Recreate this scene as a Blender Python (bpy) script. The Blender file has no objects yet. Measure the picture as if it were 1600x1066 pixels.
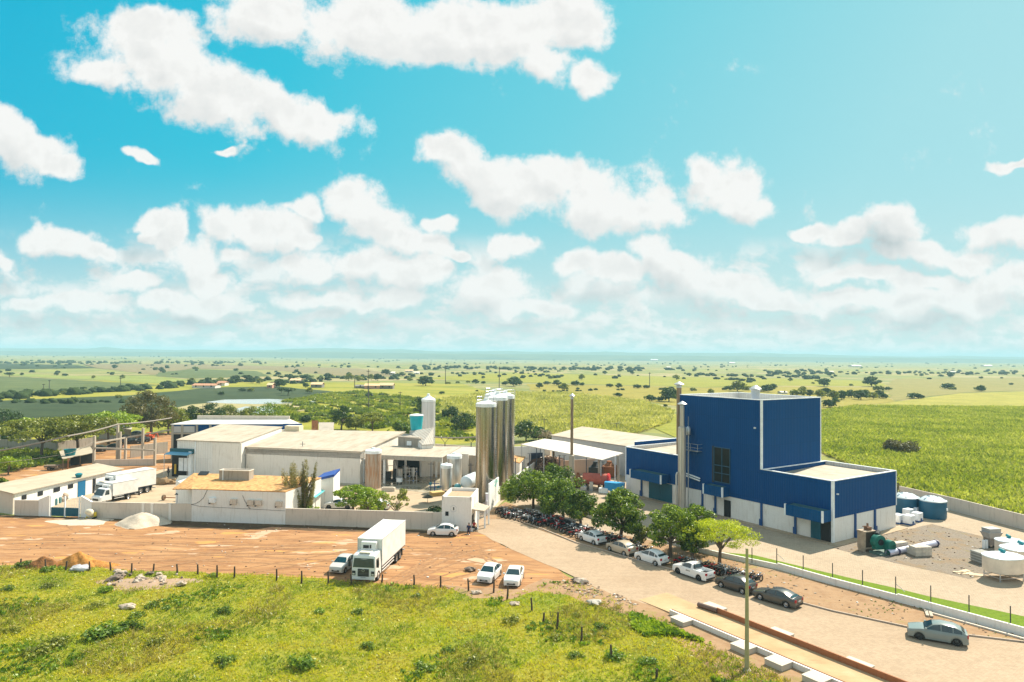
import bpy, bmesh, math, random
import numpy as np
from mathutils import Vector, Matrix
R=math.radians
random.seed(7)
rng=np.random.default_rng(7)
SC=bpy.context.scene
COL=SC.collection
# ---------------------------------------------------------------- camera
FPX=1070.0; H=23.0
_p=math.asin(23/FPX); _ro=13/1600
FW=Vector((0,math.cos(_p),math.sin(_p))); _u0=Vector((0,-math.sin(_p),math.cos(_p)))
RT=Vector((1,0,0))*math.cos(_ro)+_u0*math.sin(_ro)
UP=-Vector((1,0,0))*math.sin(_ro)+_u0*math.cos(_ro)
camd=bpy.data.cameras.new('camera'); cam=bpy.data.objects.new('camera',camd); COL.objects.link(cam)
camd.sensor_width=36; camd.lens=FPX/1600*36; camd.clip_start=.5; camd.clip_end=30000
mw=Matrix.Identity(4)
for i in range(3): mw[i][0]=RT[i]; mw[i][1]=UP[i]; mw[i][2]=-FW[i]
mw[2][3]=H
cam.matrix_world=mw
SC.camera=cam
# ---------------------------------------------------------------- world, sun, exposure
SUN_AZ=46.0; SUN_EL=48.0
SC.view_settings.view_transform='Standard'; SC.view_settings.look='None'
SC.view_settings.exposure=.90; SC.view_settings.gamma=1
sd=Vector((math.sin(R(SUN_AZ))*math.cos(R(SUN_EL)),math.cos(R(SUN_AZ))*math.cos(R(SUN_EL)),math.sin(R(SUN_EL))))
sl=bpy.data.lights.new('sun','SUN'); sl.energy=5.0; sl.angle=R(.6); sl.color=(1,.90,.74)
so=bpy.data.objects.new('sun',sl); COL.objects.link(so); so.rotation_euler=sd.to_track_quat('Z','Y').to_euler()

class NB:
    def __init__(s,tree): s.t=tree
    def n(s,typ,props=None,**inp):
        nd=s.t.nodes.new(typ)
        for k,v in (props or {}).items(): setattr(nd,k,v)
        for k,v in inp.items():
            key=int(k[1:]) if k[0]=='_' and k[1:].isdigit() else k.replace('_',' ')
            s.set(nd.inputs[key],v)
        return nd
    def set(s,sock,v):
        if isinstance(v,bpy.types.NodeSocket): s.t.links.new(v,sock)
        elif v is not None:
            if sock.type=='RGBA' and len(v)==3: v=(*v,1)
            sock.default_value=v
    def m(s,op,a,b=None,c=None,clamp=False):
        nd=s.t.nodes.new('ShaderNodeMath'); nd.operation=op; nd.use_clamp=clamp
        for i,x in enumerate((a,b,c)):
            if x is not None: s.set(nd.inputs[i],x)
        return nd.outputs[0]
    def noise(s,vec,scale,detail=4,rough=.55,dist=0,out=0,typ='FBM'):
        nd=s.n('ShaderNodeTexNoise',{'noise_dimensions':'3D'},Vector=vec,Scale=scale,Detail=detail,Roughness=rough,Distortion=dist)
        return nd.outputs[out]
    def map(s,vec,loc=(0,0,0),rot=(0,0,0),sc=(1,1,1),typ='POINT'):
        return s.n('ShaderNodeMapping',{'vector_type':typ},Vector=vec,Location=loc,Rotation=rot,Scale=sc).outputs[0]
    def ramp(s,fac,stops,interp='LINEAR'):
        nd=s.t.nodes.new('ShaderNodeValToRGB'); cr=nd.color_ramp; cr.interpolation=interp
        while len(cr.elements)<len(stops): cr.elements.new(.5)
        for e,(p,c) in zip(cr.elements,stops):
            e.position=p; e.color=(*c,1) if len(c)==3 else c
        s.set(nd.inputs[0],fac); return nd.outputs[0]
    def sm(s,v,a,b,lo=0.,hi=1.):
        nd=s.n('ShaderNodeMapRange',{'interpolation_type':'SMOOTHSTEP'})
        for i,x in enumerate((v,a,b,lo,hi)): s.set(nd.inputs[i],x)
        return nd.outputs[0]
    def mix(s,f,a,b,mode='MIX'):
        nd=s.t.nodes.new('ShaderNodeMix'); nd.data_type='RGBA'; nd.blend_type=mode
        s.set(nd.inputs[0],f); s.set(nd.inputs[6],a); s.set(nd.inputs[7],b); return nd.outputs[2]
    def xyz(s,x=0.,y=0.,z=0.): return s.n('ShaderNodeCombineXYZ',None,X=x,Y=y,Z=z).outputs[0]

w=bpy.data.worlds.new('World'); SC.world=w; w.use_nodes=True
wt=w.node_tree; wt.nodes.clear(); b=NB(wt)
sky=wt.nodes.new('ShaderNodeTexSky'); sky.sky_type='NISHITA'; sky.sun_disc=False
sky.sun_elevation=R(SUN_EL); sky.sun_rotation=R(SUN_AZ); sky.altitude=200; sky.air_density=1.0; sky.dust_density=1.2; sky.ozone_density=2.0
tc=wt.nodes.new('ShaderNodeTexCoord').outputs['Generated']
sp=wt.nodes.new('ShaderNodeSeparateXYZ'); wt.links.new(tc,sp.inputs[0])
dx,dy,dz=sp.outputs
yy=b.m('MAXIMUM',dy,.08)
U=b.m('DIVIDE',dx,yy); V=b.m('DIVIDE',dz,yy)
P0=b.xyz(U,V,0.)
# photographic blue: teal-graded daylight, paler towards the sun and the horizon
zc=b.m('MAXIMUM',dz,0.0)
sunward=b.m('ADD',b.m('MULTIPLY',U,.86),b.m('MULTIPLY',V,-.55))
skyc=b.mix(1.0,sky.outputs[0],SKY_TINT if 'SKY_TINT' in globals() else (.6,1.0,.8),'MULTIPLY')
deep=b.ramp(b.m('ADD',b.m('MULTIPLY',sunward,.62),.60,clamp=True),[(0.0,(.0,.51,.76)),(.28,(.03,.61,.81)),(.52,(.18,.71,.84)),(.78,(.41,.81,.88)),(1.0,(.50,.84,.90))])
hz=b.sm(V,.0,.34,1.,0.)
hz=b.m('POWER',hz,1.6)
grad=b.mix(hz,deep,(.70,.87,.87))
skylit=b.n('ShaderNodeMix',{'data_type':'RGBA','blend_type':'MIX'},_0=.06,_6=b.mix(1.0,grad,(8.2,8.2,8.2),'MULTIPLY'),_7=skyc).outputs[2]
# cumulus: soft ellipses (direction space) broken up by fractal noise
blobs=[(240,95,125,60,20),(330,140,130,60,25),(430,175,110,42,22),(500,190,60,32,10),(225,50,90,40,0),(150,105,60,30,0),
(420,15,110,45,0),(560,35,120,58,0),(690,45,120,55,0),(800,45,110,50,0),(890,30,70,45,0),(915,122,32,30,0),(840,85,60,38,20),
(15,220,80,45,25),(75,250,60,20,15),(235,250,30,9,20),(345,228,24,7,15),
(690,240,60,24,12),(735,262,75,38,15),(800,290,90,52,8),(850,275,70,45,5),(930,310,105,52,6),(1020,325,70,38,0),(1120,290,65,42,0),(1160,318,55,30,8),(1090,265,30,22,0),
(1395,355,50,42,0),(1330,368,50,24,0),(1440,392,85,24,0),(1280,358,34,13,0),(1510,410,50,20,0),(1570,360,55,28,0),(1575,258,42,9,-4),(1330,430,90,12,0),
(80,378,70,24,0),(130,395,45,14,0),(5,415,22,14,0),
(345,362,45,28,0),(405,360,62,36,0),(455,382,40,20,0),(545,318,45,32,0),(590,340,62,44,10),(640,375,60,30,20),(475,325,28,20,0),(690,350,30,16,0),
(225,345,50,18,0),(252,360,24,30,0),(215,365,22,14,0),(300,410,60,40,15),(330,440,60,22,0),(360,395,42,18,0),(210,440,60,16,0),
(480,420,70,22,0),(560,418,90,30,0),(650,430,70,26,0),(700,400,36,14,0),
(795,388,36,22,0),(770,450,70,34,0),(835,480,60,20,0),(885,410,42,20,0),(950,430,55,24,0),(1030,395,40,32,0),(1065,425,60,32,10),(1130,455,90,26,8),(1200,470,90,20,0),
(130,470,90,18,0),(50,475,70,16,0),(300,470,90,18,0),(560,470,120,20,0),(1350,465,110,18,0),(1480,470,110,26,0),(1560,445,80,24,0),(1440,440,60,16,0)]
wv=b.n('ShaderNodeTexNoise',{'noise_dimensions':'2D'},Vector=P0,Scale=9.,Detail=3.,Roughness=.55)
P1=b.n('ShaderNodeVectorMath',{'operation':'MULTIPLY_ADD'},_0=b.n('ShaderNodeVectorMath',{'operation':'SUBTRACT'},_0=wv.outputs[1],_1=(.5,.5,.5)).outputs[0],_1=(.09,.06,0),_2=P0).outputs[0]
def blobfield(PP):
    acc=None
    for (cx,cy,rx,ry,ro) in blobs:
        k=1.62
        hy=549.5+13*cx/1600
        mp=b.n('ShaderNodeMapping',{'vector_type':'TEXTURE'},Vector=PP,Location=((cx-800)/FPX,(hy-cy)/FPX,0),Rotation=(0,0,R(-ro)),Scale=(rx*k/FPX,ry*k/FPX,1)).outputs[0]
        g=b.n('ShaderNodeTexGradient',{'gradient_type':'SPHERICAL'},Vector=mp).outputs[1]
        acc=g if acc is None else b.m('SMOOTH_MAX',acc,g,.16)
    return acc
acc=blobfield(P1)
P2=b.n('ShaderNodeVectorMath',{'operation':'ADD'},_0=P1,_1=(.010,.026,0)).outputs[0]
acc2=blobfield(P2)
def fbm(vec,scale,det,ro=.6):
    return b.n('ShaderNodeTexNoise',{'noise_dimensions':'2D'},Vector=vec,Scale=scale,Detail=det,Roughness=ro).outputs[0]
f1=fbm(P0,11.,9.,.68)
offs=b.n('ShaderNodeVectorMath',{'operation':'ADD'},_0=P0,_1=(.008,.016,0)).outputs[0]
f2=fbm(offs,10.,5.,.6); f1b=fbm(P0,10.,5.,.6)
dens=b.m('ADD',b.m('MULTIPLY',acc,1.22),b.m('MULTIPLY',b.m('SUBTRACT',f1,.5),1.4))
# low rows of small cumulus towards the horizon (perspective of a flat cloud deck)
al1=b.sm(dens,.32,.72)
rowd=None; rrel=None
for (v0,v1,v2,v3,scx,scy,lo,hi,ox) in ((.062,.095,.135,.185,10.,15.,.43,.62,0.),(.028,.045,.085,.115,17.,28.,.40,.60,7.3),(-.02,-.01,.045,.062,28.,58.,.36,.60,3.1)):
    vec=b.n('ShaderNodeVectorMath',{'operation':'MULTIPLY_ADD'},_0=P0,_1=(scx,scy,0),_2=(ox,ox*1.7,0)).outputs[0]
    vec=b.n('ShaderNodeVectorMath',{'operation':'MULTIPLY_ADD'},_0=wv.outputs[1],_1=(.5,.5,0),_2=vec).outputs[0]
    ve2=b.n('ShaderNodeVectorMath',{'operation':'ADD'},_0=vec,_1=(.08,.22,0)).outputs[0]
    n_=fbm(vec,1.,9.,.62); nl=fbm(vec,1.,4.,.55); n2_=fbm(ve2,1.,4.,.55)
    mk=b.m('MULTIPLY',b.sm(V,v0,v1,0.,1.),b.sm(V,v2,v3,1.,0.))
    d_=b.m('MULTIPLY',b.sm(n_,lo,hi),mk)
    rowd=d_ if rowd is None else b.m('MAXIMUM',rowd,d_)
    rl=b.m('MULTIPLY',b.m('MULTIPLY',b.m('SUBTRACT',nl,n2_),.35),mk); rrel=rl if rrel is None else b.m('ADD',rrel,rl)
rowm=b.m('MULTIPLY',b.sm(V,.17,.10,0.,1.),b.sm(al1,.9,.2))
alpha=b.m('MAXIMUM',al1,b.m('MULTIPLY',rowd,.88))
# generic broken cloud added outside the frame, its white keeps the shade neutral
g1=b.n('ShaderNodeTexNoise',{'noise_dimensions':'3D'},Vector=b.map(tc,sc=(1,1,1.6)),Scale=2.6,Detail=7.,Roughness=.6).outputs[0]
outm=b.m('MAXIMUM',b.sm(dy,.45,.2),b.sm(V,.55,.8))
alpha=b.m('MULTIPLY',b.m('MAXIMUM',b.m('MULTIPLY',alpha,b.m('SUBTRACT',1.,outm)),b.m('MULTIPLY',b.sm(g1,.38,.58),outm)),b.sm(dz,-.002,.012))
rel=b.m('ADD',b.m('MULTIPLY',b.m('SUBTRACT',f1b,f2),.55),b.m('MULTIPLY',rrel,rowm))
thick=b.sm(dens,.62,1.15)
shade=b.m('ADD',b.m("SUBTRACT",1.0,b.m('MULTIPLY',thick,.07)),rel)
shade=b.m('SUBTRACT',shade,b.m('MULTIPLY',rowm,.03)); shade=b.m('ADD',shade,b.m('MULTIPLY',b.m('MINIMUM',b.m('SUBTRACT',acc,acc2),.08),.5))
shade=b.m('MINIMUM',b.m('MAXIMUM',shade,.55),1.05)
# grey base of the one towering cloud on the right
gm=b.n('ShaderNodeMapping',{'vector_type':'TEXTURE'},Vector=P1,Location=((1368-800)/FPX,(561-392)/FPX,0),Rotation=(0,0,R(30)),Scale=(78/FPX,52/FPX,1)).outputs[0]
gg=b.n('ShaderNodeTexGradient',{'gradient_type':'SPHERICAL'},Vector=gm).outputs[1]
shade=b.m('SUBTRACT',shade,b.m('MULTIPLY',b.sm(gg,.0,.7),.22))
CL=b.ramp(b.m('MULTIPLY',shade,1.,clamp=True),[(0.,(.0,.0,.0)),(.55,(.60,.66,.68)),(.8,(.83,.84,.84)),(.95,(.93,.93,.92)),(1.,(.98,.98,.97))])
CL8=b.mix(1.0,CL,(8.6,8.6,8.5),'MULTIPLY')
fin=b.mix(alpha,skylit,CL8)
bg=b.n('ShaderNodeBackground',None,Color=fin,Strength=.060)
wo=wt.nodes.new('ShaderNodeOutputWorld'); wt.links.new(bg.outputs[0],wo.inputs[0])
w.cycles.sampling_method='MANUAL'; w.cycles.sample_map_resolution=512
# ---------------------------------------------------------------- pixel -> place helpers (photo pixels, 1600 wide)
def ray(px,py): return RT*(px-800)-UP*(py-533)+FW*FPX
def G(px,py,z=0.0):
    d=ray(px,py); t=(z-H)/d.z; return Vector((d.x*t,d.y*t,z))
def ZH(px,py,Y): d=ray(px,py); return H+d.z*Y/d.y
def XA(px,py,Y): d=ray(px,py); return d.x*Y/d.y
# ---------------------------------------------------------------- materials
MATS={}
def newmat(name):
    m=bpy.data.materials.new(name); m.use_nodes=True; t=m.node_tree; t.nodes.clear(); return m,NB(t)
def finish(m,nb,col,rough=.8,metal=0.,bump=None,bstr=.3,bdist=.05,spec=.4,extra=None):
    p=nb.n('ShaderNodeBsdfPrincipled',None,Base_Color=col,Roughness=rough,Metallic=metal)
    p.inputs['Specular IOR Level'].default_value=spec
    if bump is not None:
        bn=nb.n('ShaderNodeBump',None,Strength=bstr,Distance=bdist,Height=bump); nb.t.links.new(bn.outputs[0],p.inputs['Normal'])
    for k,v in (extra or {}).items(): nb.set(p.inputs[k],v)
    o=nb.t.nodes.new('ShaderNodeOutputMaterial'); nb.t.links.new(p.outputs[0],o.inputs[0]); return m
def mul(c,k): return tuple(min(1,x*k) for x in c[:3])
def plain(name,col,rough=.6,metal=0.,var=.12,vs=1.2,spec=.4,coat=0.):
    if name in MATS: return MATS[name]
    m,nb=newmat(name); oc=nb.n('ShaderNodeTexCoord').outputs['Object']
    f=nb.noise(oc,vs,5,.6)
    c=nb.ramp(f,[(.3,mul(col,1-var)),(.7,mul(col,1+var))])
    ex={'Coat Weight':coat,'Coat Roughness':.08} if coat else None
    MATS[name]=finish(m,nb,c,rough,metal,spec=spec,extra=ex); return MATS[name]
def wallm(name,col,stain=(.30,.25,.19),amt=.35,rough=.85,corr=0.,tile=None,streak=1.0,spec=.3):
    """painted / plastered wall: mottled, vertical dirt streaks, optional corrugation (UV metres)"""
    if name in MATS: return MATS[name]
    m,nb=newmat(name); uv=nb.n('ShaderNodeTexCoord').outputs['UV']
    n1=nb.noise(uv,.35,5,.6); n2=nb.noise(nb.map(uv,sc=(2.2,.22,1)),1.3,6,.65)
    n3=nb.noise(uv,3.5,5,.7)
    a=nb.m('MULTIPLY',nb.sm(n2,.50,.78),amt*streak)
    a=nb.m('ADD',a,nb.m('MULTIPLY',nb.sm(n1,.5,.8),amt*.5),clamp=True)
    c=nb.mix(nb.m('MULTIPLY',nb.sm(n3,.35,.75),.35),mul(col,1.03),mul(col,.88))
    c=nb.mix(a,c,stain)
    bump=None
    if corr:
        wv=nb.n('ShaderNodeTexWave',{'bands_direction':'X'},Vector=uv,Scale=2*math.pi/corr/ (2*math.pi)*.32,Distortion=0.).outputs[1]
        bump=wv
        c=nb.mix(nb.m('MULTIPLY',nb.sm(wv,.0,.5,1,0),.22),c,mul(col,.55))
        pn=nb.n('ShaderNodeTexWhiteNoise',{'noise_dimensions':'2D'},Vector=nb.n('ShaderNodeVectorMath',{'operation':'FLOOR'},_0=nb.map(uv,sc=(.95,1/3.6,1))).outputs[0]).outputs[0]
        c=nb.mix(nb.m('MULTIPLY',pn,.30),c,mul(col,.72)); yj=nb.m('FRACT',nb.m('DIVIDE',nb.n('ShaderNodeSeparateXYZ',None,Vector=uv).outputs[1],3.6)); c=nb.mix(nb.m('MULTIPLY',nb.sm(yj,.0,.02,1,0),.4),c,mul(col,.4))
    else: bump=n3
    MATS[name]=finish(m,nb,c,rough,0,bump,.5 if corr else .15,.05 if corr else .02,spec); return MATS[name]
def roofm(name,col,stain,corr=.45,amt=.5,seam=3.0,rough=.8):
    """sheet roofing: ribs run down the slope (UV y), overlapping sheet seams, patchy dirt"""
    if name in MATS: return MATS[name]
    m,nb=newmat(name); uv=nb.n('ShaderNodeTexCoord').outputs['UV']
    sx=nb.n('ShaderNodeSeparateXYZ',None,Vector=uv).outputs
    n1=nb.noise(uv,.28,6,.65); n2=nb.noise(nb.map(uv,sc=(3.,.25,1)),1.,5,.6); n3=nb.noise(uv,5.,4,.7)
    wv=nb.n('ShaderNodeTexWave',{'bands_direction':'X'},Vector=uv,Scale=.32/corr).outputs[1]
    se=nb.m('FRACT',nb.m('DIVIDE',sx[1],seam)); sem=nb.sm(se,.0,.05,1,0)
    pn=nb.n('ShaderNodeTexWhiteNoise',{'noise_dimensions':'2D'},Vector=nb.n('ShaderNodeVectorMath',{'operation':'FLOOR'},_0=nb.map(uv,sc=(1/1.1,1/seam,1))).outputs[0]).outputs[0]
    c=nb.mix(nb.m('MULTIPLY',pn,.38),col,mul(stain,1.15))
    c=nb.mix(nb.m('MULTIPLY',nb.sm(n2,.4,.75),amt),c,stain)
    c=nb.mix(nb.m('MULTIPLY',nb.sm(n1,.45,.75),amt*.7),c,stain)
    c=nb.mix(nb.m('MULTIPLY',sem,.35),c,mul(stain,.7))
    c=nb.mix(nb.m('MULTIPLY',nb.sm(n3,.55,.8),.2),c,mul(stain,.7))
    c=nb.mix(1.,c,(.82,.82,.82),'MULTIPLY'); MATS[name]=finish(m,nb,c,rough,0,wv,.5,.05); return MATS[name]
def tilem(name,c1,c2,c3):
    if name in MATS: return MATS[name]
    m,nb=newmat(name); uv=nb.n('ShaderNodeTexCoord').outputs['UV']
    cell=nb.n('ShaderNodeVectorMath',{'operation':'FLOOR'},_0=nb.map(uv,sc=(1/.22,1/.38,1))).outputs[0]
    pn=nb.n('ShaderNodeTexWhiteNoise',{'noise_dimensions':'2D'},Vector=cell).outputs[0]
    c=nb.ramp(pn,[(.0,c3),(.25,c1),(.7,c1),(1.,c2)])
    n1=nb.noise(uv,.6,5,.65); c=nb.mix(nb.sm(n1,.45,.8,0,.6),c,c3)
    sx=nb.n('ShaderNodeSeparateXYZ',None,Vector=nb.map(uv,sc=(1/.22,1/.38,1))).outputs
    hx=nb.m('ABSOLUTE',nb.m('SUBTRACT',nb.m('FRACT',sx[0]),.5)); hy=nb.m('FRACT',sx[1])
    hh=nb.m('ADD',nb.m('MULTIPLY',hx,-1.6),nb.m('MULTIPLY',hy,.5))
    c=nb.mix(nb.m('MULTIPLY',nb.sm(hy,.14,.0),.5),c,mul(c3,.5))
    c=nb.mix(1.,c,(.82,.80,.78),'MULTIPLY'); MATS[name]=finish(m,nb,c,.85,0,hh,.7,.06); return MATS[name]
def foliage(name,cols,trans=.35,rough=.6,ns=.9,nw=.45):
    if name in MATS: return MATS[name]
    m,nb=newmat(name); ge=nb.n('ShaderNodeNewGeometry'); rp=ge.outputs['Random Per Island']
    oc=nb.n('ShaderNodeTexCoord').outputs['Object']; oi=nb.n('ShaderNodeObjectInfo').outputs['Random']
    f=nb.m('ADD',nb.m('MULTIPLY',rp,1-nw),nb.m('MULTIPLY',nb.sm(nb.noise(oc,ns,4,.65),.34,.66),nw))
    f=nb.m('ADD',f,nb.m('MULTIPLY',nb.m('SUBTRACT',oi,.5),.25),clamp=True)
    n=len(cols); c=nb.mix(1.,nb.ramp(f,[((i+.15)/n,cc) for i,cc in enumerate(cols)]),(1.,.97,.85),'MULTIPLY')
    d=nb.n('ShaderNodeBsdfDiffuse',None,Color=c); t=nb.n('ShaderNodeBsdfTranslucent',None,Color=nb.mix(1.,c,(1.0,1.1,.5),'MULTIPLY'))
    g=nb.n('ShaderNodeBsdfGlossy',None,Color=(.8,.85,.8),Roughness=.45)
    x=nb.t.nodes.new('ShaderNodeMixShader'); x.inputs[0].default_value=trans
    nb.t.links.new(d.outputs[0],x.inputs[1]); nb.t.links.new(t.outputs[0],x.inputs[2])
    y=nb.t.nodes.new('ShaderNodeMixShader'); y.inputs[0].default_value=.04
    nb.t.links.new(x.outputs[0],y.inputs[1]); nb.t.links.new(g.outputs[0],y.inputs[2])
    o=nb.t.nodes.new('ShaderNodeOutputMaterial'); nb.t.links.new(y.outputs[0],o.inputs[0])
    MATS[name]=m; return m
def groundm(name,fn,rough=.95,bstr=.3,bdist=.1):
    if name in MATS: return MATS[name]
    m,nb=newmat(name); oc=nb.n('ShaderNodeTexCoord').outputs['Object']
    c,h=fn(nb,oc); c=nb.mix(1.,c,(.86,.82,.76),'MULTIPLY'); MATS[name]=finish(m,nb,c,rough,0,h,bstr,bdist,spec=.15); return MATS[name]
def steelm(name,col,rough=.22,streak=.3,metal=1.,warm=None,wamt=0.):
    if name in MATS: return MATS[name]
    m,nb=newmat(name); oc=nb.n('ShaderNodeTexCoord').outputs['Object']
    s1=nb.noise(nb.map(oc,sc=(3.5,3.5,.10)),1.,5,.6); s2=nb.noise(nb.map(oc,sc=(9,9,.5)),1.,4,.6)
    c=nb.ramp(s1,[(.3,mul(col,1-streak)),(.7,mul(col,1+streak*.5))])
    if warm: c=nb.mix(nb.m('MULTIPLY',nb.sm(s2,.42,.66),wamt),c,warm)
    sz=nb.m('FRACT',nb.m('DIVIDE',nb.n('ShaderNodeSeparateXYZ',None,Vector=oc).outputs[2],1.5))
    c=nb.mix(nb.m('MULTIPLY',nb.sm(sz,.0,.03,1,0),.3),c,mul(col,.5))
    rr=nb.m('ADD',rough,nb.m('MULTIPLY',s2,.15))
    MATS[name]=finish(m,nb,c,rr,metal,s1,.35,.03); return MATS[name]
# ---------------------------------------------------------------- mesh builder
class MB:
    def __init__(s): s.v=[]; s.f=[]
    def face(s,pts):
        i=len(s.v); s.v+= [Vector(p) for p in pts]; s.f.append(list(range(i,i+len(pts)))); return s
    def add(s,vs,fs):
        i=len(s.v); s.v+=[Vector(p) for p in vs]; s.f+=[[j+i for j in f] for f in fs]; return s
    def hexa(s,bt,tp):
        n=len(bt)
        return s.add(list(bt)+list(tp),[list(range(n))[::-1],[n+i for i in range(n)]]+[[i,(i+1)%n,n+(i+1)%n,n+i] for i in range(n)])
    def box(s,x0,x1,y0,y1,z0,z1):
        b=[(x0,y0,z0),(x1,y0,z0),(x1,y1,z0),(x0,y1,z0)]
        return s.hexa(b,[(x,y,z1) for x,y,_ in b])
    def obox(s,c,d,rz=0.,tilt=0.):
        """box centred at c (z = bottom), size d, rotated by rz"""
        hx,hy=d[0]/2,d[1]/2; cs,sn=math.cos(rz),math.sin(rz); c=Vector(c)
        q=[(x*cs-y*sn+c.x,x*sn+y*cs+c.y,c.z) for x,y in ((-hx,-hy),(hx,-hy),(hx,hy),(-hx,hy))]
        return s.hexa(q,[(x,y,z+d[2]) for x,y,z in q])
    def beam(s,a,b_,wd,h,up=(0,0,1)):
        a=Vector(a); b_=Vector(b_); d=(b_-a).normalized(); u=Vector(up)
        if abs(d.dot(u))>.95: u=Vector((0,1,0))
        sd_=d.cross(u).normalized()*wd/2; uu=sd_.cross(d).normalized()*h/2
        q=[a-sd_-uu,a+sd_-uu,a+sd_+uu,a-sd_+uu]; r_=[p+(b_-a) for p in q]
        return s.hexa(q,r_)
    def tube(s,pts,rad,n=8,cap=True):
        pts=[Vector(p) for p in pts]; 
        if not hasattr(rad,'__len__'): rad=[rad]*len(pts)
        i0=len(s.v); prev=None
        for k,p in enumerate(pts):
            d=(pts[min(k+1,len(pts)-1)]-pts[max(k-1,0)]).normalized()
            ref=Vector((1,0,0)) if abs(d.x)<.9 else Vector((0,1,0))
            if prev is not None: ref=prev
            a=(ref-d*ref.dot(d)).normalized(); b_=d.cross(a); prev=a
            for j in range(n):
                t=2*math.pi*j/n; s.v.append(p+(a*math.cos(t)+b_*math.sin(t))*rad[k])
        for k in range(len(pts)-1):
            for j in range(n):
                s.f.append([i0+k*n+j,i0+k*n+(j+1)%n,i0+(k+1)*n+(j+1)%n,i0+(k+1)*n+j])
        if cap:
            s.f.append([i0+j for j in range(n)][::-1]); s.f.append([i0+(len(pts)-1)*n+j for j in range(n)])
        return s
    def lathe(s,c,prof,n=24):
        c=Vector(c); i0=len(s.v)
        for r_,z in prof:
            for j in range(n):
                t=2*math.pi*j/n; s.v.append(c+Vector((r_*math.cos(t),r_*math.sin(t),z)))
        for k in range(len(prof)-1):
            for j in range(n): s.f.append([i0+k*n+j,i0+k*n+(j+1)%n,i0+(k+1)*n+(j+1)%n,i0+(k+1)*n+j])
        if prof[0][0]>1e-4: s.f.append([i0+j for j in range(n)][::-1])
        if prof[-1][0]>1e-4: s.f.append([i0+(len(prof)-1)*n+j for j in range(n)])
        return s
    def blob(s,c,r,seed=0,amp=.25,nu=10,nv=7):
        c=Vector(c); rr=r if hasattr(r,'__len__') else (r,r,r); rd=random.Random(seed); i0=len(s.v)
        ph=[rd.uniform(0,6.28) for _ in range(6)]
        for k in range(nv+1):
            th=math.pi*k/nv
            for j in range(nu):
                t=2*math.pi*j/nu
                q=1+amp*(math.sin(3*t+ph[0])*math.sin(2*th+ph[1])+.6*math.sin(5*t+ph[2]+3*th)+.5*(rd.random()-.5))
                s.v.append(c+Vector((rr[0]*math.sin(th)*math.cos(t)*q,rr[1]*math.sin(th)*math.sin(t)*q,rr[2]*math.cos(th)*(q if 0<k<nv else 1))))
        for k in range(nv):
            for j in range(nu): s.f.append([i0+k*nu+j,i0+(k+1)*nu+j,i0+(k+1)*nu+(j+1)%nu,i0+k*nu+(j+1)%nu])
        return s
    def build(s,name,mat,parent=None,smooth=None,world=False,bevel=0.):
        me=bpy.data.meshes.new(name)
        vs=s.v
        if world and parent is not None:
            M=(Matrix.Translation(parent.location)@parent.rotation_euler.to_matrix().to_4x4()).inverted(); vs=[M@v for v in vs]
        me.from_pydata([tuple(v) for v in vs],[],s.f)
        uvl=me.uv_layers.new(name='UVMap'); data=np.zeros(len(me.loops)*2,dtype=np.float32); k=0
        for f in s.f:
            p=[vs[i] for i in f]; nrm=Vector((0,0,0))
            for i in range(len(p)):
                a,b_=p[i],p[(i+1)%len(p)]
                nrm+=Vector(((a.y-b_.y)*(a.z+b_.z),(a.z-b_.z)*(a.x+b_.x),(a.x-b_.x)*(a.y+b_.y)))
            if nrm.length<1e-12: nrm=Vector((0,0,1))
            nrm.normalize()
            if abs(nrm.z)<.6: t=Vector((-nrm.y,nrm.x,0)).normalized()
            else: t=(p[1]-p[0]); t=t.normalized() if t.length>1e-6 else Vector((1,0,0))
            bt=nrm.cross(t)
            for q in p: data[k]=q.dot(t); data[k+1]=q.dot(bt); k+=2
        uvl.data.foreach_set('uv',data)
        if smooth:
            me.polygons.foreach_set('use_smooth',[True]*len(me.polygons)); me.set_sharp_from_angle(angle=R(smooth))
        me.materials.append(mat); me.validate(); me.update()
        o=bpy.data.objects.new(name,me); COL.objects.link(o)
        if parent is not None: o.parent=parent
        if bevel:
            bm_=o.modifiers.new('bevel','BEVEL'); bm_.width=bevel; bm_.segments=2; bm_.limit_method='ANGLE'
        return o
def tag(o,label=None,cat=None,group=None,kind=None):
    if label: o['label']=label
    if cat: o['category']=cat
    if group: o['group']=group
    if kind: o['kind']=kind
    return o
def thing(name,label,cat,loc=(0,0,0),rz=0.,group=None):
    o=bpy.data.objects.new(name,None); COL.objects.link(o); o.location=loc; o.rotation_euler=(0,0,rz); o.empty_display_size=.3
    return tag(o,label,cat,group)
def copy_tree(o,parent=None):
    c=o.copy(); COL.objects.link(c)
    if parent is not None: c.parent=parent
    for ch in list(o.children): copy_tree(ch,c)
    return c
def npmesh(name,V_,F_,mat,parent=None,smooth=False):
    """V_ (n,3), F_ (m,k) numpy"""
    me=bpy.data.meshes.new(name); k=F_.shape[1]
    me.vertices.add(len(V_)); me.vertices.foreach_set('co',V_.astype(np.float32).ravel())
    me.loops.add(F_.size); me.loops.foreach_set('vertex_index',F_.astype(np.int32).ravel())
    me.polygons.add(len(F_)); me.polygons.foreach_set('loop_start',np.arange(0,F_.size,k,dtype=np.int32))
    me.update(calc_edges=True)
    if smooth: me.polygons.foreach_set('use_smooth',[True]*len(F_))
    me.materials.append(mat); o=bpy.data.objects.new(name,me); COL.objects.link(o)
    if parent is not None: o.parent=parent
    return o
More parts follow.
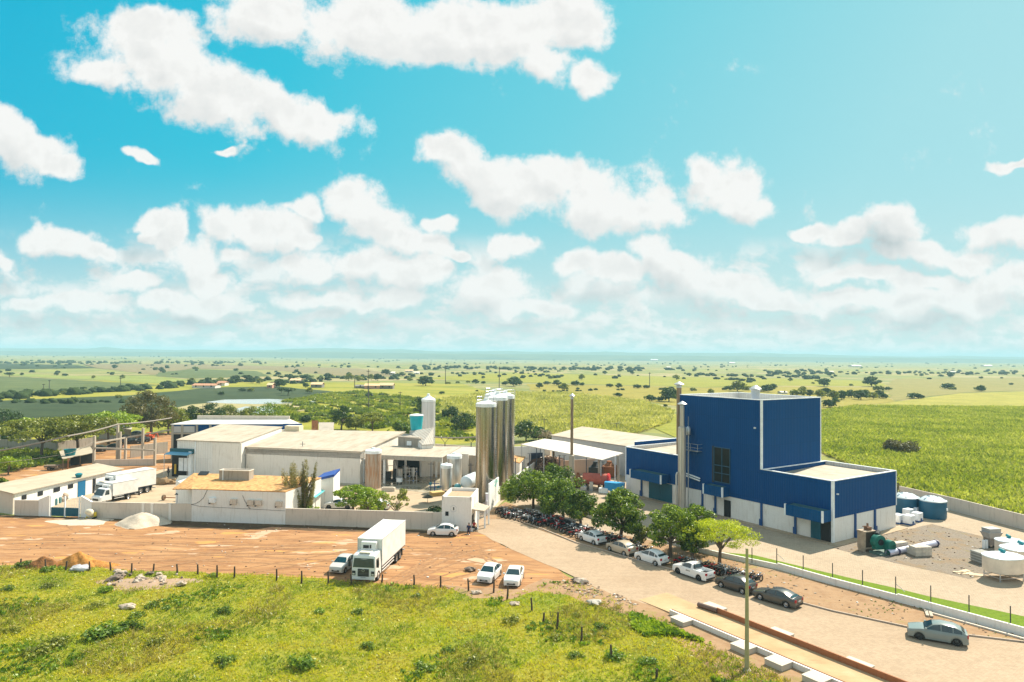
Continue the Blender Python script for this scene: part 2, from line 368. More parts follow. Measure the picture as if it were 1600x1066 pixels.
def inside(poly,X,Y):
    ins=np.zeros(len(X),bool); n=len(poly)
    for i in range(n):
        x1,y1=poly[i][0],poly[i][1]; x2,y2=poly[(i+1)%n][0],poly[(i+1)%n][1]
        c=((y1>Y)!=(y2>Y))&(X<(x2-x1)*(Y-y1)/((y2-y1) if y2!=y1 else 1e-9)+x1); ins^=c
    return ins
def poly_px(pts): return [G(*p) for p in pts]
def rough_poly(pts,step=1.5,amp=.25,seed=0):
    rd=random.Random(seed); out=[]
    for i in range(len(pts)):
        a,b_=Vector(pts[i]),Vector(pts[(i+1)%len(pts)]); n=max(1,int((b_-a).length/step)); n=min(n,60)
        for k in range(n):
            p=a.lerp(b_,k/n)
            out.append(Vector((p.x+rd.uniform(-amp,amp),p.y+rd.uniform(-amp,amp),p.z)))
    return out
def sheet(name,pts,z,mat,rough=0.,seed=1,step=1.5):
    pts=[Vector((p[0],p[1],z)) for p in pts]
    ar=sum(pts[i].x*pts[(i+1)%len(pts)].y-pts[(i+1)%len(pts)].x*pts[i].y for i in range(len(pts)))
    if ar<0: pts=pts[::-1]
    if rough: pts=rough_poly(pts,step,rough,seed)
    from mathutils.geometry import tessellate_polygon
    tr=tessellate_polygon([pts]); mb=MB(); mb.add(pts,[[t[0],t[1],t[2]] for t in tr])
    for k,f in enumerate(mb.f):
        a,b_,c=[mb.v[i] for i in f]
        if (b_-a).cross(c-a).z<0: mb.f[k]=f[::-1]
    o=mb.build(name,mat); o['kind']='structure'; return o
# ---------------------------------------------------------------- setting: ground and its surfaces
def g_far(nb,oc):
    vo=nb.n('ShaderNodeTexVoronoi',{'feature':'F1'},Vector=nb.map(nb.n('ShaderNodeVectorMath',{'operation':'ADD'},_0=oc,_1=nb.n('ShaderNodeVectorMath',{'operation':'SCALE'},_0=nb.noise(oc,.002,3,.5,out=1),Scale=120.).outputs[0]).outputs[0],sc=(.0022,.0045,1)),Scale=1.).outputs[1]
    ff=nb.n('ShaderNodeSeparateXYZ',None,Vector=vo).outputs[0]
    c=nb.ramp(ff,[(.0,(.17,.21,.06)),(.2,(.27,.29,.08)),(.4,(.34,.30,.14)),(.55,(.21,.25,.07)),(.7,(.38,.33,.18)),(.85,(.20,.23,.10)),(1.,(.32,.33,.10))],'CONSTANT')
    n=nb.noise(oc,.02,6,.65); n2=nb.noise(oc,.25,5,.6)
    c=nb.mix(nb.sm(n,.45,.7,0,.45),c,(.18,.20,.07)); c=nb.mix(nb.sm(n2,.5,.8,0,.4),c,(.13,.15,.05))
    return c,n2
def g_grass(nb,oc):
    n=nb.noise(oc,.12,5,.6); n2=nb.noise(oc,1.1,6,.7); n3=nb.noise(oc,7.,4,.6)
    c=nb.ramp(n,[(.3,(.14,.18,.02)),(.5,(.28,.27,.03)),(.65,(.19,.24,.025)),(.8,(.32,.26,.08))])
    c=nb.mix(nb.sm(n2,.48,.70,0,.75),c,(.10,.15,.03)); c=nb.mix(nb.sm(n3,.5,.75,0,.5),c,(.40,.36,.10))
    return c,n2
def g_dirt(nb,oc):
    wp=nb.n('ShaderNodeVectorMath',{'operation':'ADD'},_0=oc,_1=nb.n('ShaderNodeVectorMath',{'operation':'SCALE'},_0=nb.noise(oc,.10,3,.5,out=1),Scale=4.).outputs[0]).outputs[0]
    tr=nb.noise(nb.map(oc,rot=(0,0,R(7)),sc=(.22,1.0,1)),.9,8,.72)          # wheel ruts along the lot
    tr2=nb.noise(nb.map(wp,rot=(0,0,R(-38)),sc=(.14,2.6,1)),1.,7,.7)
    n=nb.noise(oc,.13,6,.6); n2=nb.noise(oc,1.6,5,.65); n3=nb.noise(nb.map(oc,sc=(.5,1.2,1)),.34,4,.45)
    c=nb.ramp(n,[(.25,(.35,.19,.09)),(.5,(.43,.245,.12)),(.75,(.49,.30,.165))])
    c=nb.mix(nb.sm(tr,.50,.62,0,.7),c,(.24,.125,.07)); c=nb.mix(nb.sm(tr2,.53,.63,0,.5),c,(.31,.16,.085))
    c=nb.mix(nb.sm(tr,.34,.46,.3,0),c,(.60,.38,.22)); tk=nb.noise(nb.map(wp,rot=(0,0,R(12)),sc=(.05,5.5,1)),1.,3,.5); c=nb.mix(nb.sm(tk,.55,.59,0,.6),c,(.24,.12,.065)); tk2=nb.noise(nb.map(wp,rot=(0,0,R(-52)),sc=(.06,6.,1)),1.,3,.5); c=nb.mix(nb.sm(tk2,.56,.60,0,.55),c,(.26,.13,.07))
    ne=nb.m('MULTIPLY',nb.m('SUBTRACT',nb.noise(oc,1.1,5,.65),.5),.12); c=nb.mix(nb.sm(nb.m('ADD',n3,ne),.61,.645,0,.8),c,(.60,.44,.33)); 
    n4=nb.noise(nb.map(oc,loc=(31,7,0),sc=(.4,1.3,1)),.4,3,.4); c=nb.mix(nb.sm(nb.m('ADD',n4,ne),.62,.67,0,.7),c,(.62,.34,.11))
    c=nb.mix(nb.sm(n2,.55,.8,0,.4),c,(.40,.22,.12))
    return c,nb.m('ADD',nb.m('MULTIPLY',tr,1.),nb.m('MULTIPLY',tr2,.8))
def g_verge(nb,oc):
    n=nb.noise(oc,.5,6,.65); n2=nb.noise(oc,2.2,6,.7); n3=nb.noise(nb.map(oc,rot=(0,0,R(52)),sc=(.3,2.,1)),1.,4,.6)
    c=nb.ramp(n,[(.3,(.28,.18,.11)),(.55,(.38,.26,.165)),(.75,(.33,.22,.13))]); c=nb.mix(nb.sm(n2,.5,.72,0,.7),c,(.26,.15,.08))
    c=nb.mix(nb.sm(n3,.5,.7,0,.45),c,(.32,.19,.10))
    c=nb.mix(nb.sm(nb.noise(oc,.28,4,.6),.58,.68,0,.5),c,(.25,.24,.07)); return c,n2
def paverf(c1,c2,c3,rot=0.):
    def f(nb,oc):
        mp=nb.map(oc,rot=(0,0,R(rot)),sc=(1/.24,1/.20,1))
        cell=nb.n('ShaderNodeVectorMath',{'operation':'FLOOR'},_0=mp).outputs[0]
        wn=nb.n('ShaderNodeTexWhiteNoise',{'noise_dimensions':'2D'},Vector=cell).outputs[0]
        n=nb.noise(oc,.09,6,.6); n2=nb.noise(oc,.8,6,.7); n3=nb.noise(nb.map(oc,rot=(0,0,R(rot)),sc=(.18,1.5,1)),1.,5,.6)
        c=nb.ramp(n,[(.3,c1),(.6,c2),(.8,c3)]); c=nb.mix(nb.sm(wn,0,1,0,.28),c,mul(c1,.62))
        c=nb.mix(nb.sm(n2,.5,.75,0,.35),c,mul(c1,.68)); c=nb.mix(nb.sm(n3,.5,.68,0,.4),c,mul(c3,.95))
        s_=nb.n('ShaderNodeSeparateXYZ',None,Vector=mp).outputs
        j=nb.m('MAXIMUM',nb.sm(nb.m('FRACT',s_[0]),.12,.0),nb.sm(nb.m('FRACT',s_[1]),.14,.0))
        c=nb.mix(nb.m('MULTIPLY',j,.30),c,mul(c1,.45))
        return c,nb.m('SUBTRACT',wn,j)
    return f
def g_gravel(nb,oc):
    n=nb.noise(oc,.35,5,.6); n2=nb.noise(oc,6.,5,.75); n3=nb.noise(oc,.9,5,.6)
    c=nb.ramp(n2,[(.25,(.13,.11,.095)),(.5,(.24,.21,.18)),(.75,(.34,.30,.26))]); c=nb.mix(nb.sm(n,.5,.62,0,.55),c,(.27,.19,.11))
    c=nb.mix(nb.sm(n3,.55,.72,0,.55),c,(.24,.21,.07)); return c,n2
def g_conc(nb,oc):
    n=nb.noise(oc,.3,6,.65); n2=nb.noise(oc,3.,6,.7)
    c=nb.ramp(n,[(.3,(.38,.30,.22)),(.55,(.48,.39,.29)),(.8,(.54,.45,.34))]); c=nb.mix(nb.sm(n2,.5,.8,0,.4),c,(.38,.30,.22)); return c,n2
def cropf(c1,c2,c3,sc=1.):
    def f(nb,oc):
        n=nb.noise(oc,.03*sc,5,.6); n2=nb.noise(oc,.9,6,.75); n3=nb.noise(nb.map(oc,rot=(0,0,R(-32)),sc=(.03,1.,1)),1.1*sc,5,.6)
        n5=nb.noise(nb.map(oc,sc=(.35,1,1)),.08,5,.6)
        c=nb.ramp(n,[(.3,c1),(.55,c2),(.75,c3)]); c=nb.mix(nb.sm(n2,.48,.66,0,.75),c,mul(c1,.45)); c=nb.mix(nb.sm(n3,.45,.7,0,.35),c,mul(c1,.7))
        c=nb.mix(nb.sm(n5,.5,.75,0,.35),c,mul(c3,1.15)); n6=nb.noise(nb.map(oc,sc=(.5,1,1)),.16,6,.7); c=nb.mix(nb.sm(n6,.45,.65,0,.5),c,mul(c1,.62)); return c,n2
    return f
def subf(nb,oc):
    n=nb.noise(nb.map(oc,sc=(.5,1,1)),.035,6,.65); n2=nb.noise(oc,.5,6,.7)
    c=nb.ramp(n,[(.3,(.16,.19,.025)),(.5,(.29,.30,.04)),(.62,(.34,.31,.06)),(.78,(.19,.22,.035))]); c=nb.mix(nb.sm(n2,.5,.72,0,.6),c,(.08,.13,.025)); return c,n2
# terrain: one sheet to the horizon with low relief far out
def th(x,y):
    d=math.hypot(x,y); h=0.
    if d>700:
        k=min(1,(d-700)/2500)
        h+=k*(6*math.sin(x*.0011+1.3)*math.cos(y*.0009)-4)
    return h
NR=[0,30,60,100,160,250,380,550,700,900,1200,1600,2200,3000,4000,5200,6500,8000,9800]
mb=MB(); na=140
for r_ in NR[1:]:
    for j in range(na):
        t=2*math.pi*j/na; x,y=r_*math.cos(t),r_*math.sin(t); mb.v.append(Vector((x,y,th(x,y))))
mb.v.append(Vector((0,0,0))); c0=len(mb.v)-1
for j in range(na): mb.f.append([c0,j,(j+1)%na])
for k in range(len(NR)-2):
    for j in range(na): mb.f.append([k*na+j,(k+1)*na+j,(k+1)*na+(j+1)%na,k*na+(j+1)%na])
tag(mb.build('ground',groundm('farmland',g_far),smooth=60),kind='structure')
# hills on the horizon
def ridge(name,pts,dist,depth,mat,seed):
    rd=random.Random(seed); cols_=90; vs=[]; fs=[]; rows=7
    for i in range(cols_+1):
        px=-500+2600*i/cols_
        for k in range(rows+1):
            y0=dist+depth*(k/rows-.5); 
            hh=np.interp(px,[p[0] for p in pts],[p[1] for p in pts])
            hr=max(0,ZH(px,hh,dist)); s_=math.sin(math.pi*k/rows)**.8
            wob=1+.12*math.sin(i*1.7+k)+.1*math.sin(i*.61+seed)
            vs.append((XA(px,hh,dist)*y0/dist,y0,hr*s_*(wob if k!=rows//2 else 1)-3))
    for i in range(cols_):
        for k in range(rows): a=i*(rows+1)+k; fs.append([a,a+rows+1,a+rows+2,a+1])
    m=MB(); m.add(vs,fs); return tag(m.build(name,mat,smooth=70),kind='structure')
hm=groundm('hill cover',lambda nb,oc:(nb.ramp(nb.noise(oc,.004,6,.65),[(.3,(.06,.10,.04)),(.6,(.13,.16,.06)),(.8,(.22,.20,.11))]),nb.noise(oc,.01,4,.6)))
ridge('hills',[(-500,546),(0,544.5),(90,544),(140,544.5),(163,541.5),(185,544.5),(300,547),(420,547),(450,544.5),(520,543.5),(600,546),(700,549),(800,548),(830,549.5),(960,550.5),(1080,551),(1200,552),(1215,552.5),(1330,555),(1430,557),(1530,556.5),(1600,558),(2100,560)],7600,2400,hm,3)
ridge('hills',[(-500,548),(0,548),(200,550),(420,549),(600,551),(800,553),(1000,555),(1300,558),(1600,561),(2100,563)],5600,1500,hm,5)
def ribbon(pts,w_,z,mat,seed):
    P_=[G(*q) for q in pts]; C_=[]
    for i in range(len(P_)-1):
        p0=P_[max(i-1,0)];p1=P_[i];p2=P_[i+1];p3=P_[min(i+2,len(P_)-1)]
        for k in range(10):
            t=k/10; C_.append(.5*((2*p1)+(p2-p0)*t+(2*p0-5*p1+4*p2-p3)*t*t+(3*p1-p0-3*p2+p3)*t**3))
    rd=random.Random(seed); m=MB(); L_=[];R_=[]
    for i,p in enumerate(C_[:-1]):
        d=(C_[i+1]-p).normalized(); n=Vector((-d.y,d.x,0)); e=w_/2*(min(1,i/6,(len(C_)-1-i)/6)+.1)
        L_.append(V3_(p+n*e*rd.uniform(.5,1.3),z)); R_.append(V3_(p-n*e*rd.uniform(.5,1.3),z))
    for i in range(len(L_)-1): m.face([R_[i],R_[i+1],L_[i+1],L_[i]])
    o=m.build('tyre_track',mat); o['kind']='structure'
def V3_(p,z): return Vector((p.x,p.y,z))
TRK=[[(640,900),(690,880),(740,862),(790,852)],[(620,905),(660,885),(700,866),(735,850)],[(600,912),(640,890),(680,868),(700,850)],[(560,870),(640,862),(720,866),(800,885)],[(-40,838),(120,836),(300,842),(520,846),(680,850)],[(-40,852),(150,848),(320,856),(540,858),(700,856),(780,846)],[(100,872),(300,868),(450,874),(560,880)],[(660,912),(720,892),(790,880),(850,886)],[(240,880),(330,866),(420,858),(520,842)],[(60,828),(110,820),(100,812)],[(380,890),(460,876),(540,862),(620,850)],[(820,905),(790,888),(760,868),(748,850)]]
# near surfaces (each a few mm above the one below)
grass_pts=poly_px([(-260,884),(0,886),(110,884),(200,894),(330,897),(470,902),(560,912),(640,917),(705,921),(760,927),(815,925),(860,912),(905,912),(950,932),(1010,957),(1050,975),(1080,1000),(1150,1030),(1300,1095),(1500,1200),(1200,1600),(-260,1500)])
lot_pts=poly_px([(-260,796),(0,806),(300,812),(640,829),(745,832),(757,838),(800,860),(870,890),(905,912),(860,912),(760,960),(600,945),(200,930),(-260,910)])
yard_pts=poly_px([(40,800),(300,812),(640,829),(745,832),(757,812),(830,742),(870,700),(620,700),(440,700),(250,735),(160,762)])
road_pts=poly_px([(745,832),(750,812),(800,812),(900,850),(1000,879),(1100,906),(1190,928),(1300,957),(1420,983),(1600,1006),(1900,1045),(1900,1400),(1500,1110),(1330,1066),(1200,1010),(1090,958),(1050,945),(1000,950),(940,924),(870,890),(800,860),(757,838)])
verge_pts=poly_px([(757,806),(790,785),(880,820),(1000,842),(1100,866),(1300,915),(1600,995),(1900,1070),(1900,1045),(1600,1006),(1420,983),(1300,957),(1190,928),(1100,906),(1000,879),(900,850),(800,812),(757,812)])
scrub=groundm('scrub grass',subf)
sheet('ground_scrub',[G(-300,700),G(0,742),G(250,735),G(440,700),G(620,700),G(760,690),G(840,640),(-40,560,0),(-420,560,0),(-420,300,0)],.03,scrub,1.5,3,8)
sheet('farm_yard',poly_px([(-300,760),(0,742),(60,728),(150,718),(250,735),(160,762),(40,800),(-260,800)]),.045,groundm('red earth',g_dirt),.8,5,3)
sheet('farm_track',poly_px([(100,722),(147,731),(275,740),(285,700),(330,690),(330,672),(240,678),(120,690)]),.05,groundm('red earth',g_dirt),.8,5,3)
sheet('dirt_lot',lot_pts,.060,groundm('red earth',g_dirt),.3,1,2)
tkm=groundm('track earth',lambda nb,oc:(nb.ramp(nb.noise(oc,2.2,6,.7),[(.3,(.24,.13,.07)),(.55,(.34,.20,.11)),(.75,(.42,.26,.15))]),nb.noise(oc,5,4,.6)))
for i_,tp_ in enumerate(TRK):
    ribbon(tp_,.38,.066+.0006*i_,tkm,i_); ribbon([(x,y+9) for x,y in tp_],.34,.0735+.0001*i_,tkm,i_+50)
sheet('factory_yard',yard_pts,.068,groundm('yard concrete',g_conc))
rm=groundm('road pavers',paverf((.41,.315,.23),(.48,.38,.285),(.53,.42,.32),48))
sheet('road',road_pts,.075,rm,.12,2,2)
sheet('verge',verge_pts,.085,groundm('verge earth',g_verge),.05,4,2)
sheet('bridge_bank',poly_px([(985,938),(1046,956),(1300,1070),(1480,1160),(1250,1160),(1040,992),(990,965)]),.1,groundm('verge earth',g_verge),.1,4,2)
bare_pts=poly_px([(690,916),(760,922),(812,920),(850,906),(905,908),(960,930),(1015,955),(1035,972),(990,962),(930,948),(880,930),(840,926),(790,940),(740,938)])
sheet('grass_field',grass_pts,.095,groundm('pasture',g_grass),.35,9,1.5)
pm=groundm('plant pavers',paverf((.42,.34,.26),(.50,.42,.33),(.54,.45,.35),20))
sheet('plant_yard',poly_px([(900,822),(1000,842),(1100,866),(1300,915),(1600,995),(1900,1070),(1900,870),(1600,828),(1490,797),(1400,770),(1000,690),(830,700),(800,790)]),.055,pm)
gpoly=poly_px([(1300,857),(1400,881),(1517,906),(1560,893),(1620,905),(1620,862),(1540,840),(1456,820),(1385,835)])
sheet('gravel_patch',gpoly,.066,groundm('gravel',g_gravel),.12,6,1.2)

sheet('bare_earth',bare_pts,.101,groundm('verge earth',g_verge),.5,14,1.2)
# ---------------------------------------------------------------- vegetation
LEAF=foliage('leaf_green',[(.018,.045,.006),(.05,.105,.01),(.13,.21,.016),(.28,.37,.028)],.30)
LEAFD=foliage('leaf_dark',[(.015,.035,.008),(.028,.062,.012),(.05,.095,.018),(.08,.14,.03)])
LEAFB=foliage('leaf_bright',[(.09,.16,.012),(.17,.27,.015),(.27,.38,.02),(.36,.46,.03)])
LEAFY=foliage('leaf_olive',[(.05,.07,.012),(.11,.14,.02),(.21,.24,.03),(.33,.34,.05)])
LEAFC=foliage('leaf_limeyellow',[(.22,.30,.01),(.38,.46,.012),(.54,.58,.015),(.64,.66,.03)])
LEAFK=foliage('leaf_brownish',[(.05,.045,.015),(.09,.08,.03),(.14,.13,.05),(.19,.17,.07)])
BARK=plain('bark',(.13,.09,.06),.9,var=.3,vs=3)
BARKL=plain('bark_pale',(.30,.24,.18),.9,var=.3,vs=3)
def leafquads(P_,N_,ln,wd,r_):
    n=len(P_); a=r_.normal(size=(n,3)); a-=N_*(a*N_).sum(1,keepdims=True); a/=np.linalg.norm(a,axis=1,keepdims=True)+1e-9
    b_=np.cross(N_,a); L=ln*(.6+.8*r_.random((n,1))); W=wd*(.6+.8*r_.random((n,1)))
    V_=np.stack([P_-a*L,P_-b_*W,P_+a*L,P_+b_*W],1).reshape(-1,3); F_=np.arange(4*n).reshape(n,4); return V_,F_
def cloud(cl,n,leaf,seed,asp=.55,shell=.5):
    r_=np.random.default_rng(seed); cl=np.array(cl,float); wts=cl[:,3]**2; wts/=wts.sum()
    idx=r_.choice(len(cl),n,p=wts); d=r_.normal(size=(n,3)); d/=np.linalg.norm(d,axis=1,keepdims=True)
    rad=cl[idx,3]*(shell+(1-shell)*r_.random(n)**.6); sq=cl[idx,4]
    P_=cl[idx,:3]+d*rad[:,None]*np.stack([np.ones(n),np.ones(n),sq],1)
    N_=d*.7+r_.normal(size=(n,3))*.6+np.array([0,0,.35]); N_/=np.linalg.norm(N_,axis=1,keepdims=True)
    return leafquads(P_,N_,leaf,leaf*asp,r_)
def clumps(kind,w_,h,seed):
    """crown clumps for a crown of width w_ in a tree of height h"""
    rd=random.Random(seed); out=[]
    if kind in('broad','oval'):
        z0=h*(.21 if h<9 else .26); ch=h-z0; R0=w_/2*1.12
        n=38
        for i in range(n):
            t=rd.uniform(0,6.283); k=(i+.5)/n; zz=k; rr=math.sin(math.pi*min(.97,.18+zz*.80))**.7*R0*(.42+.55*rd.random())
            s_=R0*rd.uniform(.16,.32)
            out.append((rr*math.cos(t),rr*math.sin(t),z0+ch*(.08+.80*zz)*(1 if rd.random()>.15 else 1.06),s_,.75))
        out.append((0,0,z0+ch*.45,R0*.42,.9))
    elif kind=='umbrella':
        for i in range(44):
            t=rd.uniform(0,6.283); rr=w_/2*math.sqrt(rd.random())*.85
            out.append((rr*math.cos(t),rr*math.sin(t),h*(.93-.24*(rr/(w_/2))**2)-rd.random()**2*h*.34,w_*rd.uniform(.07,.14),.40))
    elif kind=='bush':
        for i in range(14):
            t=rd.uniform(0,6.283); rr=w_/2*math.sqrt(rd.random())*.75; s_=w_*rd.uniform(.13,.24)
            out.append((rr*math.cos(t),rr*math.sin(t),max(s_*.5,h*(.78-.5*(rr/(w_/2))**2)*rd.uniform(.6,1)),s_,.8))
    elif kind=='wisp':
        for i in range(13):
            t=rd.uniform(0,6.283); r1=w_/2*rd.uniform(.1,1.); top=h*rd.uniform(.62,1.)
            for q in range(7):
                k=(q+.5)/7; rr=r1*(.35+.65*k); out.append((rr*math.cos(t),rr*math.sin(t),top*(.12+.86*k),w_*(.10-.06*k),3.0))
    elif kind=='sparse':
        for i in range(22):
            t=rd.uniform(0,6.283); rr=w_/2*rd.uniform(.2,.95)
            out.append((rr*math.cos(t),rr*math.sin(t),h*rd.uniform(.45,.95),w_*rd.uniform(.06,.12),.9))
    return out
def trunkmb(kind,w_,h,cl,seed,nb_=7):
    rd=random.Random(seed); mb=MB(); r0=.028*h+.04
    if kind=='bush':
        for i in range(4):
            c=rd.choice(cl); mb.tube([(rd.uniform(-.1,.1)*w_*.3,0,-.1),(c[0]*.5,c[1]*.5,c[2]*.5),(c[0],c[1],c[2])],[r0*.6,r0*.4,r0*.15],5)
        return mb
    fork=h*{'umbrella':.38,'sparse':.22,'wisp':.3}.get(kind,.30)
    lx,ly=rd.uniform(-.04,.04)*h,rd.uniform(-.04,.04)*h
    mb.tube([(0,0,-.15),(lx*.5,ly*.4,fork*.5),(lx,ly,fork),(lx*.6,ly*.6,h*.62)],[r0*1.25,r0,r0*.85,r0*.35],8)
    for i in range(nb_):
        c=cl[(i*3+1)%len(cl)]
        mid=Vector((lx+(c[0]-lx)*.45,ly+(c[1]-ly)*.45,fork+(c[2]-fork)*.62))
        mb.tube([(lx,ly,fork*rd.uniform(.85,1.05)),mid,(c[0],c[1],c[2])],[r0*.55,r0*.38,r0*.12],5)
    return mb
TC=0
def tree(name,label,x,y,h,w_,kind='broad',mat=LEAF,n=1400,leaf=.20,cat='tree',group=None,seed=None,bark=BARK,asp=.55,shell=.5,z=0.):
    global TC; TC+=1; seed=seed or TC*13+5
    o=thing(name,label,cat,(x,y,z),random.Random(seed).uniform(0,6.28),group)
    cl=clumps(kind,w_,h,seed); trunkmb(kind,w_,h,cl,seed).build('trunk',bark,o,smooth=60)
    V_,F_=cloud(cl,n,leaf,seed,asp,shell); npmesh('crown',V_,F_,mat,o); return o
def copy_tree_to(src,x,y,s,sz,rz,label,group,z=0.):
    c=copy_tree(src); c.location=(x,y,z); c.scale=(s,s,sz); c.rotation_euler=(0,0,rz); c['label']=label; c['group']=group; return c
# trees of the car park row (photo pixel of trunk foot, crown width px, top px)
def tree_px(name,label,fx,fy,topy,wpx,**k):
    p=G(fx,fy); h=ZH(fx,topy,p.y); w_=wpx*p.y/FPX*1.02; return tree(name,label,p.x,p.y,h,w_,**k)
grp='shade trees planted along the verge beside the road'
tree_px('shade_tree','dense dark green tree nearest the entrance sign, shading the first motorcycles',833,796,735,84,kind='broad',mat=LEAF,n=9500,leaf=.155,group=grp,seed=11)
tree_px('shade_tree','tallest dark green tree rising behind the first of the row, by the wood store',868,790,727,74,kind='broad',mat=LEAF,n=7000,leaf=.155,group=grp,seed=12)
tree_px('shade_tree','dense green tree over the red motorcycles, second along the road',880,813,750,80,kind='broad',mat=LEAF,n=8500,leaf=.155,group=grp,seed=13)
tree_px('shade_tree','smaller green tree just before the first white parked hatchback',908,824,764,56,kind='broad',mat=LEAF,n=5500,leaf=.15,group=grp,seed=14)
tree_px('shade_tree','free-standing dark green tree between the concrete apron and the beige hatchback',969,846,764,76,kind='oval',mat=LEAF,n=9500,leaf=.155,group=grp,seed=15)
tree_px('small_tree','small greyish green tree beside the third parked car',1001,856,818,27,kind='oval',mat=LEAFY,n=1700,leaf=.12,group=grp,seed=16)
tree_px('shade_tree','loose-crowned green tree with a straight trunk between the white hatchback and the white pickup',1047,872,786,72,kind='oval',mat=LEAF,n=6800,leaf=.15,group=grp,seed=17)
tree_px('shade_tree','green tree standing behind the lime tree, in front of the silver chimney',1088,860,786,60,kind='oval',mat=LEAF,n=4800,leaf=.15,group=grp,seed=18)
tree_px('shade_tree','dark lower tree behind the white pickup with its motorcycles',1083,876,818,40,kind='oval',mat=LEAF,n=3200,leaf=.14,group=grp,seed=21)
tree_px('shade_tree','bright lime-yellow flat-topped feathery tree beside the utility pole',1124,884,812,112,kind='umbrella',mat=LEAFC,n=9500,leaf=.10,group=grp,seed=19,asp=.35)
# inside the factory wall
tree_px('courtyard_tree','rounded bright green tree over the white pickup inside the boundary wall',553,806,758,68,kind='umbrella',mat=LEAFB,n=5200,leaf=.14,seed=31,group='trees inside the boundary wall')
tree_px('courtyard_tree','bright green tree beside the white car inside the boundary wall',578,808,762,50,kind='broad',mat=LEAFB,n=3600,leaf=.14,seed=32,group='trees inside the boundary wall')
tree_px('courtyard_tree','thin yellowish half-bare tree nearest the guardhouse lane',619,810,766,50,kind='sparse',mat=LEAFY,n=1500,leaf=.12,seed=33,bark=BARKL,group='trees inside the boundary wall')
tree_px('casuarina','tall wispy grey-green casuarina in front of the orange tile roof',459,811,711,56,kind='wisp',mat=foliage('leaf_casuarina',[(.07,.08,.02),(.14,.14,.04),(.24,.22,.07),(.33,.27,.10)]),n=13000,leaf=.19,seed=34,asp=.15)
tree_px('casuarina','second wispy casuarina close beside the white gable shed',477,811,718,40,kind='wisp',mat=MATS['leaf_casuarina'],n=8500,leaf=.19,seed=35,asp=.15)
tree_px('shrub','dark green shrub leaning over the boundary wall by the gable shed',491,813,783,24,kind='bush',mat=LEAF,n=1000,leaf=.14,seed=36,cat='shrub')
tree_px('shrub','dark green shrub against the left side of the guardhouse',682,808,790,32,kind='bush',mat=LEAFD,n=1000,leaf=.14,seed=37,cat='shrub')
# left side farm trees
gl='trees behind the left farm buildings'
tree_px('acacia_tree','wide flat-topped yellow-green acacia at the left, over the grey farm wall',64,716,652,128,kind='umbrella',mat=LEAFY,n=9000,leaf=.24,seed=41,group=gl)
tree_px('acacia_tree','flat-topped yellow-green acacia beside the concrete post frame',122,711,648,122,kind='umbrella',mat=LEAFY,n=9000,leaf=.24,seed=42,group=gl)
tree_px('acacia_tree','low spreading acacia behind the flat-topped pair',170,694,644,100,kind='umbrella',mat=LEAFB,n=5200,leaf=.28,seed=43,group=gl)
tree_px('acacia_tree','bright flat acacia at the far left end of the pair',40,690,652,56,kind='umbrella',mat=LEAFB,n=2600,leaf=.28,seed=47,group=gl)
tree_px('thorn_tree','big rounded brownish olive tree standing above the farm yard',236,682,610,74,kind='broad',mat=LEAFK,n=7500,leaf=.26,seed=44)
tree_px('broad_tree','olive green tree just right of the big brownish tree',263,678,634,52,kind='broad',mat=LEAFY,n=3200,leaf=.28,seed=45,group=gl)
for i,(fx,fy,ty,wp,mt,lb) in enumerate([(302,668,634,34,LEAFD,'dark round tree behind the blue warehouse, left of two'),(330,667,628,36,LEAFD,'dark taller tree behind the blue warehouse, right of two'),(356,662,634,40,LEAFY,'olive tree at the near edge of the pond'),(392,662,636,34,LEAFY,'thin tree in front of the pond'),(424,664,630,52,LEAF,'broad green tree right of the pond'),
  (478,660,648,18,LEAFD,'small dark round bush behind the beige factory roof'),(533,672,632,36,LEAFD,'dark tree behind the beige factory roof with a forked trunk'),(556,672,650,34,LEAFY,'olive tree next to the dark forked one'),(582,674,643,46,LEAFY,'flat-topped umbrella tree behind the factory roof'),(628,680,655,38,LEAF,'green bush tree left of the cyan water tank'),
  (656,652,620,26,LEAFD,'dark tree touching the tall grey silo'),(705,655,632,26,LEAFD,'dark bush left of the steel silos'),(724,672,646,40,LEAFD,'dark thicket at the foot of the field left of the silos'),(822,690,658,46,LEAFD,'dark green tree right of the steel silos'),(842,688,668,30,LEAFD,'low dark tree next to the pole'),(872,690,678,30,LEAFD,'low dark bush behind the white warehouse'),(20,700,668,36,LEAFD,'dark tree in the left edge of the yard'),(5,672,640,50,LEAFD,'dark large tree at the left edge'),
  (205,662,640,44,LEAFB,'green tree left of the big brownish tree'),(185,664,652,30,LEAF,'low green tree over the farm yard'),(280,672,650,34,LEAFB,'bright low tree by the warehouse corner')]):
    tree_px('tree',lb,fx,fy,ty,wp,kind='umbrella' if 'flat' in lb else ('bush' if 'bush' in lb else 'broad'),mat=mt,n=2200,leaf=.26,group='trees around the plant')
for i,(fx,fy,ty,wp,mt,lb) in enumerate([(12,742,705,34,LEAFB,'bright shrub at the left edge of the red earth yard'),(30,735,712,40,LEAF,'green shrub under the acacia'),(3,765,745,24,LEAF,'small shrub at the extreme left by the shed')]):
    tree_px('shrub',lb,fx,fy,ty,wp,kind='bush',mat=mt,n=1200,leaf=.18,cat='shrub',group='shrubs by the farm yard')
tree_px('dry_bush','large dry grey-brown bush alone in the green crop',1405,708,688,58,kind='bush',mat=LEAFK,n=3500,leaf=.25,cat='bush',seed=71)
tree_px('bare_shrub','thin bare shrub behind the corner of the blue building',1402,800,738,12,kind='sparse',mat=LEAFK,n=120,leaf=.12,cat='shrub',seed=72)
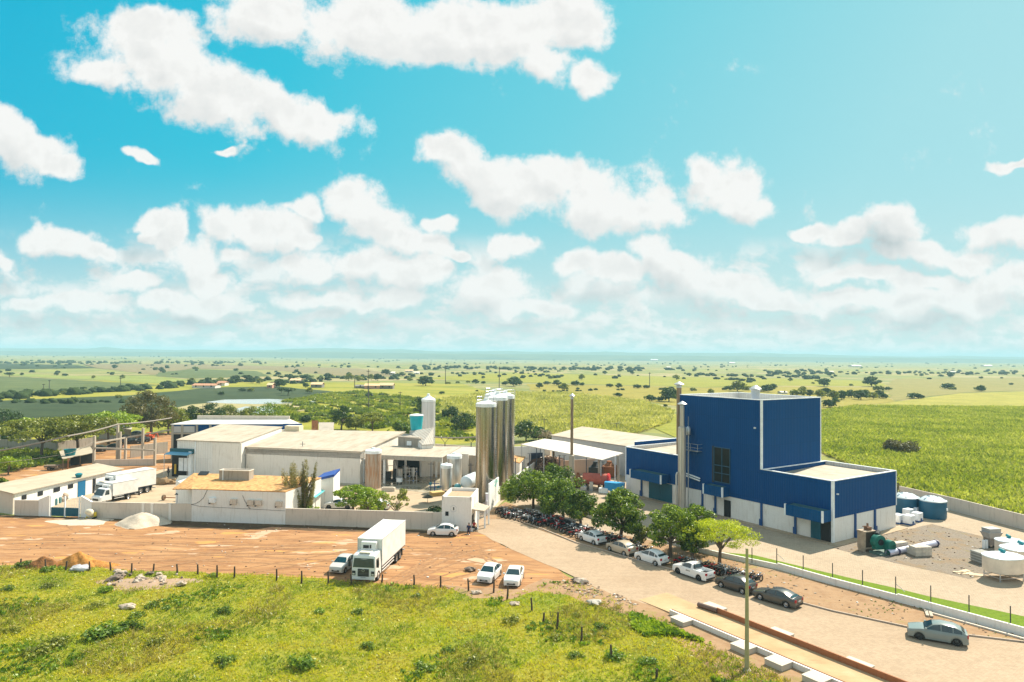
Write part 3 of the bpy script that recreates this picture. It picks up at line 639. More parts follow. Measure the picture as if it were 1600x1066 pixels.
tree_px('dry_shrub','pale pinkish grey dry brush beside the pole with crossarm',850,690,668,34,kind='bush',mat=foliage('leaf_pale',[(.20,.15,.13),(.30,.24,.22),(.40,.33,.30)]),n=1500,leaf=.2,cat='shrub',seed=73)
# middle-distance trees: templates copied
T=[tree('field_tree','round green tree',0,-400,5,6,'broad',LEAFD,900,.42,seed=91),tree('field_tree','round olive tree',0,-410,5,6,'broad',LEAFY,900,.42,seed=92),
   tree('field_tree','flat tree',0,-420,5,7,'umbrella',LEAFD,800,.42,seed=93),tree('field_bush','dark bush',0,-430,2.4,4.4,'bush',LEAFD,600,.34,cat='bush',seed=94),tree('field_bush','olive bush',0,-440,2.4,4.4,'bush',LEAFY,600,.34,cat='bush',seed=95)]
TH=[5,5,5,2.4,2.4]; TW=[6,6,7,4.4,4.4]
fieldt=[]
for line in '''
15 590 9 2|34 587 5 0|35 571 4 3|58 573 4 3|88 587 6 0|102 588 5 3|87 573 3 3|125 567 4 3|146 592 6 1|100 576 3 3|179 576 7 0|192 592 7 1|252 567 5 0|252 580 7 0|333 572 4 3|305 577 5 3|369 580 5 3|375 572 5 3|349 572 3 3|300 566 3 3
42 616 9 0|60 618 8 3|80 616 8 1|100 617 7 1|116 614 9 0|130 612 8 2|150 610 7 1|170 613 7 0|190 612 6 3|210 610 6 3|185 622 6 3|257 604 9 0|272 604 8 1|300 599 9 1|325 598 9 0|345 599 10 1|368 598 13 0|385 597 12 2|395 599 10 0|345 618 7 3|378 612 6 3|392 612 7 3|405 600 9 1
425 606 10 0|436 606 15 0|455 596 11 0|480 593 9 3|512 594 12 0|545 595 12 1|545 589 8 0|561 595 9 3|590 595 12 0|603 586 10 0|620 590 7 3|628 588 7 0|645 590 6 3|665 603 17 0|620 594 5 3|640 595 6 3|560 595 8 1|580 594 10 1|440 615 10 2|450 618 13 2|478 606 8 0|484 615 10 1|500 594 6 3
555 622 5 3|576 622 9 3|597 620 6 3|560 636 7 3|575 637 8 1|598 632 9 1|612 632 9 1|640 630 5 3|660 636 7 3|700 640 7 3|726 627 5 3|690 616 5 3|743 600 8 0|755 600 5 3|755 592 5 0|780 590 5 0|790 602 7 3|803 604 17 0|812 602 8 0|745 612 3 3|700 600 4 3|715 599 4 3|731 598 4 3
843 607 10 0|845 581 8 0|881 579 7 0|900 576 4 3|855 601 6 3|870 603 10 0|882 611 13 1|900 603 9 3|910 603 6 3|909 594 10 1|945 585 6 0|968 581 5 3|988 585 5 0|967 607 9 0|953 605 6 3|996 607 7 3|1010 607 6 3|965 620 7 3|1015 627 11 3|1030 627 8 3|1045 628 24 0|1057 594 9 1|1083 611 6 3|929 578 4 3|1040 636 5 3|860 592 6 3
1152 612 18 1|1140 610 8 3|1110 617 10 1|1167 610 8 3|1200 613 13 0|1190 612 9 3|1132 610 5 3|1208 608 9 0|1034 645 5 3|1025 648 5 3
1245 618 11 3|1255 614 11 1|1265 620 12 0|1280 622 14 1|1290 618 13 0|1302 626 17 1|1315 625 16 0|1330 622 14 0|1345 625 17 0|1352 620 12 0|1365 624 12 1|1374 622 13 0|1380 623 9 3|1296 637 14 3|1306 630 9 3|1362 604 17 0|1372 610 9 3|1388 610 6 3|1288 604 14 0|1258 593 7 0|1296 588 7 0|1305 589 4 3|1330 603 4 3|1270 600 3 3|1275 596 3 3
1427 623 10 3|1435 623 8 3|1480 608 10 3|1489 609 5 3|1533 612 11 0|1530 611 8 3|1440 588 4 3|1485 590 8 0|1470 589 4 3|1533 592 4 3|1565 592 3 3|1580 602 4 3|1600 589 4 3|1245 583 6 0|1270 584 5 3|1220 585 5 3|1235 596 6 0'''.replace('\n','|').split('|'):
    q=line.split()
    if len(q)==4: fieldt.append(tuple(map(float,q)))
KN=['dark round tree','olive round tree','dark spreading tree','low dark bush','low olive bush']
def zone(x,y):
    if x<420: return 'in the shaded left fields' if y>585 else 'far out on the left plain'
    if x<700: return 'beyond the roofs near the far farmhouses'
    if x<1060: return 'in the fields behind the chimneys' 
    if x<1240: return 'just behind the roof of the blue tower'
    if x<1400: return 'in the thicket right of the blue tower'
    return 'alone in the wide crop field on the right'
for i,(fx,fy,hp,k) in enumerate(fieldt):
    k=int(k); p=G(fx,fy); h=hp*.95*p.y/FPX; 
    s_=h/TH[k]; rd=random.Random(i); wv_=s_*rd.uniform(.85,1.25)
    if k==3 and rd.random()<.3: k=4
    copy_tree_to(T[k],p.x,p.y,wv_,s_,rd.uniform(0,6.28),KN[k]+' '+zone(fx,fy),'trees and bushes scattered over the plain',th(p.x,p.y))
for t in T:
    for ch in list(t.children): bpy.data.objects.remove(ch)
    bpy.data.objects.remove(t)
# far woods (uncountable)
def woods():
    r_=np.random.default_rng(5); Vs=[];Fs=[];o=0
    base_v=[];base_f=[]
    for k in range(5):
        m=MB().blob((0,0,0),1,seed=k,amp=.35,nu=7,nv=5); base_v.append(np.array([tuple(v) for v in m.v])); base_f.append(np.array([f for f in m.f]))
    def put(x,y,s_,sh):
        nonlocal o
        k=r_.integers(5); v=base_v[k]*np.array([s_,s_,s_*sh])+np.array([x,y,s_*sh*.5+th(x,y)]); Vs.append(v); Fs.append(base_f[k]+o); o+=len(v)
    for _ in range(1600):     # bands of trees far out
        d=700*math.exp(r_.random()*2.25); px=r_.uniform(-150,1750)
        if math.sin(px*.013+d*.0042)+math.sin(px*.031-d*.0021+2)+1.1*math.sin(d*.011)<r_.uniform(-.6,2.2): continue
        x=(px-800)/FPX*d; put(x,d,r_.uniform(1.1,2.8)*(1+d/3000),r_.uniform(.45,.8))
    for (x0,y0,x1,y1,n,s0) in [(0,622,270,606,70,3.0),(250,604,420,594,50,3.),(430,590,640,592,40,2.6),(430,600,520,594,30,3.),(640,575,1060,578,90,5),(700,585,880,579,40,2.4),(1070,586,1280,590,60,3),(1120,592,1180,596,16,3),(0,566,420,566,110,5.),(1200,583,1600,584,90,3.5),(0,630,200,628,24,2.),(840,612,1060,609,20,1.6)]:
        for _ in range(n):
            t=r_.random(); px=x0+(x1-x0)*t+r_.normal()*4; py=y0+(y1-y0)*t+r_.normal()*1.2; p=G(px,max(py,560)); put(p.x,p.y,s0*r_.uniform(.5,1.1),r_.uniform(.45,.8))
    V_=np.concatenate(Vs); F_=np.concatenate(Fs)
    m=groundm('far_foliage',lambda nb,oc:(nb.ramp(nb.noise(oc,.35,6,.7),[(.3,(.015,.03,.01)),(.55,(.04,.07,.02)),(.8,(.09,.12,.04))]),nb.noise(oc,1.,4,.6)),bstr=.8,bdist=.6)
    ob=npmesh('distant_woodland',V_,F_,m); tag(ob,'distant belts of dark trees and scrub across the hazy plain','woodland',kind='stuff')
woods()
# crop fields as sheets with standing plants
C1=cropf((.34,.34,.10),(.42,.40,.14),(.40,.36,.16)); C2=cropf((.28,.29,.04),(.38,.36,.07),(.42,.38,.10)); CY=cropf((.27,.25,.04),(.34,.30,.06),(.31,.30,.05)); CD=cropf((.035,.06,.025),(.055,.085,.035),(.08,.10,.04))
CM=cropf((.09,.13,.05),(.13,.17,.06),(.18,.20,.08)); CT=cropf((.24,.21,.11),(.28,.24,.13),(.20,.19,.08))
f1=poly_px([(690,650),(735,664),(862,683),(960,690),(1050,660),(1052,645),(1000,628),(930,620),(850,611),(770,613),(690,626)])
f2=poly_px([(1240,690),(1320,724),(1400,762),(1490,786),(1600,811),(1900,880),(2300,640),(1700,618),(1600,612),(1500,615),(1400,628),(1300,640),(1240,650)])
sheet('crop_field',f1,.10,groundm('maize field',C1),1.,2,8)
sheet('crop_field',f2,.10,groundm('maize field right',C2),.2,2,8)
def fs(name,pts,mat,z=.11,rg=2.): return sheet(name,poly_px(pts),z,mat,rg,3,20)
my=groundm('yellow pasture',CY); md=groundm('cloud shadow crop',CD); mm=groundm('mid crop',CM); mt=groundm('dry pasture',CT)  # cloud shadow over the left fields is put into md and mm colours
fs('pasture',[(830,610),(930,619),(1000,627),(1090,640),(1240,650),(1300,640),(1400,628),(1370,606),(1200,604),(1100,606),(960,603),(820,600)],my,.12)
fs('pasture',[(820,598),(960,602),(1100,605),(1200,603),(1390,604),(1370,596),(1200,591),(1000,588),(830,583),(740,585),(650,592)],groundm('lime pasture',cropf((.25,.28,.035),(.31,.32,.045),(.34,.31,.06))),.13)
fs('pasture',[(1020,668),(1070,690),(1240,690),(1240,655),(1090,645),(1052,648)],groundm('lime pasture',C2),.14,.8)
fs('pasture',[(1400,627),(1500,614),(1600,611),(2300,638),(2300,600),(1600,590),(1400,592),(1380,604)],groundm('field olive',cropf((.24,.24,.07),(.29,.27,.09),(.28,.25,.10))),.12)
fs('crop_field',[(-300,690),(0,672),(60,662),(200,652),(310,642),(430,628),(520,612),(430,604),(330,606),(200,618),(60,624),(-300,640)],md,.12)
fs('crop_field',[(-300,632),(0,618),(60,612),(200,606),(250,602),(150,596),(0,588),(-300,588)],mm,.13)
fs('crop_field',[(150,594),(250,600),(300,594),(240,588),(130,588),(0,583),(0,587)],groundm('light crop',cropf((.22,.28,.07),(.28,.33,.09),(.30,.33,.10))),.14)
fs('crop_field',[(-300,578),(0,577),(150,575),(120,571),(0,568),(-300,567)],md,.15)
fs('crop_field',[(240,588),(300,592),(420,588),(400,580),(300,577),(250,582)],mm,.15)
fs('pasture',[(150,575),(240,586),(300,576),(420,578),(560,590),(640,588),(560,576),(300,569),(130,569)],mt,.12)
fs('pond_bank',[(270,640),(330,648),(430,648),(500,640),(490,628),(380,626),(300,632)],groundm('bank',lambda nb,oc:(nb.ramp(nb.noise(oc,.1,5,.6),[(.3,(.30,.28,.14)),(.7,(.42,.38,.22))]),nb.noise(oc,1.,4,.6))),.13)
wm,nb=newmat('water'); MATS['water']=finish(wm,nb,(.35,.38,.36),.12,0.,nb.noise(nb.n('ShaderNodeTexCoord').outputs['Object'],1.2,3,.5),.08,.02,spec=.8)
fs('pond',[(322,629),(352,631),(400,632),(470,631),(500,629),(480,626),(420,624),(350,625)],wm,.16,.5)
fs('pond',[(360,642),(385,648),(425,646),(452,640),(430,636),(380,636)],wm,.16,.5)
def plants(name,poly,n,hgt,leaf,mat,ymax,bias,label,cat,seed,k=5,asp=.16,z0=.1,lean=.6,keep=None):
    r_=np.random.default_rng(seed); xs=[p.x for p in poly]; ys=[p.y for p in poly]
    y0,y1=min(ys),min(max(ys),ymax); 
    u_=r_.random(n*3); Y=y0*(y1/y0)**(u_**bias); xr=(max(xs)-min(xs))
    X=min(xs)+r_.random(n*3)*xr; ok=inside(poly,X,Y)&(np.abs(X/Y)<.85)
    if keep is not None: ok&=keep(X,Y)
    X,Y=X[ok][:n],Y[ok][:n]; m=len(X)
    P_=np.repeat(np.stack([X,Y,np.full(m,z0)],1),k,0); N=len(P_)
    d=r_.normal(size=(N,3))*lean; d[:,2]=.8+r_.random(N)*.6; d/=np.linalg.norm(d,axis=1,keepdims=True)
    hh=(hgt*(.55+.6*r_.random(N)))[:,None]*np.repeat((.7+.6*r_.random(m))[:,None],k,0)
    side=np.cross(d,r_.normal(size=(N,3))); side/=np.linalg.norm(side,axis=1,keepdims=True)
    tip=P_+d*hh; mid=P_+d*hh*.55+side*0; droop=r_.normal(size=(N,3))*.12*hh
    wd=hh*asp
    V_=np.stack([P_+d*hh*.1,mid+side*wd,tip+droop,mid-side*wd],1).reshape(-1,3); F_=np.arange(4*N).reshape(N,4)
    ob=npmesh(name,V_,F_,mat); tag(ob,label,cat,kind='stuff'); return ob
MAIZE=foliage('leaf_maize',[(.16,.21,.025),(.28,.33,.045),(.39,.41,.08),(.50,.50,.17)],.45,ns=.05,nw=.4)
plants('maize_plants',f2,150000,.95,0,MAIZE,330,1.3,'green maize plants filling the field behind the long grey wall','maize',3,k=4,asp=.17,z0=.3,lean=1.0)
plants('maize_plants',f1,45000,1.3,0,foliage('leaf_maize2',[(.26,.27,.07),(.40,.39,.11),(.52,.49,.19),(.66,.60,.32)],.45,ns=.05,nw=.4),420,1.1,'pale green maize plants behind the silos and chimneys','maize',4,k=3,asp=.16,z0=.4,lean=1.0)
# foreground pasture
BL=foliage('grass_blades',[(.10,.16,.01),(.25,.34,.015),(.45,.47,.018),(.60,.54,.035),(.44,.35,.09)],.45,ns=.16,nw=.62)
BD=foliage('weed_leaves',[(.05,.10,.012),(.10,.19,.018),(.17,.28,.025),(.28,.39,.035)],.35)
def patch(seed,lo):
    pr=np.random.default_rng(seed); ks=[(pr.uniform(.08,.5),pr.uniform(.08,.6),pr.uniform(0,6)) for _ in range(7)]
    def f(X,Y):
        v=sum(np.sin(a*X+b_*Y*(1 if i%2 else -1)+c) for i,(a,b_,c) in enumerate(ks)); return v>lo
    return f
gp=[p for p in grass_pts]
plants('pasture_grass',gp,70000,.25,0,BL,90,.9,'rough yellow-green pasture grass in the foreground','grass',5,k=4,asp=.12,z0=.09,lean=1.,keep=lambda X,Y:(~inside(bare_pts,X,Y))|(np.random.default_rng(4).random(len(X))<.22))
plants('verge_weeds',verge_pts,1500,.14,0,BD,120,.9,'sparse low weeds on the dirt verge','weeds',77,k=5,asp=.3,z0=.08,lean=1.3,keep=patch(55,.9))
plants('pasture_grass',gp,16000,.42,0,foliage('grass_dry',[(.16,.19,.03),(.30,.27,.07),(.42,.35,.12)],.4),90,.9,'patches of drier taller grass in the foreground pasture','grass',6,k=5,asp=.08,z0=.09,lean=.8,keep=patch(3,1.2))
plants('weeds',gp,7000,.30,0,BD,90,.9,'clumps of dark broad-leaved weeds in the foreground pasture','weeds',7,k=8,asp=.30,z0=.12,lean=1.2,keep=patch(9,2.4))
# broad-leaved creeper beside the weighbridge
cr=poly_px([(985,960),(1050,985),(1110,1010),(1180,1048),(1240,1095),(1150,1095),(1060,1025),(990,985)])
plants('creeper_patch',cr,3000,.36,0,foliage('leaf_creeper',[(.04,.09,.01),(.11,.20,.02),(.25,.36,.03),(.42,.50,.05)],.4,ns=.5,nw=.5),90,.9,'bright green creeping weeds along the edge of the weighbridge','weeds',8,k=7,asp=.34,z0=.12,lean=1.3,keep=patch(41,-.6))
scrubp=poly_px([(430,655),(560,668),(650,680),(700,690),(742,690),(742,655),(690,628),(560,612),(500,618),(440,628)])
plants('scrub',scrubp,15000,1.3,0,foliage('leaf_scrub',[(.05,.08,.01),(.12,.17,.02),(.22,.27,.03),(.34,.36,.05)],.4,ns=.06,nw=.6),600,.6,'rough green scrub behind the factory roofs','scrub',18,k=6,asp=.34,z0=.05,lean=1.2,keep=patch(21,-.2))
lp_=poly_px([(-40,742),(60,730),(105,716),(90,706),(-60,704)])
plants('scrub',lp_,1500,.9,0,MATS['leaf_scrub'],600,.6,'rough grass and low scrub by the farm yard','scrub',19,k=6,asp=.3,z0=.05,lean=1.2)
def weed(px,py,w_,seed,mat,n=420,lab=None):
    pass
wt_=[tree('weed_clump','w',0,-500,.8,2.2,'bush',BD,520,.12,cat='weeds',seed=201),tree('weed_clump','w',0,-505,.8,2.2,'bush',LEAFY,420,.12,cat='weeds',seed=202),tree('weed_clump','w',0,-510,.7,2.2,'bush',LEAF,520,.10,cat='weeds',seed=203)]
wl=[(160,995,1.5,0),(185,990,1.,0),(205,985,1.2,2),(215,965,1.,2),(150,950,.9,1),(163,928,1.1,0),(240,950,1.,2),(260,955,.7,0),(75,920,.9,1),(90,1010,1.,1),(60,1025,1.1,1),(10,925,.8,2),(40,888,1.2,2),(55,890,1.,0),(75,895,.9,0),(120,893,.7,2),(180,905,.6,1),(290,905,1.,2),(330,903,.8,2),(380,900,.7,0),(350,960,1.,2),(440,1035,1.1,1),(470,1045,1.2,0),(520,1000,.8,1),(575,1015,.8,2),(615,890+30,.7,1),(650,935,.6,2),(690,955,.8,1),(800,975,1.,1),(770,950,.9,1),(740,1040,1.,1),(860,1000,1.,1),(870,1000,.8,1),(850,965,.6,2),(900,1030,.7,2),(780,1010,.8,2),(700,1020,.7,0),(640,1000,.6,0),(560,960,.7,2),(600,960,.5,1),(500,960,.6,0),(310,980,.9,1),(240,1010,.9,1),(130,1030,1.,2),(20,990,.9,1),(400,1000,.8,1),(350,1040,.9,2),(280,1045,1.,0),(660,1050,1.,2),(820,1045,.9,0),(960,1030,.9,0),(985,1010,.8,2),(1010,1040,.9,0),(1040,1050,.8,2),(940,985,.7,2),(860,940,.6,2),(900,965,.6,1)]
for i,(px,py,s_,k) in enumerate(wl[::2]+wl[1:12:2]):
    s_*=.8
    p=G(px,py); c=copy_tree(wt_[k]); c.location=(p.x,p.y,.08); rd=random.Random(i); c.scale=(s_*rd.uniform(.8,1.3),s_*rd.uniform(.8,1.3),s_*rd.uniform(.7,1.1)); c.rotation_euler=(0,0,rd.uniform(0,6))
    c['label']=['dark green weed clump in the foreground pasture','dull olive brush clump in the foreground pasture','mid green leafy clump in the foreground pasture'][k]; c['group']='weed clumps in the foreground pasture'; c['category']='weeds'
for t in wt_:
    for ch in list(t.children): bpy.data.objects.remove(ch)
    bpy.data.objects.remove(t)
# ---------------------------------------------------------------- buildings and walls
def hit(px,P0,d):
    """distance along the ground line P0 + d*s that stands under photo column px (roll ignored)"""
    r_=ray(px,G_PY); A=np.array([[d[0],-r_.x],[d[1],-r_.y]]); s_,_=np.linalg.solve(A,[-P0[0],-P0[1]]); return s_
G_PY=790
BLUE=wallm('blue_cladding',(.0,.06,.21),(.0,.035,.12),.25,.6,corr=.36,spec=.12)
BLUE2=wallm('blue_cladding_canopy',(.0,.07,.21),(.0,.04,.12),.2,.55,corr=.36,spec=.12)
TEAL=wallm('teal_door',(.008,.10,.15),(.01,.05,.07),.3,.5,corr=.25)
WHT=wallm('white_wall',(.78,.76,.72),(.42,.35,.27),.5)
WHTD=wallm('white_wall_dirty',(.74,.70,.64),(.36,.30,.23),.55)
WHTC=wallm('white_panel',(.76,.74,.70),(.50,.43,.36),.5,corr=.5)
GREYC=wallm('grey_panel',(.58,.57,.55),(.40,.36,.31),.4,corr=.3)
CEM=wallm('cement_wall',(.60,.53,.45),(.26,.22,.16),.55)
CEMD=wallm('dark_cement',(.36,.32,.27),(.06,.055,.045),.85)
TRIM=plain('trim_white',(.78,.82,.84),.45)
BTRIM=plain('trim_blue',(.008,.065,.22),.5)
ROOFB=roofm('roof_beige',(.58,.51,.41),(.30,.235,.165),amt=.6)
ROOFW=roofm('roof_white',(.84,.84,.82),(.52,.47,.40),amt=.4)
ROOFG=roofm('roof_grey',(.60,.56,.50),(.38,.33,.27),amt=.4)
ROOFF=roofm('roof_fibre',(.56,.48,.36),(.30,.25,.18),amt=.45)
TILE=tilem('clay_tiles',(.66,.37,.14),(.80,.52,.22),(.38,.18,.07))
DARK=plain('dark_interior',(.012,.013,.016),.7)
GLASS=plain('dark_glass',(.008,.012,.014),.22,var=.05,spec=.25)
METAL=plain('galvanised',(.50,.52,.54),.4,.7)
DMETAL=plain('dark_metal',(.04,.045,.05),.5,.5)
CONC=wallm('concrete_post',(.42,.37,.30),(.24,.20,.15),.5)
RUST=wallm('rusty_steel',(.30,.12,.05),(.12,.06,.035),.6,rough=.8)
BRICK=tilem('raw_brick',(.60,.24,.10),(.68,.32,.15),(.36,.15,.07))
def V3(p,z): return Vector((p[0],p[1],z))
# ---- blue processing plant
C0=G(1302,850); A_=Vector((-.554,.833,0)).normalized(); B_=Vector((.833,.554,0)).normalized()
RZB=math.atan2(B_.y,B_.x)       # local x = B_, local y = A_
bp=thing('processing_plant','tall deep blue corrugated factory block with lower blue wings on a white base','factory',C0,RZB)
sT=hit(1190,C0,A_); sL=hit(1062,C0,A_); sE=hit(977.5,C0,A_); TD=13.9; AD=15.0
zW=3.1; zA=7.7; zT=17.15
def bl_walls(y0,y1,x1,z0,z1,th=.22,x0=0.):
    m=MB(); m.box(x0,x1,y0,y0+th,z0,z1); m.box(x0,x1,y1-th,y1,z0,z1); m.box(x0,x0+th,y0+th,y1-th,z0,z1); m.box(x1-th,x1,y0+th,y1-th,z0,z1); return m
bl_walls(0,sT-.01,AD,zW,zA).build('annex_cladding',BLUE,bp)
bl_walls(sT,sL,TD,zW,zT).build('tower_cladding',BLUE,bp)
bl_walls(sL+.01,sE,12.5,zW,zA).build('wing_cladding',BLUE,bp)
m=MB(); m.box(.06,AD-.06,.06,sT,0,zW); m.box(.06,TD-.06,sT,sL,0,zW); m.box(.06,12.4,sL,sE-.06,0,zW)
m.build('base_wall',WHT,bp)
for nm,(y0,y1,x1,z) in dict(annex=(0,sT,AD,zA-.9),tower=(sT,sL,TD,zT-1.1),wing=(sL,sE,12.5,zA-.8)).items():
    MB().hexa([(.22,y0+.22,z-.2),(x1-.22,y0+.22,z-.2),(x1-.22,y1-.22,z-.2),(.22,y1-.22,z-.2)],[(.22,y0+.22,z+.1),(x1-.22,y0+.22,z+.45 if nm!='tower' else z),(x1-.22,y1-.22,z+.45 if nm!='tower' else z),(.22,y1-.22,z+.1)]).build('roof',ROOFW if nm=='tower' else ROOFB,bp)
INN=wallm('inner_parapet',(.66,.64,.60),(.42,.37,.30),.5,corr=.45)
for q in ((AD-.30,AD-.225,.25,sT+.6,zA-1.,zA-.02),(.225,.28,.25,sT-.1,zA-1.,zA-.02),(.25,TD-.25,sL-.30,sL-.225,zT-1.2,zT-.02),(TD-.30,TD-.225,sT+.25,sL-.3,zT-1.2,zT-.02),(.25,12.2,sE-.30,sE-.225,zA-1.,zA-.02),(12.2,12.27,sL+.2,sE-.3,zA-1.,zA-.02)):
    MB().box(*q).build('inner_parapet',INN,bp)
def coping(y0,y1,x1,z,w_=.30,h=.10,x0=0.):
    m=MB(); m.box(x0-.05,x1+.05,y0-.05,y0-.05+w_,z,z+h); m.box(x0-.05,x1+.05,y1+.05-w_,y1+.05,z,z+h); m.box(x0-.05,x0-.05+w_,y0-.05+w_,y1+.05-w_,z,z+h); m.box(x1+.05-w_,x1+.05,y0-.05+w_,y1+.05-w_,z,z+h); return m
coping(0,sT-.06,AD,zA).build('coping',TRIM,bp); coping(sT,sL,TD,zT).build('coping',TRIM,bp); coping(sL+.06,sE,12.5,zA).build('coping',TRIM,bp)
def corner(x,y,z0,z1,w_=.30): MB().box(x-.04,x+w_,y-.04,y+w_,z0,z1).build('corner_trim',TRIM,bp)
corner(0,0,0,zA,.26); MB().box(-.05,.22,sT-.05,sT+.2,zA,zT).build('corner_trim',TRIM,bp); MB().box(TD-.16,TD+.05,sT-.05,sT+.16,zA,zT).build('corner_trim',TRIM,bp); MB().box(AD-.12,AD+.05,-.05,.12,zW,zA).build('corner_trim',TRIM,bp)
MB().box(-.05,.12,sE-.12,sE+.05,zW-1,zA).build('corner_trim',TRIM,bp)
# rear stepped parapet of the left wing
MB().box(2.5,13.5,sE+.3,sE+.55,2,zA+.65).build('rear_parapet',BLUE,bp); MB().box(2.4,13.6,sE+.25,sE+.6,zA+.65,zA+.73).build('coping',TRIM,bp)
def pil(s_): 
    m=MB(); m.box(-.14,.05,s_-.14,s_+.14,0,zW+.02); m.box(-.26,-.14,s_-.22,s_+.22,.0,1.0); m.build('pilaster',BTRIM,bp)
for px in (1002.5,1097.8,1118,1243): pil(hit(px,C0,A_))
pil(sT)
for px in (1336,1366.7):
    t=hit(px,C0,B_); m=MB(); m.box(t-.14,t+.14,-.14,.05,0,zW+.02); m.box(t-.22,t+.22,-.26,-.14,0,1.0); m.build('pilaster',BTRIM,bp)
def canopy(pa,pb,z0,z1,dep):
    s1,s2=sorted((hit(pa,C0,A_),hit(pb,C0,A_)))
    m=MB(); m.box(-dep,-dep+.1,s1,s2,z0,z1); m.box(-dep+.1,-.01,s1,s1+.1,z0,z1); m.box(-dep+.1,-.01,s2-.1,s2,z0,z1)
    c=m.build('canopy',BLUE2,bp)
    MB().hexa([(-dep+.1,s1+.1,z1-.25),(-.01,s1+.1,z1-.12),(-.01,s2-.1,z1-.12),(-dep+.1,s2-.1,z1-.25)],[(-dep+.1,s1+.1,z1-.2),(-.01,s1+.1,z1-.07),(-.01,s2-.1,z1-.07),(-dep+.1,s2-.1,z1-.2)]).build('canopy_roof',plain('canopy_top',(.03,.10,.12),.6),c)
    MB().box(-dep-.06,-dep+.16,s1-.06,s1+.14,z0-.02,z1+.04).build('canopy_trim',TRIM,c); MB().box(-dep-.06,-dep+.16,s2-.14,s2+.06,z0-.02,z1+.04).build('canopy_trim',TRIM,c)
canopy(998,1046.5,3.2,4.55,2.0); canopy(1110,1140,3.1,4.5,1.6); canopy(1240,1299,2.75,4.15,1.9)
def door(pa,pb,h,mt,name='door',x=-.05,t=.1):
    s1,s2=sorted((hit(pa,C0,A_),hit(pb,C0,A_))); return MB().box(x,x+t,s1,s2,.02,h).build(name,mt,bp)
door(1014,1031.5,3.0,TEAL); door(1032,1050,3.0,TEAL); door(1131.5,1141.5,2.5,DARK,'doorway'); door(1267,1282.5,2.9,TEAL); door(1283,1298,2.9,DARK,'doorway')
s1,s2=hit(1141,C0,A_),hit(1116,C0,A_)
wn=MB().box(-.06,.02,s1,s2,4.9,9.9).build('glazing',GLASS,bp)
m=MB(); 
for f in (0,.5,1): m.box(-.12,-.05,s1+(s2-s1)*f-.05,s1+(s2-s1)*f+.05,4.9,9.9)
for z in (4.9,6.2,7.3,9.9): m.box(-.13,-.06,s1,s2,z-.05,z+.05)
m.build('glazing_frame',plain('frame_blue',(.02,.09,.16),.5),wn)
MB().box(-.09,.02,s2,s2+.35,4.7,10.0).build('window_jamb',DMETAL,bp)
# service platform, pipe and fittings on the tower face
sp_=hit(1079,C0,A_)
m=MB(); m.tube([(-.5,sp_,.0),(-.5,sp_,11.6)],.09,8); m.build('downpipe',METAL,bp,smooth=50)
m=MB(); m.lathe((-.55,sp_,11.2),[(.30,0),(.38,.1),(.38,1.0),(.15,1.3)],12); m.tube([(-.55,sp_,12.4),(-.55,sp_,14.)],.035,6); m.box(-.6,0,sp_+.1,sp_+1.1,11.3,11.8); m.build('exhaust_box',METAL,bp,smooth=50)
sa,sb=hit(1097,C0,A_),hit(1075,C0,A_)
m=MB(); m.box(-1.0,-.0,sa,sb,8.9,8.97)
for s_ in (sa,(sa+sb)/2,sb): m.tube([(-1.0,s_,8.9),(-1.,s_,10.)],.03,5)
for z in (9.45,10.): m.tube([(-1.,sa,z),(-1.,sb,z)],.03,5); m.tube([(-1.,sa,z),(0,sa,z)],.03,5)
m.build('service_platform',METAL,bp)
sq=hit(1085,C0,A_)
m=MB(); m.tube([(-.3,sq-1.3,4.9),(-.3,sq+1.6,5.3)],.12,8); m.tube([(-.3,sq-1.3,4.55),(-.3,sq+1.6,4.95)],.12,8); m.build('duct',TRIM,bp,smooth=50)
m=MB(); m.box(-.2,0,sT+.9,sT+1.15,13.2,13.4); m.box(.7,.95,-.2,0,6.0,6.15); m.box(-.25,0,4.5,4.75,3.4,3.5); m.build('floodlight',TRIM,bp)
m=MB(); m.lathe((4.3,sT+4.2,zT-1.1),[(.62,0),(.62,2.2),(.85,2.3),(.85,2.45),(.2,2.9),(0,2.95)],20); m.build('roof_vent',METAL,bp,smooth=40)
MB().box(-1.0,-.02,.2,sE,0,.13).build('plinth',groundm('yard concrete',g_conc),bp)
MB().box(-1,AD+.6,-1.2,-.02,0,.13).build('plinth',groundm('yard concrete',g_conc),bp)
# ---- chimneys
def chimney(name,label,px,base_y,top_y,wpx,mat,lower=None,cap=True,flue=None):
    p=G(px,base_y); h=ZH(px,top_y,p.y); r_=wpx/2*p.y/FPX; o=thing(name,label,'chimney',p)
    if lower:
        hl=ZH(px,lower[0],p.y); rl=lower[1]/2*p.y/FPX
        MB().lathe((0,0,0),[(rl,0),(rl,hl),(r_,hl+.15)],20).build('lower_shaft',lower[2],o,smooth=40); z0=hl+.1
    else: z0=0
    MB().lathe((0,0,z0),[(r_,0),(r_*.95,h-z0)],18).build('shaft',mat,o,smooth=40)
    if cap: MB().lathe((0,0,h-.1),[(r_*1.0,-.2),(r_*1.0,.15),(r_*2.0,.32),(r_*2.0,.38),(r_*.3,.75),(0,.8)],18).build('cap',METAL,o,smooth=40)
    return o
BRN=steelm('weathered_flue',(.30,.20,.12),.45,.4,.5,(.55,.45,.35),.5); SIL=steelm('pale_steel',(.62,.58,.52),.35,.35,.6,(.45,.36,.26),.5)
chimney('chimney','slender brown steel chimney standing alone beside the white wood-store roof',893,764,621,4.6,BRN,(712,8.5,CONC))
chimney('chimney','tallest brown flue chimney against the left edge of the blue tower',1060.5,784,603,8,BRN)
ch=chimney('chimney','thick pale steel chimney in front of the left edge of the blue tower',1065.5,798,634,7.5,SIL,(668,12.5,SIL))
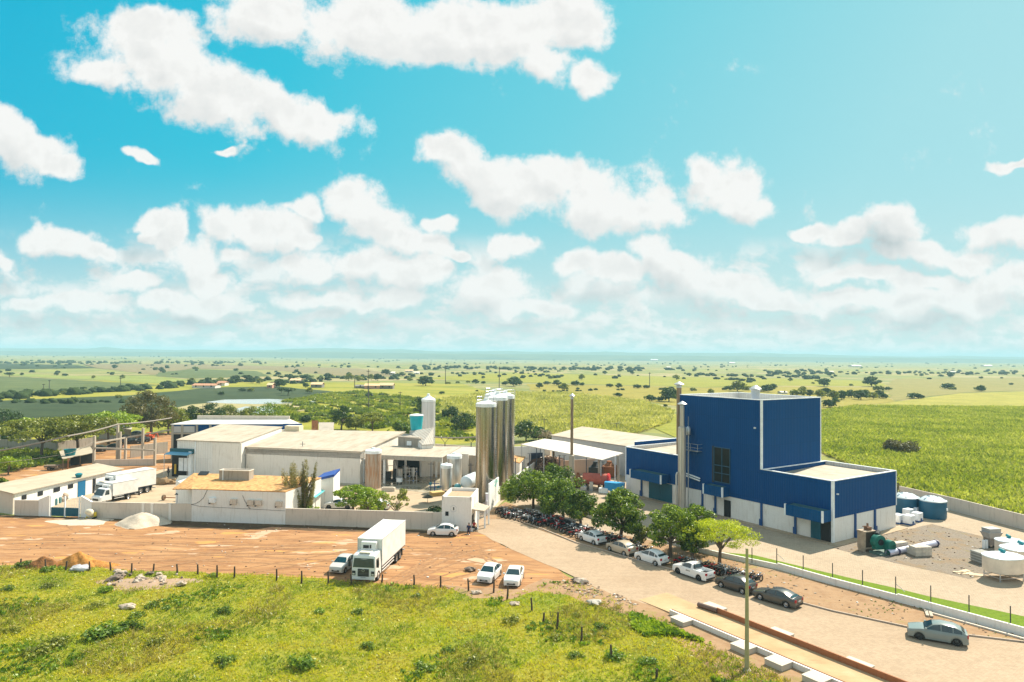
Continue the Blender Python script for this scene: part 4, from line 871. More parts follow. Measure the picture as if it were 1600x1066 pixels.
MB().tube([(-.9,-.3,0),(-.9,-.3,5.4),(-.7,-.1,5.7)],.16,8).build('side_pipe',SIL,ch,smooth=40)
# ---- silos
SILO=steelm('mirror_steel',(.43,.405,.36),.2,.42,1.,(.36,.29,.21),.4)  # olive-brown streaks in the colour stand in for reflections of the fields
SILO2=steelm('dull_steel',(.60,.60,.58),.34,.3,.85); SILO3=steelm('grey_silo',(.62,.63,.64),.5,.2,.5)
RTANK=steelm('rusty_tank',(.50,.42,.34),.5,.5,.35,(.36,.16,.06),.9)
def silo(name,label,px,Y,topy,wpx,mat,legs=0.,rail=True,cone=.9,group=None,lad=True,base_z=0.):
    x=XA(px,topy,Y); r_=wpx/2*Y/FPX; h=ZH(px,topy,Y)
    o=thing(name,label,'silo',(x,Y,0),0,group)
    MB().lathe((0,0,legs),[(r_*.98,0),(r_,.12),(r_,h-legs)],40).build('shell',mat,o,smooth=35)
    rd=MB().lathe((0,0,h),[(r_*1.03,-.45),(r_*1.035,.05),(r_*.9,.18),(r_*.25,cone*.6),(r_*.22,cone),(0,cone*1.05)],32).build('lid',TRIM,o,smooth=35)
    if legs:
        for i in range(4):
            t=math.pi/4+i*math.pi/2; MB().tube([(r_*.85*math.cos(t),r_*.85*math.sin(t),0),(r_*.85*math.cos(t),r_*.85*math.sin(t),legs+.1)],.07,6).build('leg',METAL,o)
    if rail:
        m=MB(); n=9
        for i in range(n):
            t=2*math.pi*i/n; m.tube([(r_*.97*math.cos(t),r_*.97*math.sin(t),h),(r_*.97*math.cos(t),r_*.97*math.sin(t),h+1.05)],.025,4)
            t2=2*math.pi*(i+1)/n
            for z in (.55,1.05): m.tube([(r_*.97*math.cos(t),r_*.97*math.sin(t),h+z),(r_*.97*math.cos(t2),r_*.97*math.sin(t2),h+z)],.02,4)
        m.build('handrail',METAL,o)
    if lad:
        m=MB(); t=-.35; cx,cy=math.cos(t),math.sin(t); rr=r_+.16
        for d in (-.2,.2): m.tube([(cx*rr-cy*d,cy*rr+cx*d,.8),(cx*rr-cy*d,cy*rr+cx*d,h+1.)],.02,4)
        z=1.
        while z<h: m.tube([(cx*rr+cy*.2,cy*rr-cx*.2,z),(cx*rr-cy*.2,cy*rr+cx*.2,z)],.015,4); z+=.35
        m.build('ladder',METAL,o)
    return o
gs='tall polished steel silos beside the entrance'
silo('steel_silo','front-most tall mirror-polished steel silo, reaching lowest, nearest the guardhouse',759.5,106,631,31.2,SILO,group=gs)
silo('steel_silo','second tall polished steel silo, just right of the front one',778,110.5,621,30,SILO,group=gs)
silo('steel_silo','third tall polished steel silo at the right end, with the ladder on its side',789.5,116,618.5,28.5,SILO,group=gs)
silo('steel_silo','rear polished steel silo mostly hidden behind the front pair',772,114.5,617,28,SILO,group=gs,lad=False)
silo('grey_silo','lone tall pale grey silo behind the factory roofs, right of the cyan tank',669.5,160,624,21,SILO3,rail=False,cone=1.3)
silo('rusty_tank','upright rust-streaked tank in front of the colonnade',583.5,118.5,704,24.5,RTANK,rail=False,cone=.5,lad=False)
silo('milk_tank','short upright stainless tank with domed lid, nearer of the pair beside the white drum tank',697.7,116,727,18.2,SILO2,.5,False,.4,lad=False)
silo('milk_tank','taller upright stainless tank behind the short one',710,121,712,23,SILO2,.4,False,.5,lad=False)
# horizontal white tank
p=G(728,770); o=thing('drum_tank','horizontal white cylindrical tank on saddles, its round end facing the gate','tank',p,R(-20))
m=MB()
i0=len(m.v); pr=[(0,-.35),(.6,-.28),(1.0,-.08),(1.12,.15),(1.12,4.2),(1.0,4.4),(.5,4.6),(0,4.65)]
for r_,y in pr:
    for j in range(28): t=2*math.pi*j/28; m.v.append(Vector((r_*math.cos(t),y,1.7+r_*math.sin(t))))
for k in range(len(pr)-1):
    for j in range(28): m.f.append([i0+k*28+j,i0+(k+1)*28+j,i0+(k+1)*28+(j+1)%28,i0+k*28+(j+1)%28])
m.build('shell',plain('tank_white',(.70,.78,.82),.4),o,smooth=50)
for y in (.8,3.4): MB().box(-.8,.8,y-.15,y+.15,0,.9).build('saddle',CONC,o)
# ---- generic building from roof corners (photo px,py,z) : front-left, front-right, back-right, back-left
def bldg(name,label,tops,wall,roof,cat='building',over=.25,thick=.14,base=0.,group=None,roofname='roof'):
    T_=[G(*t) for t in tops]; o=thing(name,label,cat,(sum(t.x for t in T_)/4,sum(t.y for t in T_)/4,0),0,group)
    c=sum(T_,Vector())/4
    W=[c+(t-c)*(1-.0) for t in T_]
    MB().hexa([V3(t,base) for t in W],[t-Vector((0,0,.02)) for t in W]).build('wall',wall,o,world=True)
    if roof:
        k=[t+(t-c).normalized()*over for t in T_]
        rf=MB().hexa([V3(t,t.z) for t in k],[V3(t,t.z+thick) for t in k]).build(roofname,roof,o,world=True); return o,T_,rf
    return o,T_,None
cs,CT_,_=bldg('cold_store','big pale panel-clad cold store with beige sheet roof and loading dock','dummy' and [(277,688,6.8),(375,692,6.8),(440,668,7.6),(346,664,7.6)],WHTC,ROOFB)
def facebox(P,Q,u0,u1,z0,z1,out=.06,th=.1):
    """thin box on the vertical face P->Q (as seen from outside, P left), u in metres"""
    P=V3(P,0);Q=V3(Q,0); d=(Q-P).normalized(); n=Vector((d.y,-d.x,0)); a=P+d*u0; b_=P+d*u1
    return MB().hexa([V3(a+n*out,z0),V3(b_+n*out,z0),V3(b_-n*(th-out),z0),V3(a-n*(th-out),z0)],[V3(a+n*out,z1),V3(b_+n*out,z1),V3(b_-n*(th-out),z1),V3(a-n*(th-out),z1)])
def fx(px,P,Q):
    d=(Q-P); d.z=0; d.normalize(); return hit(px,P,d)
FL,FR=CT_[0],CT_[1]
u=lambda px:fx(px,FL,FR)
facebox(FL,FR,u(331),u(376),0,6.7,.08,.2).build('smooth_panel',WHTD,cs,world=True)
facebox(FL,FR,u(334),u(358),.2,3.6,.14,.1).build('sliding_door',WHTD,cs,world=True)
facebox(FL,FR,u(296),u(300),0,4.9,.5,.6).build('dock_wall',TRIM,cs,world=True)
dk=facebox(FL,FR,u(268),u(298),.0,4.4,.1,.25).build('dock_recess',DARK,cs,world=True)
facebox(FL,FR,u(279),u(286),1.2,3.6,.18,.1).build('dock_door',TRIM,cs,world=True); facebox(FL,FR,u(287),u(295),1.2,3.6,.18,.1).build('dock_door',TRIM,cs,world=True)
for px in (273,297): facebox(FL,FR,u(px),u(px)+.3,.6,2.4,.3,.2).build('dock_bumper',plain('yellow_paint',(.62,.40,.04),.6),cs,world=True)
d_=(FR-FL); d_.z=0; d_.normalize(); nn=Vector((d_.y,-d_.x,0)); a0=V3(FL,0)+d_*u(266); a1=V3(FL,0)+d_*u(302)
MB().hexa([V3(a0,4.7),V3(a1,4.7),V3(a1+nn*1.9,4.35),V3(a0+nn*1.9,4.35)][::-1],[V3(a0,4.8),V3(a1,4.8),V3(a1+nn*1.9,4.45),V3(a0+nn*1.9,4.45)][::-1]).build('dock_canopy',plain('canopy_lightblue',(.12,.34,.50),.5),cs,world=True)
MB().hexa([V3(a0,4.45),V3(a1,4.45),V3(a1+nn*.4,4.4),V3(a0+nn*.4,4.4)][::-1],[V3(a0,5.3),V3(a1,5.3),V3(a1+nn*.4,5.3),V3(a0+nn*.4,5.3)][::-1]).build('dock_fascia',plain('teal_dark',(.02,.10,.12),.6),cs,world=True)
for a in (a0,a1): MB().tube([V3(a+nn*1.8,0),V3(a+nn*1.8,4.4)],.07,6).build('canopy_post',METAL,cs,world=True)
for px in (277.5,): facebox(FL,FR,u(304)-.1,u(304)+.1,0,6.7,.12,.1).build('corner_strip',TRIM,cs,world=True)
MB().box(0,.001,0,.001,0,.001)
# blue-trimmed warehouse behind
bw,BT,_=bldg('blue_warehouse','white-roofed warehouse with dark blue open side behind the cold store','x' and [(268,664,7.6),(468,663,7.6),(452,656.5,8.1),(308,656.5,8.1)],BLUE,ROOFW)
P_,Q_=BT[0],BT[1]
ub=lambda px:fx(px,P_,Q_)
facebox(P_,Q_,ub(268),ub(300),0,5.6,.1,.1).build('open_bay',DARK,bw,world=True); facebox(P_,Q_,ub(267),ub(349),5.6,5.95,.16,.3).build('beam',CONC,bw,world=True)
for px in (266,281,304,325): facebox(P_,Q_,ub(px),ub(px)+.45,0,7.5,.2,.4).build('column',CONC,bw,world=True)
facebox(P_,Q_,ub(268),ub(302),6.0,7.3,.05,.1).build('grey_infill',GREYC,bw,world=True)
facebox(P_,Q_,ub(441),ub(470),7.0,7.75,.35,.3).build('blue_fascia',BTRIM,bw,world=True)
pb=[G(333,653.5,8.9),G(476,657.5,8.3)]
MB().hexa([V3(BT[3],7.8),V3(BT[2],7.8),V3(BT[2]+Vector((0,.4,0)),7.8),V3(BT[3]+Vector((0,.4,0)),7.8)],[V3(BT[3],9.1),V3(BT[2],9.0),V3(BT[2]+Vector((0,.4,0)),9.0),V3(BT[3]+Vector((0,.4,0)),9.1)]).build('rear_parapet',CEM,bw,world=True)
# production hall
ph,PT,prf=bldg('production_hall','wide production hall with sun-bleached beige sheet roof','x' and [(385,699,5.7),(563,706.5,5.7),(632,675.5,6.7),(441,672.5,6.7)],WHTD,ROOFB,over=.35)
Yf=124.; 
def lean(px,y,Y): return Vector((XA(px,y,Y),Y,0))
e0=Vector((XA(374,712,127.5),127.5,0)); e1=Vector((XA(570,712,123.2),123.2,0)); e2=Vector((XA(691,716,120.5),120.5,0))
MB().hexa([V3(e0,4.5),V3(e1,4.5),V3(PT[1],4.5),V3(PT[0],4.5)],[V3(e0,5.25),V3(e1,5.25),V3(PT[1],5.5),V3(PT[0],5.5)]).build('lean_roof',ROOFG,ph,world=True)
d_=(e1-e0).normalized(); nn=Vector((d_.y,-d_.x,0))
MB().hexa([V3(e0+nn*.2,4.45),V3(e1+nn*.2,4.45),V3(e1,4.45),V3(e0,4.45)],[V3(e0+nn*.2,5.35),V3(e1+nn*.2,5.35),V3(e1,5.35),V3(e0,5.35)]).build('fascia',wallm('fascia_grey',(.46,.42,.36),(.24,.2,.16),.6,corr=.7),ph,world=True)
facebox(e0,e1,0,hit(498,e0,d_),0,4.44,-.3,.2).build('front_wall',WHTD,ph,world=True)
facebox(e0,e1,hit(498,e0,d_),hit(569,e0,d_),0,4.4,-3.2,.2).build('recessed_wall',CEM,ph,world=True)
for px in (400,425): facebox(e0,e1,hit(px,e0,d_),hit(px,e0,d_)+.08,0,4.4,-.24,.1).build('panel_joint',plain('joint',(.40,.36,.3),.8),ph,world=True)
for px in (530.5,566): facebox(e0,e1,hit(px,e0,d_)-.2,hit(px,e0,d_)+.2,0,4.44,.0,.4).build('column',TRIM,ph,world=True)
wf=facebox(e0,e1,hit(505,e0,d_),hit(521,e0,d_),2.1,3.9,-3.1,.15).build('window',plain('window_olive',(.10,.11,.05),.3),ph,world=True)
facebox(e0,e1,hit(534,e0,d_),hit(539,e0,d_),2.3,3.6,-3.1,.15).build('window',DARK,ph,world=True)
facebox(e0,e1,hit(551,e0,d_),hit(562,e0,d_),3.0,3.9,-3.1,.15).build('window',DARK,ph,world=True)
m=MB().obox(G(464,672.5,6.6)-Vector((0,2,0)),(3.2,2,1.2),R(-8)); m.build('roof_hatch',plain('hatch',(.70,.60,.42),.8),ph,world=True)
# open processing canopy
cn=thing('yard_canopy','beige flat canopy roof on white columns over the wet processing yard','canopy',V3(G(650,745),0))
K=[V3(e1+nn*.0+Vector((.3,0,0)),5.1),V3(e2,5.1),G(721,698,5.4),G(603,696.5,5.4)]
MB().hexa([k-Vector((0,0,.1)) for k in K],K).build('roof',ROOFB,cn,world=True)
q0,q1=K[0],K[1]; d2=(q1-q0); d2.z=0; d2.normalize(); n2=Vector((d2.y,-d2.x,0))
MB().hexa([V3(q0+n2*.2,4.35),V3(q1+n2*.2,4.35),V3(q1+n2*.02,4.35),V3(q0+n2*.02,4.35)],[V3(q0+n2*.2,5.12),V3(q1+n2*.2,5.12),V3(q1+n2*.02,5.12),V3(q0+n2*.02,5.12)]).build('fascia',wallm('fascia_grey',(.46,.42,.36),(.24,.2,.16),.6,corr=.7),cn,world=True)
for px,off in ((599,.3),(615,6),(635,8),(688,.4),(660,8)):
    a=V3(q0,0)+d2*hit(px,q0,d2)-n2*off; MB().obox(a,(.35,.35,5.0),R(-6)).build('column',TRIM,cn,world=True)
a=V3(q0,0)-n2*9; MB().hexa([a+d2*2,a+d2*8,a+d2*8-n2*.2,a+d2*2-n2*.2],[V3(a+d2*2,4.2),V3(a+d2*8,4.2),V3(a+d2*8-n2*.2,4.2),V3(a+d2*2-n2*.2,4.2)]).build('back_wall',DARK,cn,world=True)
a=V3(q0,0)-n2*11; MB().hexa([a+d2*8,a+d2*16,a+d2*16-n2*.2,a+d2*8-n2*.2],[V3(a+d2*8,4.2),V3(a+d2*16,4.2),V3(a+d2*16-n2*.2,4.2),V3(a+d2*8-n2*.2,4.2)]).build('back_wall',WHTD,cn,world=True)
wet,nb=newmat('wet_floor'); oc=nb.n('ShaderNodeTexCoord').outputs['Object']; nn_=nb.noise(oc,.35,5,.6)
MATS['wet']=finish(wet,nb,nb.ramp(nn_,[(.35,(.22,.19,.13)),(.6,(.34,.30,.22))]),nb.sm(nn_,.4,.6,.12,.6),spec=.7)
sheet('wet_floor',poly_px([(525,756),(570,766),(600,764),(672,771),(690,765),(700,748),(640,742),(540,744)]),.078,wet)
# equipment under the roofs
def vat(name,label,px,py,r_,h,mat,lid=METAL,cat='vat',legs=.35,group=None,n=20):
    p=G(px,py); o=thing(name,label,cat,(p.x,p.y,.07),0,group)
    MB().lathe((0,0,legs),[(r_*.3,0),(r_,.15),(r_,h),(r_*.97,h+.02)],n).build('shell',mat,o,smooth=40)
    MB().lathe((0,0,legs+h),[(r_*1.03,-.04),(r_*1.03,.04),(r_*.4,.2),(0,.24)],n).build('lid',lid,o,smooth=40)
    for i in range(4):
        t=math.pi/4+i*math.pi/2; MB().tube([(r_*.8*math.cos(t),r_*.8*math.sin(t),0),(r_*.8*math.cos(t),r_*.8*math.sin(t),legs+.2)],.05,5).build('leg',DMETAL,o)
    return o
for i,(px,py,r_,h,lb) in enumerate([(537,748,.75,2.0,'steel vat under the colonnade nearest the first column'),(546,748,.6,1.7,'smaller steel vat between the colonnade columns'),(556.5,748,.8,2.2,'tall steel vat beside the second colonnade column'),(624,752,.6,1.8,'upright steel separator under the yard canopy'),(618,745,.5,2.6,'slim steel column vessel in the dark of the canopy'),(624,758,.55,.9,'white bucket-like vessel on the wet floor'),(634,744,.7,1.4,'steel vessel at the back of the canopy'),(645,748,.4,1.5,'thin steel vessel near the canopy back wall')]):
    vat('steel_vat',lb,px,py,r_,h,SILO2 if i!=5 else TRIM,group='small vessels in the processing yard')
for i,(px,py,lb) in enumerate([(523,752,'white drum at the foot of the first colonnade column'),(530,752,'white plastic barrel beside the first column'),(535,753,'blue plastic barrel below the vats'),(548,753,'blue plastic crate-sized barrel right of the vats'),(553,754,'blue barrel next to another blue one')]):
    p=G(px,py); o=thing('barrel',lb,'barrel',(p.x,p.y,.07),0,'plastic barrels by the colonnade')
    MB().lathe((0,0,0),[(.34,0),(.38,.3),(.38,.7),(.34,1.0),(0,1.02)],14).build('shell',plain('barrel_blue',(.02,.12,.26),.5) if 'blue' in lb else TRIM,o,smooth=40)
# upper annex with cyan water tank
ux,UT,_=bldg('pump_house','white-walled block with a sloping grey slab roof under the cyan water tank','x' and [(659,696,6.0),(677,695,6.0),(677,669.5,8.6),(640,675,7.6)],WHT,ROOFG,over=.1)
sb=thing('stained_block','mould-stained concrete cabin with a white air conditioner, left of the pump house','building',V3(G(640,700,5),0))
c1,c2=Vector((XA(622,690,133),133,0)),Vector((XA(658,690,131.5),131.5,0))
MB().hexa([V3(c1,3),V3(c2,3),V3(c2+Vector((.5,5,0)),3),V3(c1+Vector((.5,5,0)),3)],[V3(c1,7.1),V3(c2,7.0),V3(c2+Vector((.5,5,0)),7.2),V3(c1+Vector((.5,5,0)),7.2)]).build('wall',CEMD,sb,world=True)
facebox(c1,c2,2.0,2.9,5.6,6.4,.3,.3).build('air_conditioner',TRIM,sb,world=True); facebox(c1,c2,-.1,4.6,7.15,7.3,.2,.4).build('slab',CEM,sb,world=True)
tx=XA(650.5,672,138); zb=ZH(650,672.5,138); zt=ZH(650,649,138)
o=thing('water_tank','cyan conical plastic water tank with pale lid on the pump house roof','water tank',(tx,138,zb))
MB().lathe((0,0,0),[(1.05,0),(1.12,.3),(1.38,zt-zb)],28).build('shell',plain('cyan_plastic',(.0,.38,.46),.35),o,smooth=40)
MB().lathe((0,0,zt-zb),[(1.43,-.08),(1.43,.06),(1.2,.16),(.3,.32),(0,.34)],28).build('lid',plain('lid_pale',(.62,.70,.72),.5),o,smooth=40)
MB().box(-1.2,1.2,-1.2,1.2,-1.2,-.01).build('stand',CEM,o)
# ruined brick rooms behind the hall
bldg('brick_wall','short orange raw-brick wall behind the production hall roof',[(487,671,4),(497,671,4),(497,657,6.2),(487,657,6.2)],BRICK,None,'wall')
rb,RBT,_=bldg('ruined_room','roofless grimy plaster room beside the raw-brick wall',[(498,672,5.6),(520,672.5,5.6),(522,660,6.2),(498,660,6.2)],CEMD,None)
facebox(RBT[0],RBT[1],1.5,2.6,1,4.6,.05,.1).build('doorway',DARK,rb,world=True)
# boundary wall line
L0=G(0,805); L1=G(691,829); LD=(L1-L0).normalized(); LN=Vector((LD.y,-LD.x,0))
def wl(px): return L0+LD*hit(px,L0,LD)
def wallseg(name,label,pa,pb,ya,yb,mat,th=.22,cat='wall',off=0.,group=None,capm=None,z0=0.):
    a,b_=wl(pa)-LN*off,wl(pb)-LN*off; za,zb=ZH(pa,ya,a.y),ZH(pb,yb,b_.y); o=thing(name,label,cat,V3((a+b_)/2,0),0,group)
    MB().hexa([V3(a,z0),V3(b_,z0),V3(b_-LN*th,z0),V3(a-LN*th,z0)],[V3(a,za),V3(b_,zb),V3(b_-LN*th,zb),V3(a-LN*th,za)]).build('panel',mat,o,world=True)
    return o
gw='sections of the plastered front boundary wall'
wallseg('boundary_wall','weathered cement boundary wall section left of the teal gate',22.5,60,781.5,782,CEM,group=gw)
wallseg('boundary_wall','white painted taller boundary wall pier left of the teal gate',60.2,77,781,774,WHT,.3,group=gw)
wallseg('boundary_wall','white painted wall wing right of the teal gate, sloping down',126,143,775,784.5,WHT,.3,group=gw)
wallseg('boundary_wall','long beige boundary wall section between the teal gate and the tiled house',143.2,299,784.5,787.5,CEM,group=gw)
o=wallseg('boundary_wall','long beige boundary wall section between the tiled house and the guardhouse',446.5,691,794.3,801,CEM,group=gw)
for px in (222,236,264): wallseg('wall_pilaster','pale plaster pier on the boundary wall left of the tiled house',px,px+4,787,787,WHTD,.1,off=-.08,cat='pier',group='pale piers on the boundary wall')
# gate
a,b_=wl(79),wl(124); o=thing('metal_gate','two-leaf metal gate, teal lower panels and open bars above','gate',V3((a+b_)/2,0))
mid=(a+b_)/2
for s_,e_ in ((a,mid),(mid,b_)):
    MB().hexa([V3(s_+LD*.1,.15),V3(e_-LD*.1,.15),V3(e_-LD*.1-LN*.06,.15),V3(s_+LD*.1-LN*.06,.15)],[V3(s_+LD*.1,1.35),V3(e_-LD*.1,1.35),V3(e_-LD*.1-LN*.06,1.35),V3(s_+LD*.1-LN*.06,1.35)]).build('panel',TEAL,o,world=True)
    m=MB(); n=int((e_-s_).length/.22)
    for i in range(n+1):
        q=s_.lerp(e_,i/n); m.tube([V3(q,1.3),V3(q,2.7)],.02,4)
    m.tube([V3(s_,2.7),V3(e_,2.7)],.03,4); m.build('bars',TRIM,o,world=True)
for q in (a,mid,b_): MB().obox(V3(q,0),(.14,.14,2.9)).build('post',TRIM,o,world=True)
# long farm shed left
sh=thing('farm_shed','long low white shed with weathered fibre-cement roof at the far left','shed',V3(G(60,790),0))
r0,r1=G(22.5,771.,2.95),G(190,733,2.95); l0,l1=G(-18,763.5,3.35),G(152,725.5,3.35)
l0=r0+(l1-r1).normalized()*(l1-r1).length; 
MB().hexa([V3(r0,0),V3(r1,0),V3(l1,0),V3(l0,0)],[r0,r1,l1,l0]).build('wall',WHT,sh,world=True)
dr=(r1-r0).normalized(); dl=(l1-r1).normalized()
k=[r0-dr*.4-dl*.35,r1+dr*.3-dl*.35,l1+dr*.3+dl*.3,l0-dr*.4+dl*.3]
k=[k[1],k[2],k[3],k[0]]
MB().hexa(k,[q+Vector((0,0,.10)) for q in k]).build('roof',ROOFF,sh,world=True)
MB().hexa([V3(l0-dr*.2,0),V3(r0-dr*.2,0),V3(r0-dr*.02,0),V3(l0-dr*.02,0)],[V3(l0-dr*.2,3.28),V3(r0-dr*.2,2.92),V3(r0-dr*.02,2.92),V3(l0-dr*.02,3.28)]).build('end_wall',CEM,sh,world=True)
us=lambda px:hit(px,r0,dr)
for px,w_ in ((33.5,.8),(58.5,.9),(83,1.2),(105.5,1.0)): facebox(r0,r1,us(px),us(px)+w_,1.75,2.4,.05,.1).build('window',DARK,sh,world=True)
facebox(r0,r1,us(121),us(132.5),.1,2.5,.07,.1).build('door',plain('door_blue',(.005,.13,.28),.5),sh,world=True); facebox(r0,r1,us(144),us(148.5),.1,2.4,.05,.1).build('doorway',DARK,sh,world=True); facebox(r0,r1,us(168),us(171),1.9,2.4,.05,.1).build('window',DARK,sh,world=True)
tp=G(123,746,3.1); o=thing('water_tank','small round teal water tank on the edge of the farm shed roof','water tank',(tp.x,tp.y,3.12))
MB().lathe((0,0,0),[(.35,0),(.5,.35),(.55,.5),(.3,.65),(0,.68)],18).build('shell',plain('teal_plastic',(.0,.16,.20),.4),o,smooth=40)
# low inner walls by the gate
def freewall(name,label,pts,h,mat,th=.18,cat='wall',group=None):
    ps=[G(*q) for q in pts]; o=thing(name,label,cat,V3(ps[0],0),0,group)
    for i in range(len(ps)-1):
        a,b_=ps[i],ps[i+1]; d=(b_-a).normalized(); n=Vector((-d.y,d.x,0))*th
        ha,hb=(h if not hasattr(h,'__len__') else h[i]),(h if not hasattr(h,'__len__') else h[i+1])
        MB().hexa([V3(a,0),V3(b_,0),V3(b_+n,0),V3(a+n,0)],[V3(a,ha),V3(b_,hb),V3(b_+n,hb),V3(a+n,ha)]).build('panel',mat,o,world=True)
    return o
freewall('inner_wall','low white wall running beside the farm shed, behind the front wall',[(26,802),(64,783)],1.9,WHT)
freewall('inner_wall','white wall with a rounded rise enclosing the barrels behind the teal gate',[(66,800),(112,778)],[1.2,2.2],WHT)
freewall('inner_wall','short white wall end beside the blue door',[(112,778),(117,770)],[2.2,1.0],WHT)
# far grey farm walls and concrete frame
freewall('farm_wall','long grey block wall under the acacias at the left edge',[(-60,706),(60,704),(90,708),(150,700)],2.6,CEMD)
freewall('farm_wall','grey block wall piece at the far left with a pale top',[(-40,700),(22,694)],3.5,CEM)
bldg('farm_hut','small pale grey hut half hidden by the acacia',[(22,667,3.2),(50,667,3.2),(50,663.5,3.4),(22,663.5,3.4)],CEM,ROOFW)
bldg('farm_hut','grey shed roof showing between acacia and the parked vehicles',[(155,668,3.0),(205,672,3.0),(205,664,3.3),(157,663,3.3)],CEMD,ROOFG)
freewall('yard_wall','plastered cement wall between the concrete posts',[(147,729),(242,727.5)],1.35,CEM)
freewall('yard_wall','rough grey wall behind the concrete post frame',[(204,716),(262,708)],2.6,CEMD)
fr=thing('unfinished_building','bare concrete post-and-beam skeleton standing behind the farm shed','structure',V3(G(195,727),0))
for px,by,ty in ((146.5,729,681),(183,719,662),(187,719,675),(195.5,719,683),(222.5,720,669),(241.5,728,684)):
    p=G(px,by); MB().obox(V3(p,0),(.42,.42,ZH(px,ty,p.y))).build('post',CONC,fr,world=True)
def pt(px,py,Y): return Vector((XA(px,py,Y),Y,ZH(px,py,Y)))
Yp=G(146.5,729).y
MB().beam(pt(147,700,Yp-.05),pt(241,704,Yp-.05),.25,.32).build('beam',CONC,fr,world=True)
MB().beam(pt(148,692.5,Yp+.1),pt(196,684,Yp+8),.25,.3).build('beam',CONC,fr,world=True)
MB().beam(pt(196,684,Yp+8),pt(266,672,Yp+10),.25,.3).build('beam',CONC,fr,world=True)
# shack with tub
o=thing('tool_shack','dark open tool shack with a tin lean-to roof behind the farm shed','shed',V3(G(118,733),0))
p0=G(97,735); MB().hexa([V3(p0,2.1),V3(G(148,727),2.5),V3(G(140,716),2.5),V3(G(92,722),2.2)],[V3(p0,2.2),V3(G(148,727),2.6),V3(G(140,716),2.6),V3(G(92,722),2.3)]).build('roof',ROOFF,o,world=True)
for q in (98,106,125,146): MB().tube([V3(G(q,735-.15*(q-98)),0),V3(G(q,735-.15*(q-98)),2.3)],.09,6).build('post',RUST if q==106 else BARK,o,world=True)
MB().hexa([V3(G(110,728),0),V3(G(146,724),0),V3(G(146,718),0),V3(G(110,720),0)],[V3(G(110,728),2.1),V3(G(146,724),2.1),V3(G(146,718),2.1),V3(G(110,720),2.1)]).build('wall',DARK,o,world=True)
p=G(104,731); o=thing('water_tub','round teal water tub raised on the shack roof','water tank',(p.x,p.y+1,2.35)); MB().lathe((0,0,0),[(.85,0),(1.1,1.15),(1.15,1.2),(1.0,1.18),(.9,.3),(0,.25)],20).build('shell',plain('teal_plastic',(.0,.16,.20),.4),o,smooth=40)
# cables
def cable(label,pts,r_=.05,name='overhead_cable'):
    m=MB(); P_=[pt(*q) for q in pts]; out=[]
    for i in range(len(P_)-1):
        for t in range(6): 
            f=t/6; q=P_[i].lerp(P_[i+1],f); q.z-=.6*4*f*(1-f)*.3; out.append(q)
    out.append(P_[-1]); m.tube(out,r_,5); o=m.build(name,plain('cable_grey',(.25,.22,.19),.8)); tag(o,label,'cable')
cable('thick sagging overhead cable crossing the acacias to the warehouse roof',[(-40,711,112),(105,681.5,118),(184,663,130),(268,653,150)],.14)
cable('thin overhead wire above the tool shack and concrete posts',[(-20,725,112),(110,708,120),(146,690,128)],.035)
# ---- tiled house
th_=thing('tiled_house','long white house with an orange clay tile roof built into the boundary wall','house',V3(wl(370),0))
a,b_=wl(299.5),wl(446.3); e0_=V3(a,ZH(299,765,a.y)); e1_=V3(b_,ZH(446,769.5,b_.y))
B1=G(502,748,4.75); B0=G(303,741,4.75)
MB().hexa([V3(a+LN*.03,0),V3(b_+LN*.03,0),V3(B1,0),V3(B0,0)],[V3(a+LN*.03,e0_.z),V3(b_+LN*.03,e1_.z),V3(B1,4.7),V3(B0,4.7)]).build('wall',WHT,th_,world=True)
q=G(272,765,3.85); qa=q-LN*.0
lw=[G(274,790),a-LN*1.0,B0+Vector((.6,0,0)),G(303,741,4.7)]
MB().hexa([V3(G(274,789),0),V3(a-LN*1.2,0),V3(B0,0),V3(B0-LD*2.4,0)],[V3(G(274,789),3.7),V3(a-LN*1.2,3.8),V3(B0,4.5),V3(B0-LD*2.4,4.5)]).build('side_wall',WHT,th_,world=True)
k=[G(269.5,765.5,3.85),V3(a+LN*.02,e0_.z-.03),V3(b_+LN*.05,e1_.z),V3(B1,4.8),V3(B0,4.8)]
MB().hexa([V3(x_,x_.z) for x_ in k],[V3(x_,x_.z+.13) for x_ in k]).build('roof',TILE,th_,world=True)
d_=LD
for px,z,rd_ in ((333,3.05,1),(366,2.95,0),(392.5,2.9,0),(405,2.9,0),(436.5,2.85,0)):
    q=wl(px); f=facebox(V3(q,0),V3(q+LD,0),-.4,.45,z-.3,z+.35,.42,.4).build('air_conditioner',TRIM if rd_ else CEM,th_,world=True)
    m=MB(); c=q-LD*.12+LN*.43; m.tube([V3(c,z+.02),V3(c+LN*.02,z+.02)],.24,14); m.build('fan_grille',DMETAL,f,world=True)
    facebox(V3(q,0),V3(q+LD,0),-.45,-.38,z-.5,z+.1,.4,.4).build('bracket',DMETAL,th_,world=True)
m=MB(); pts=[wl(x_)+LN*.06 for x_ in (324,318,312,306,299)]; zs=[ZH(324,764,pts[0].y)-.1,3.3,2.8,2.5,2.35]
m.tube([V3(p_,z) for p_,z in zip(pts,zs)],.025,4); pts=[wl(x_)+LN*.06 for x_ in (299,312,330,360,392,420,446)]; m.tube([V3(p_,z) for p_,z in zip(pts,(2.35,2.15,2.1,2.05,2.0,1.95,1.9))],.02,4)
pts=[wl(x_)+LN*.06 for x_ in (379,383,389,392)]; m.tube([V3(p_,z) for p_,z in zip(pts,(3.8,3.0,2.2,2.0))],.025,4); m.build('wall_cable',DMETAL,th_,world=True)
p=G(372,748,4.75); o=thing('rooftop_cistern','long mould-streaked concrete cistern sitting on the orange tile roof','water tank',(p.x,p.y-.6,4.75),R(-5))
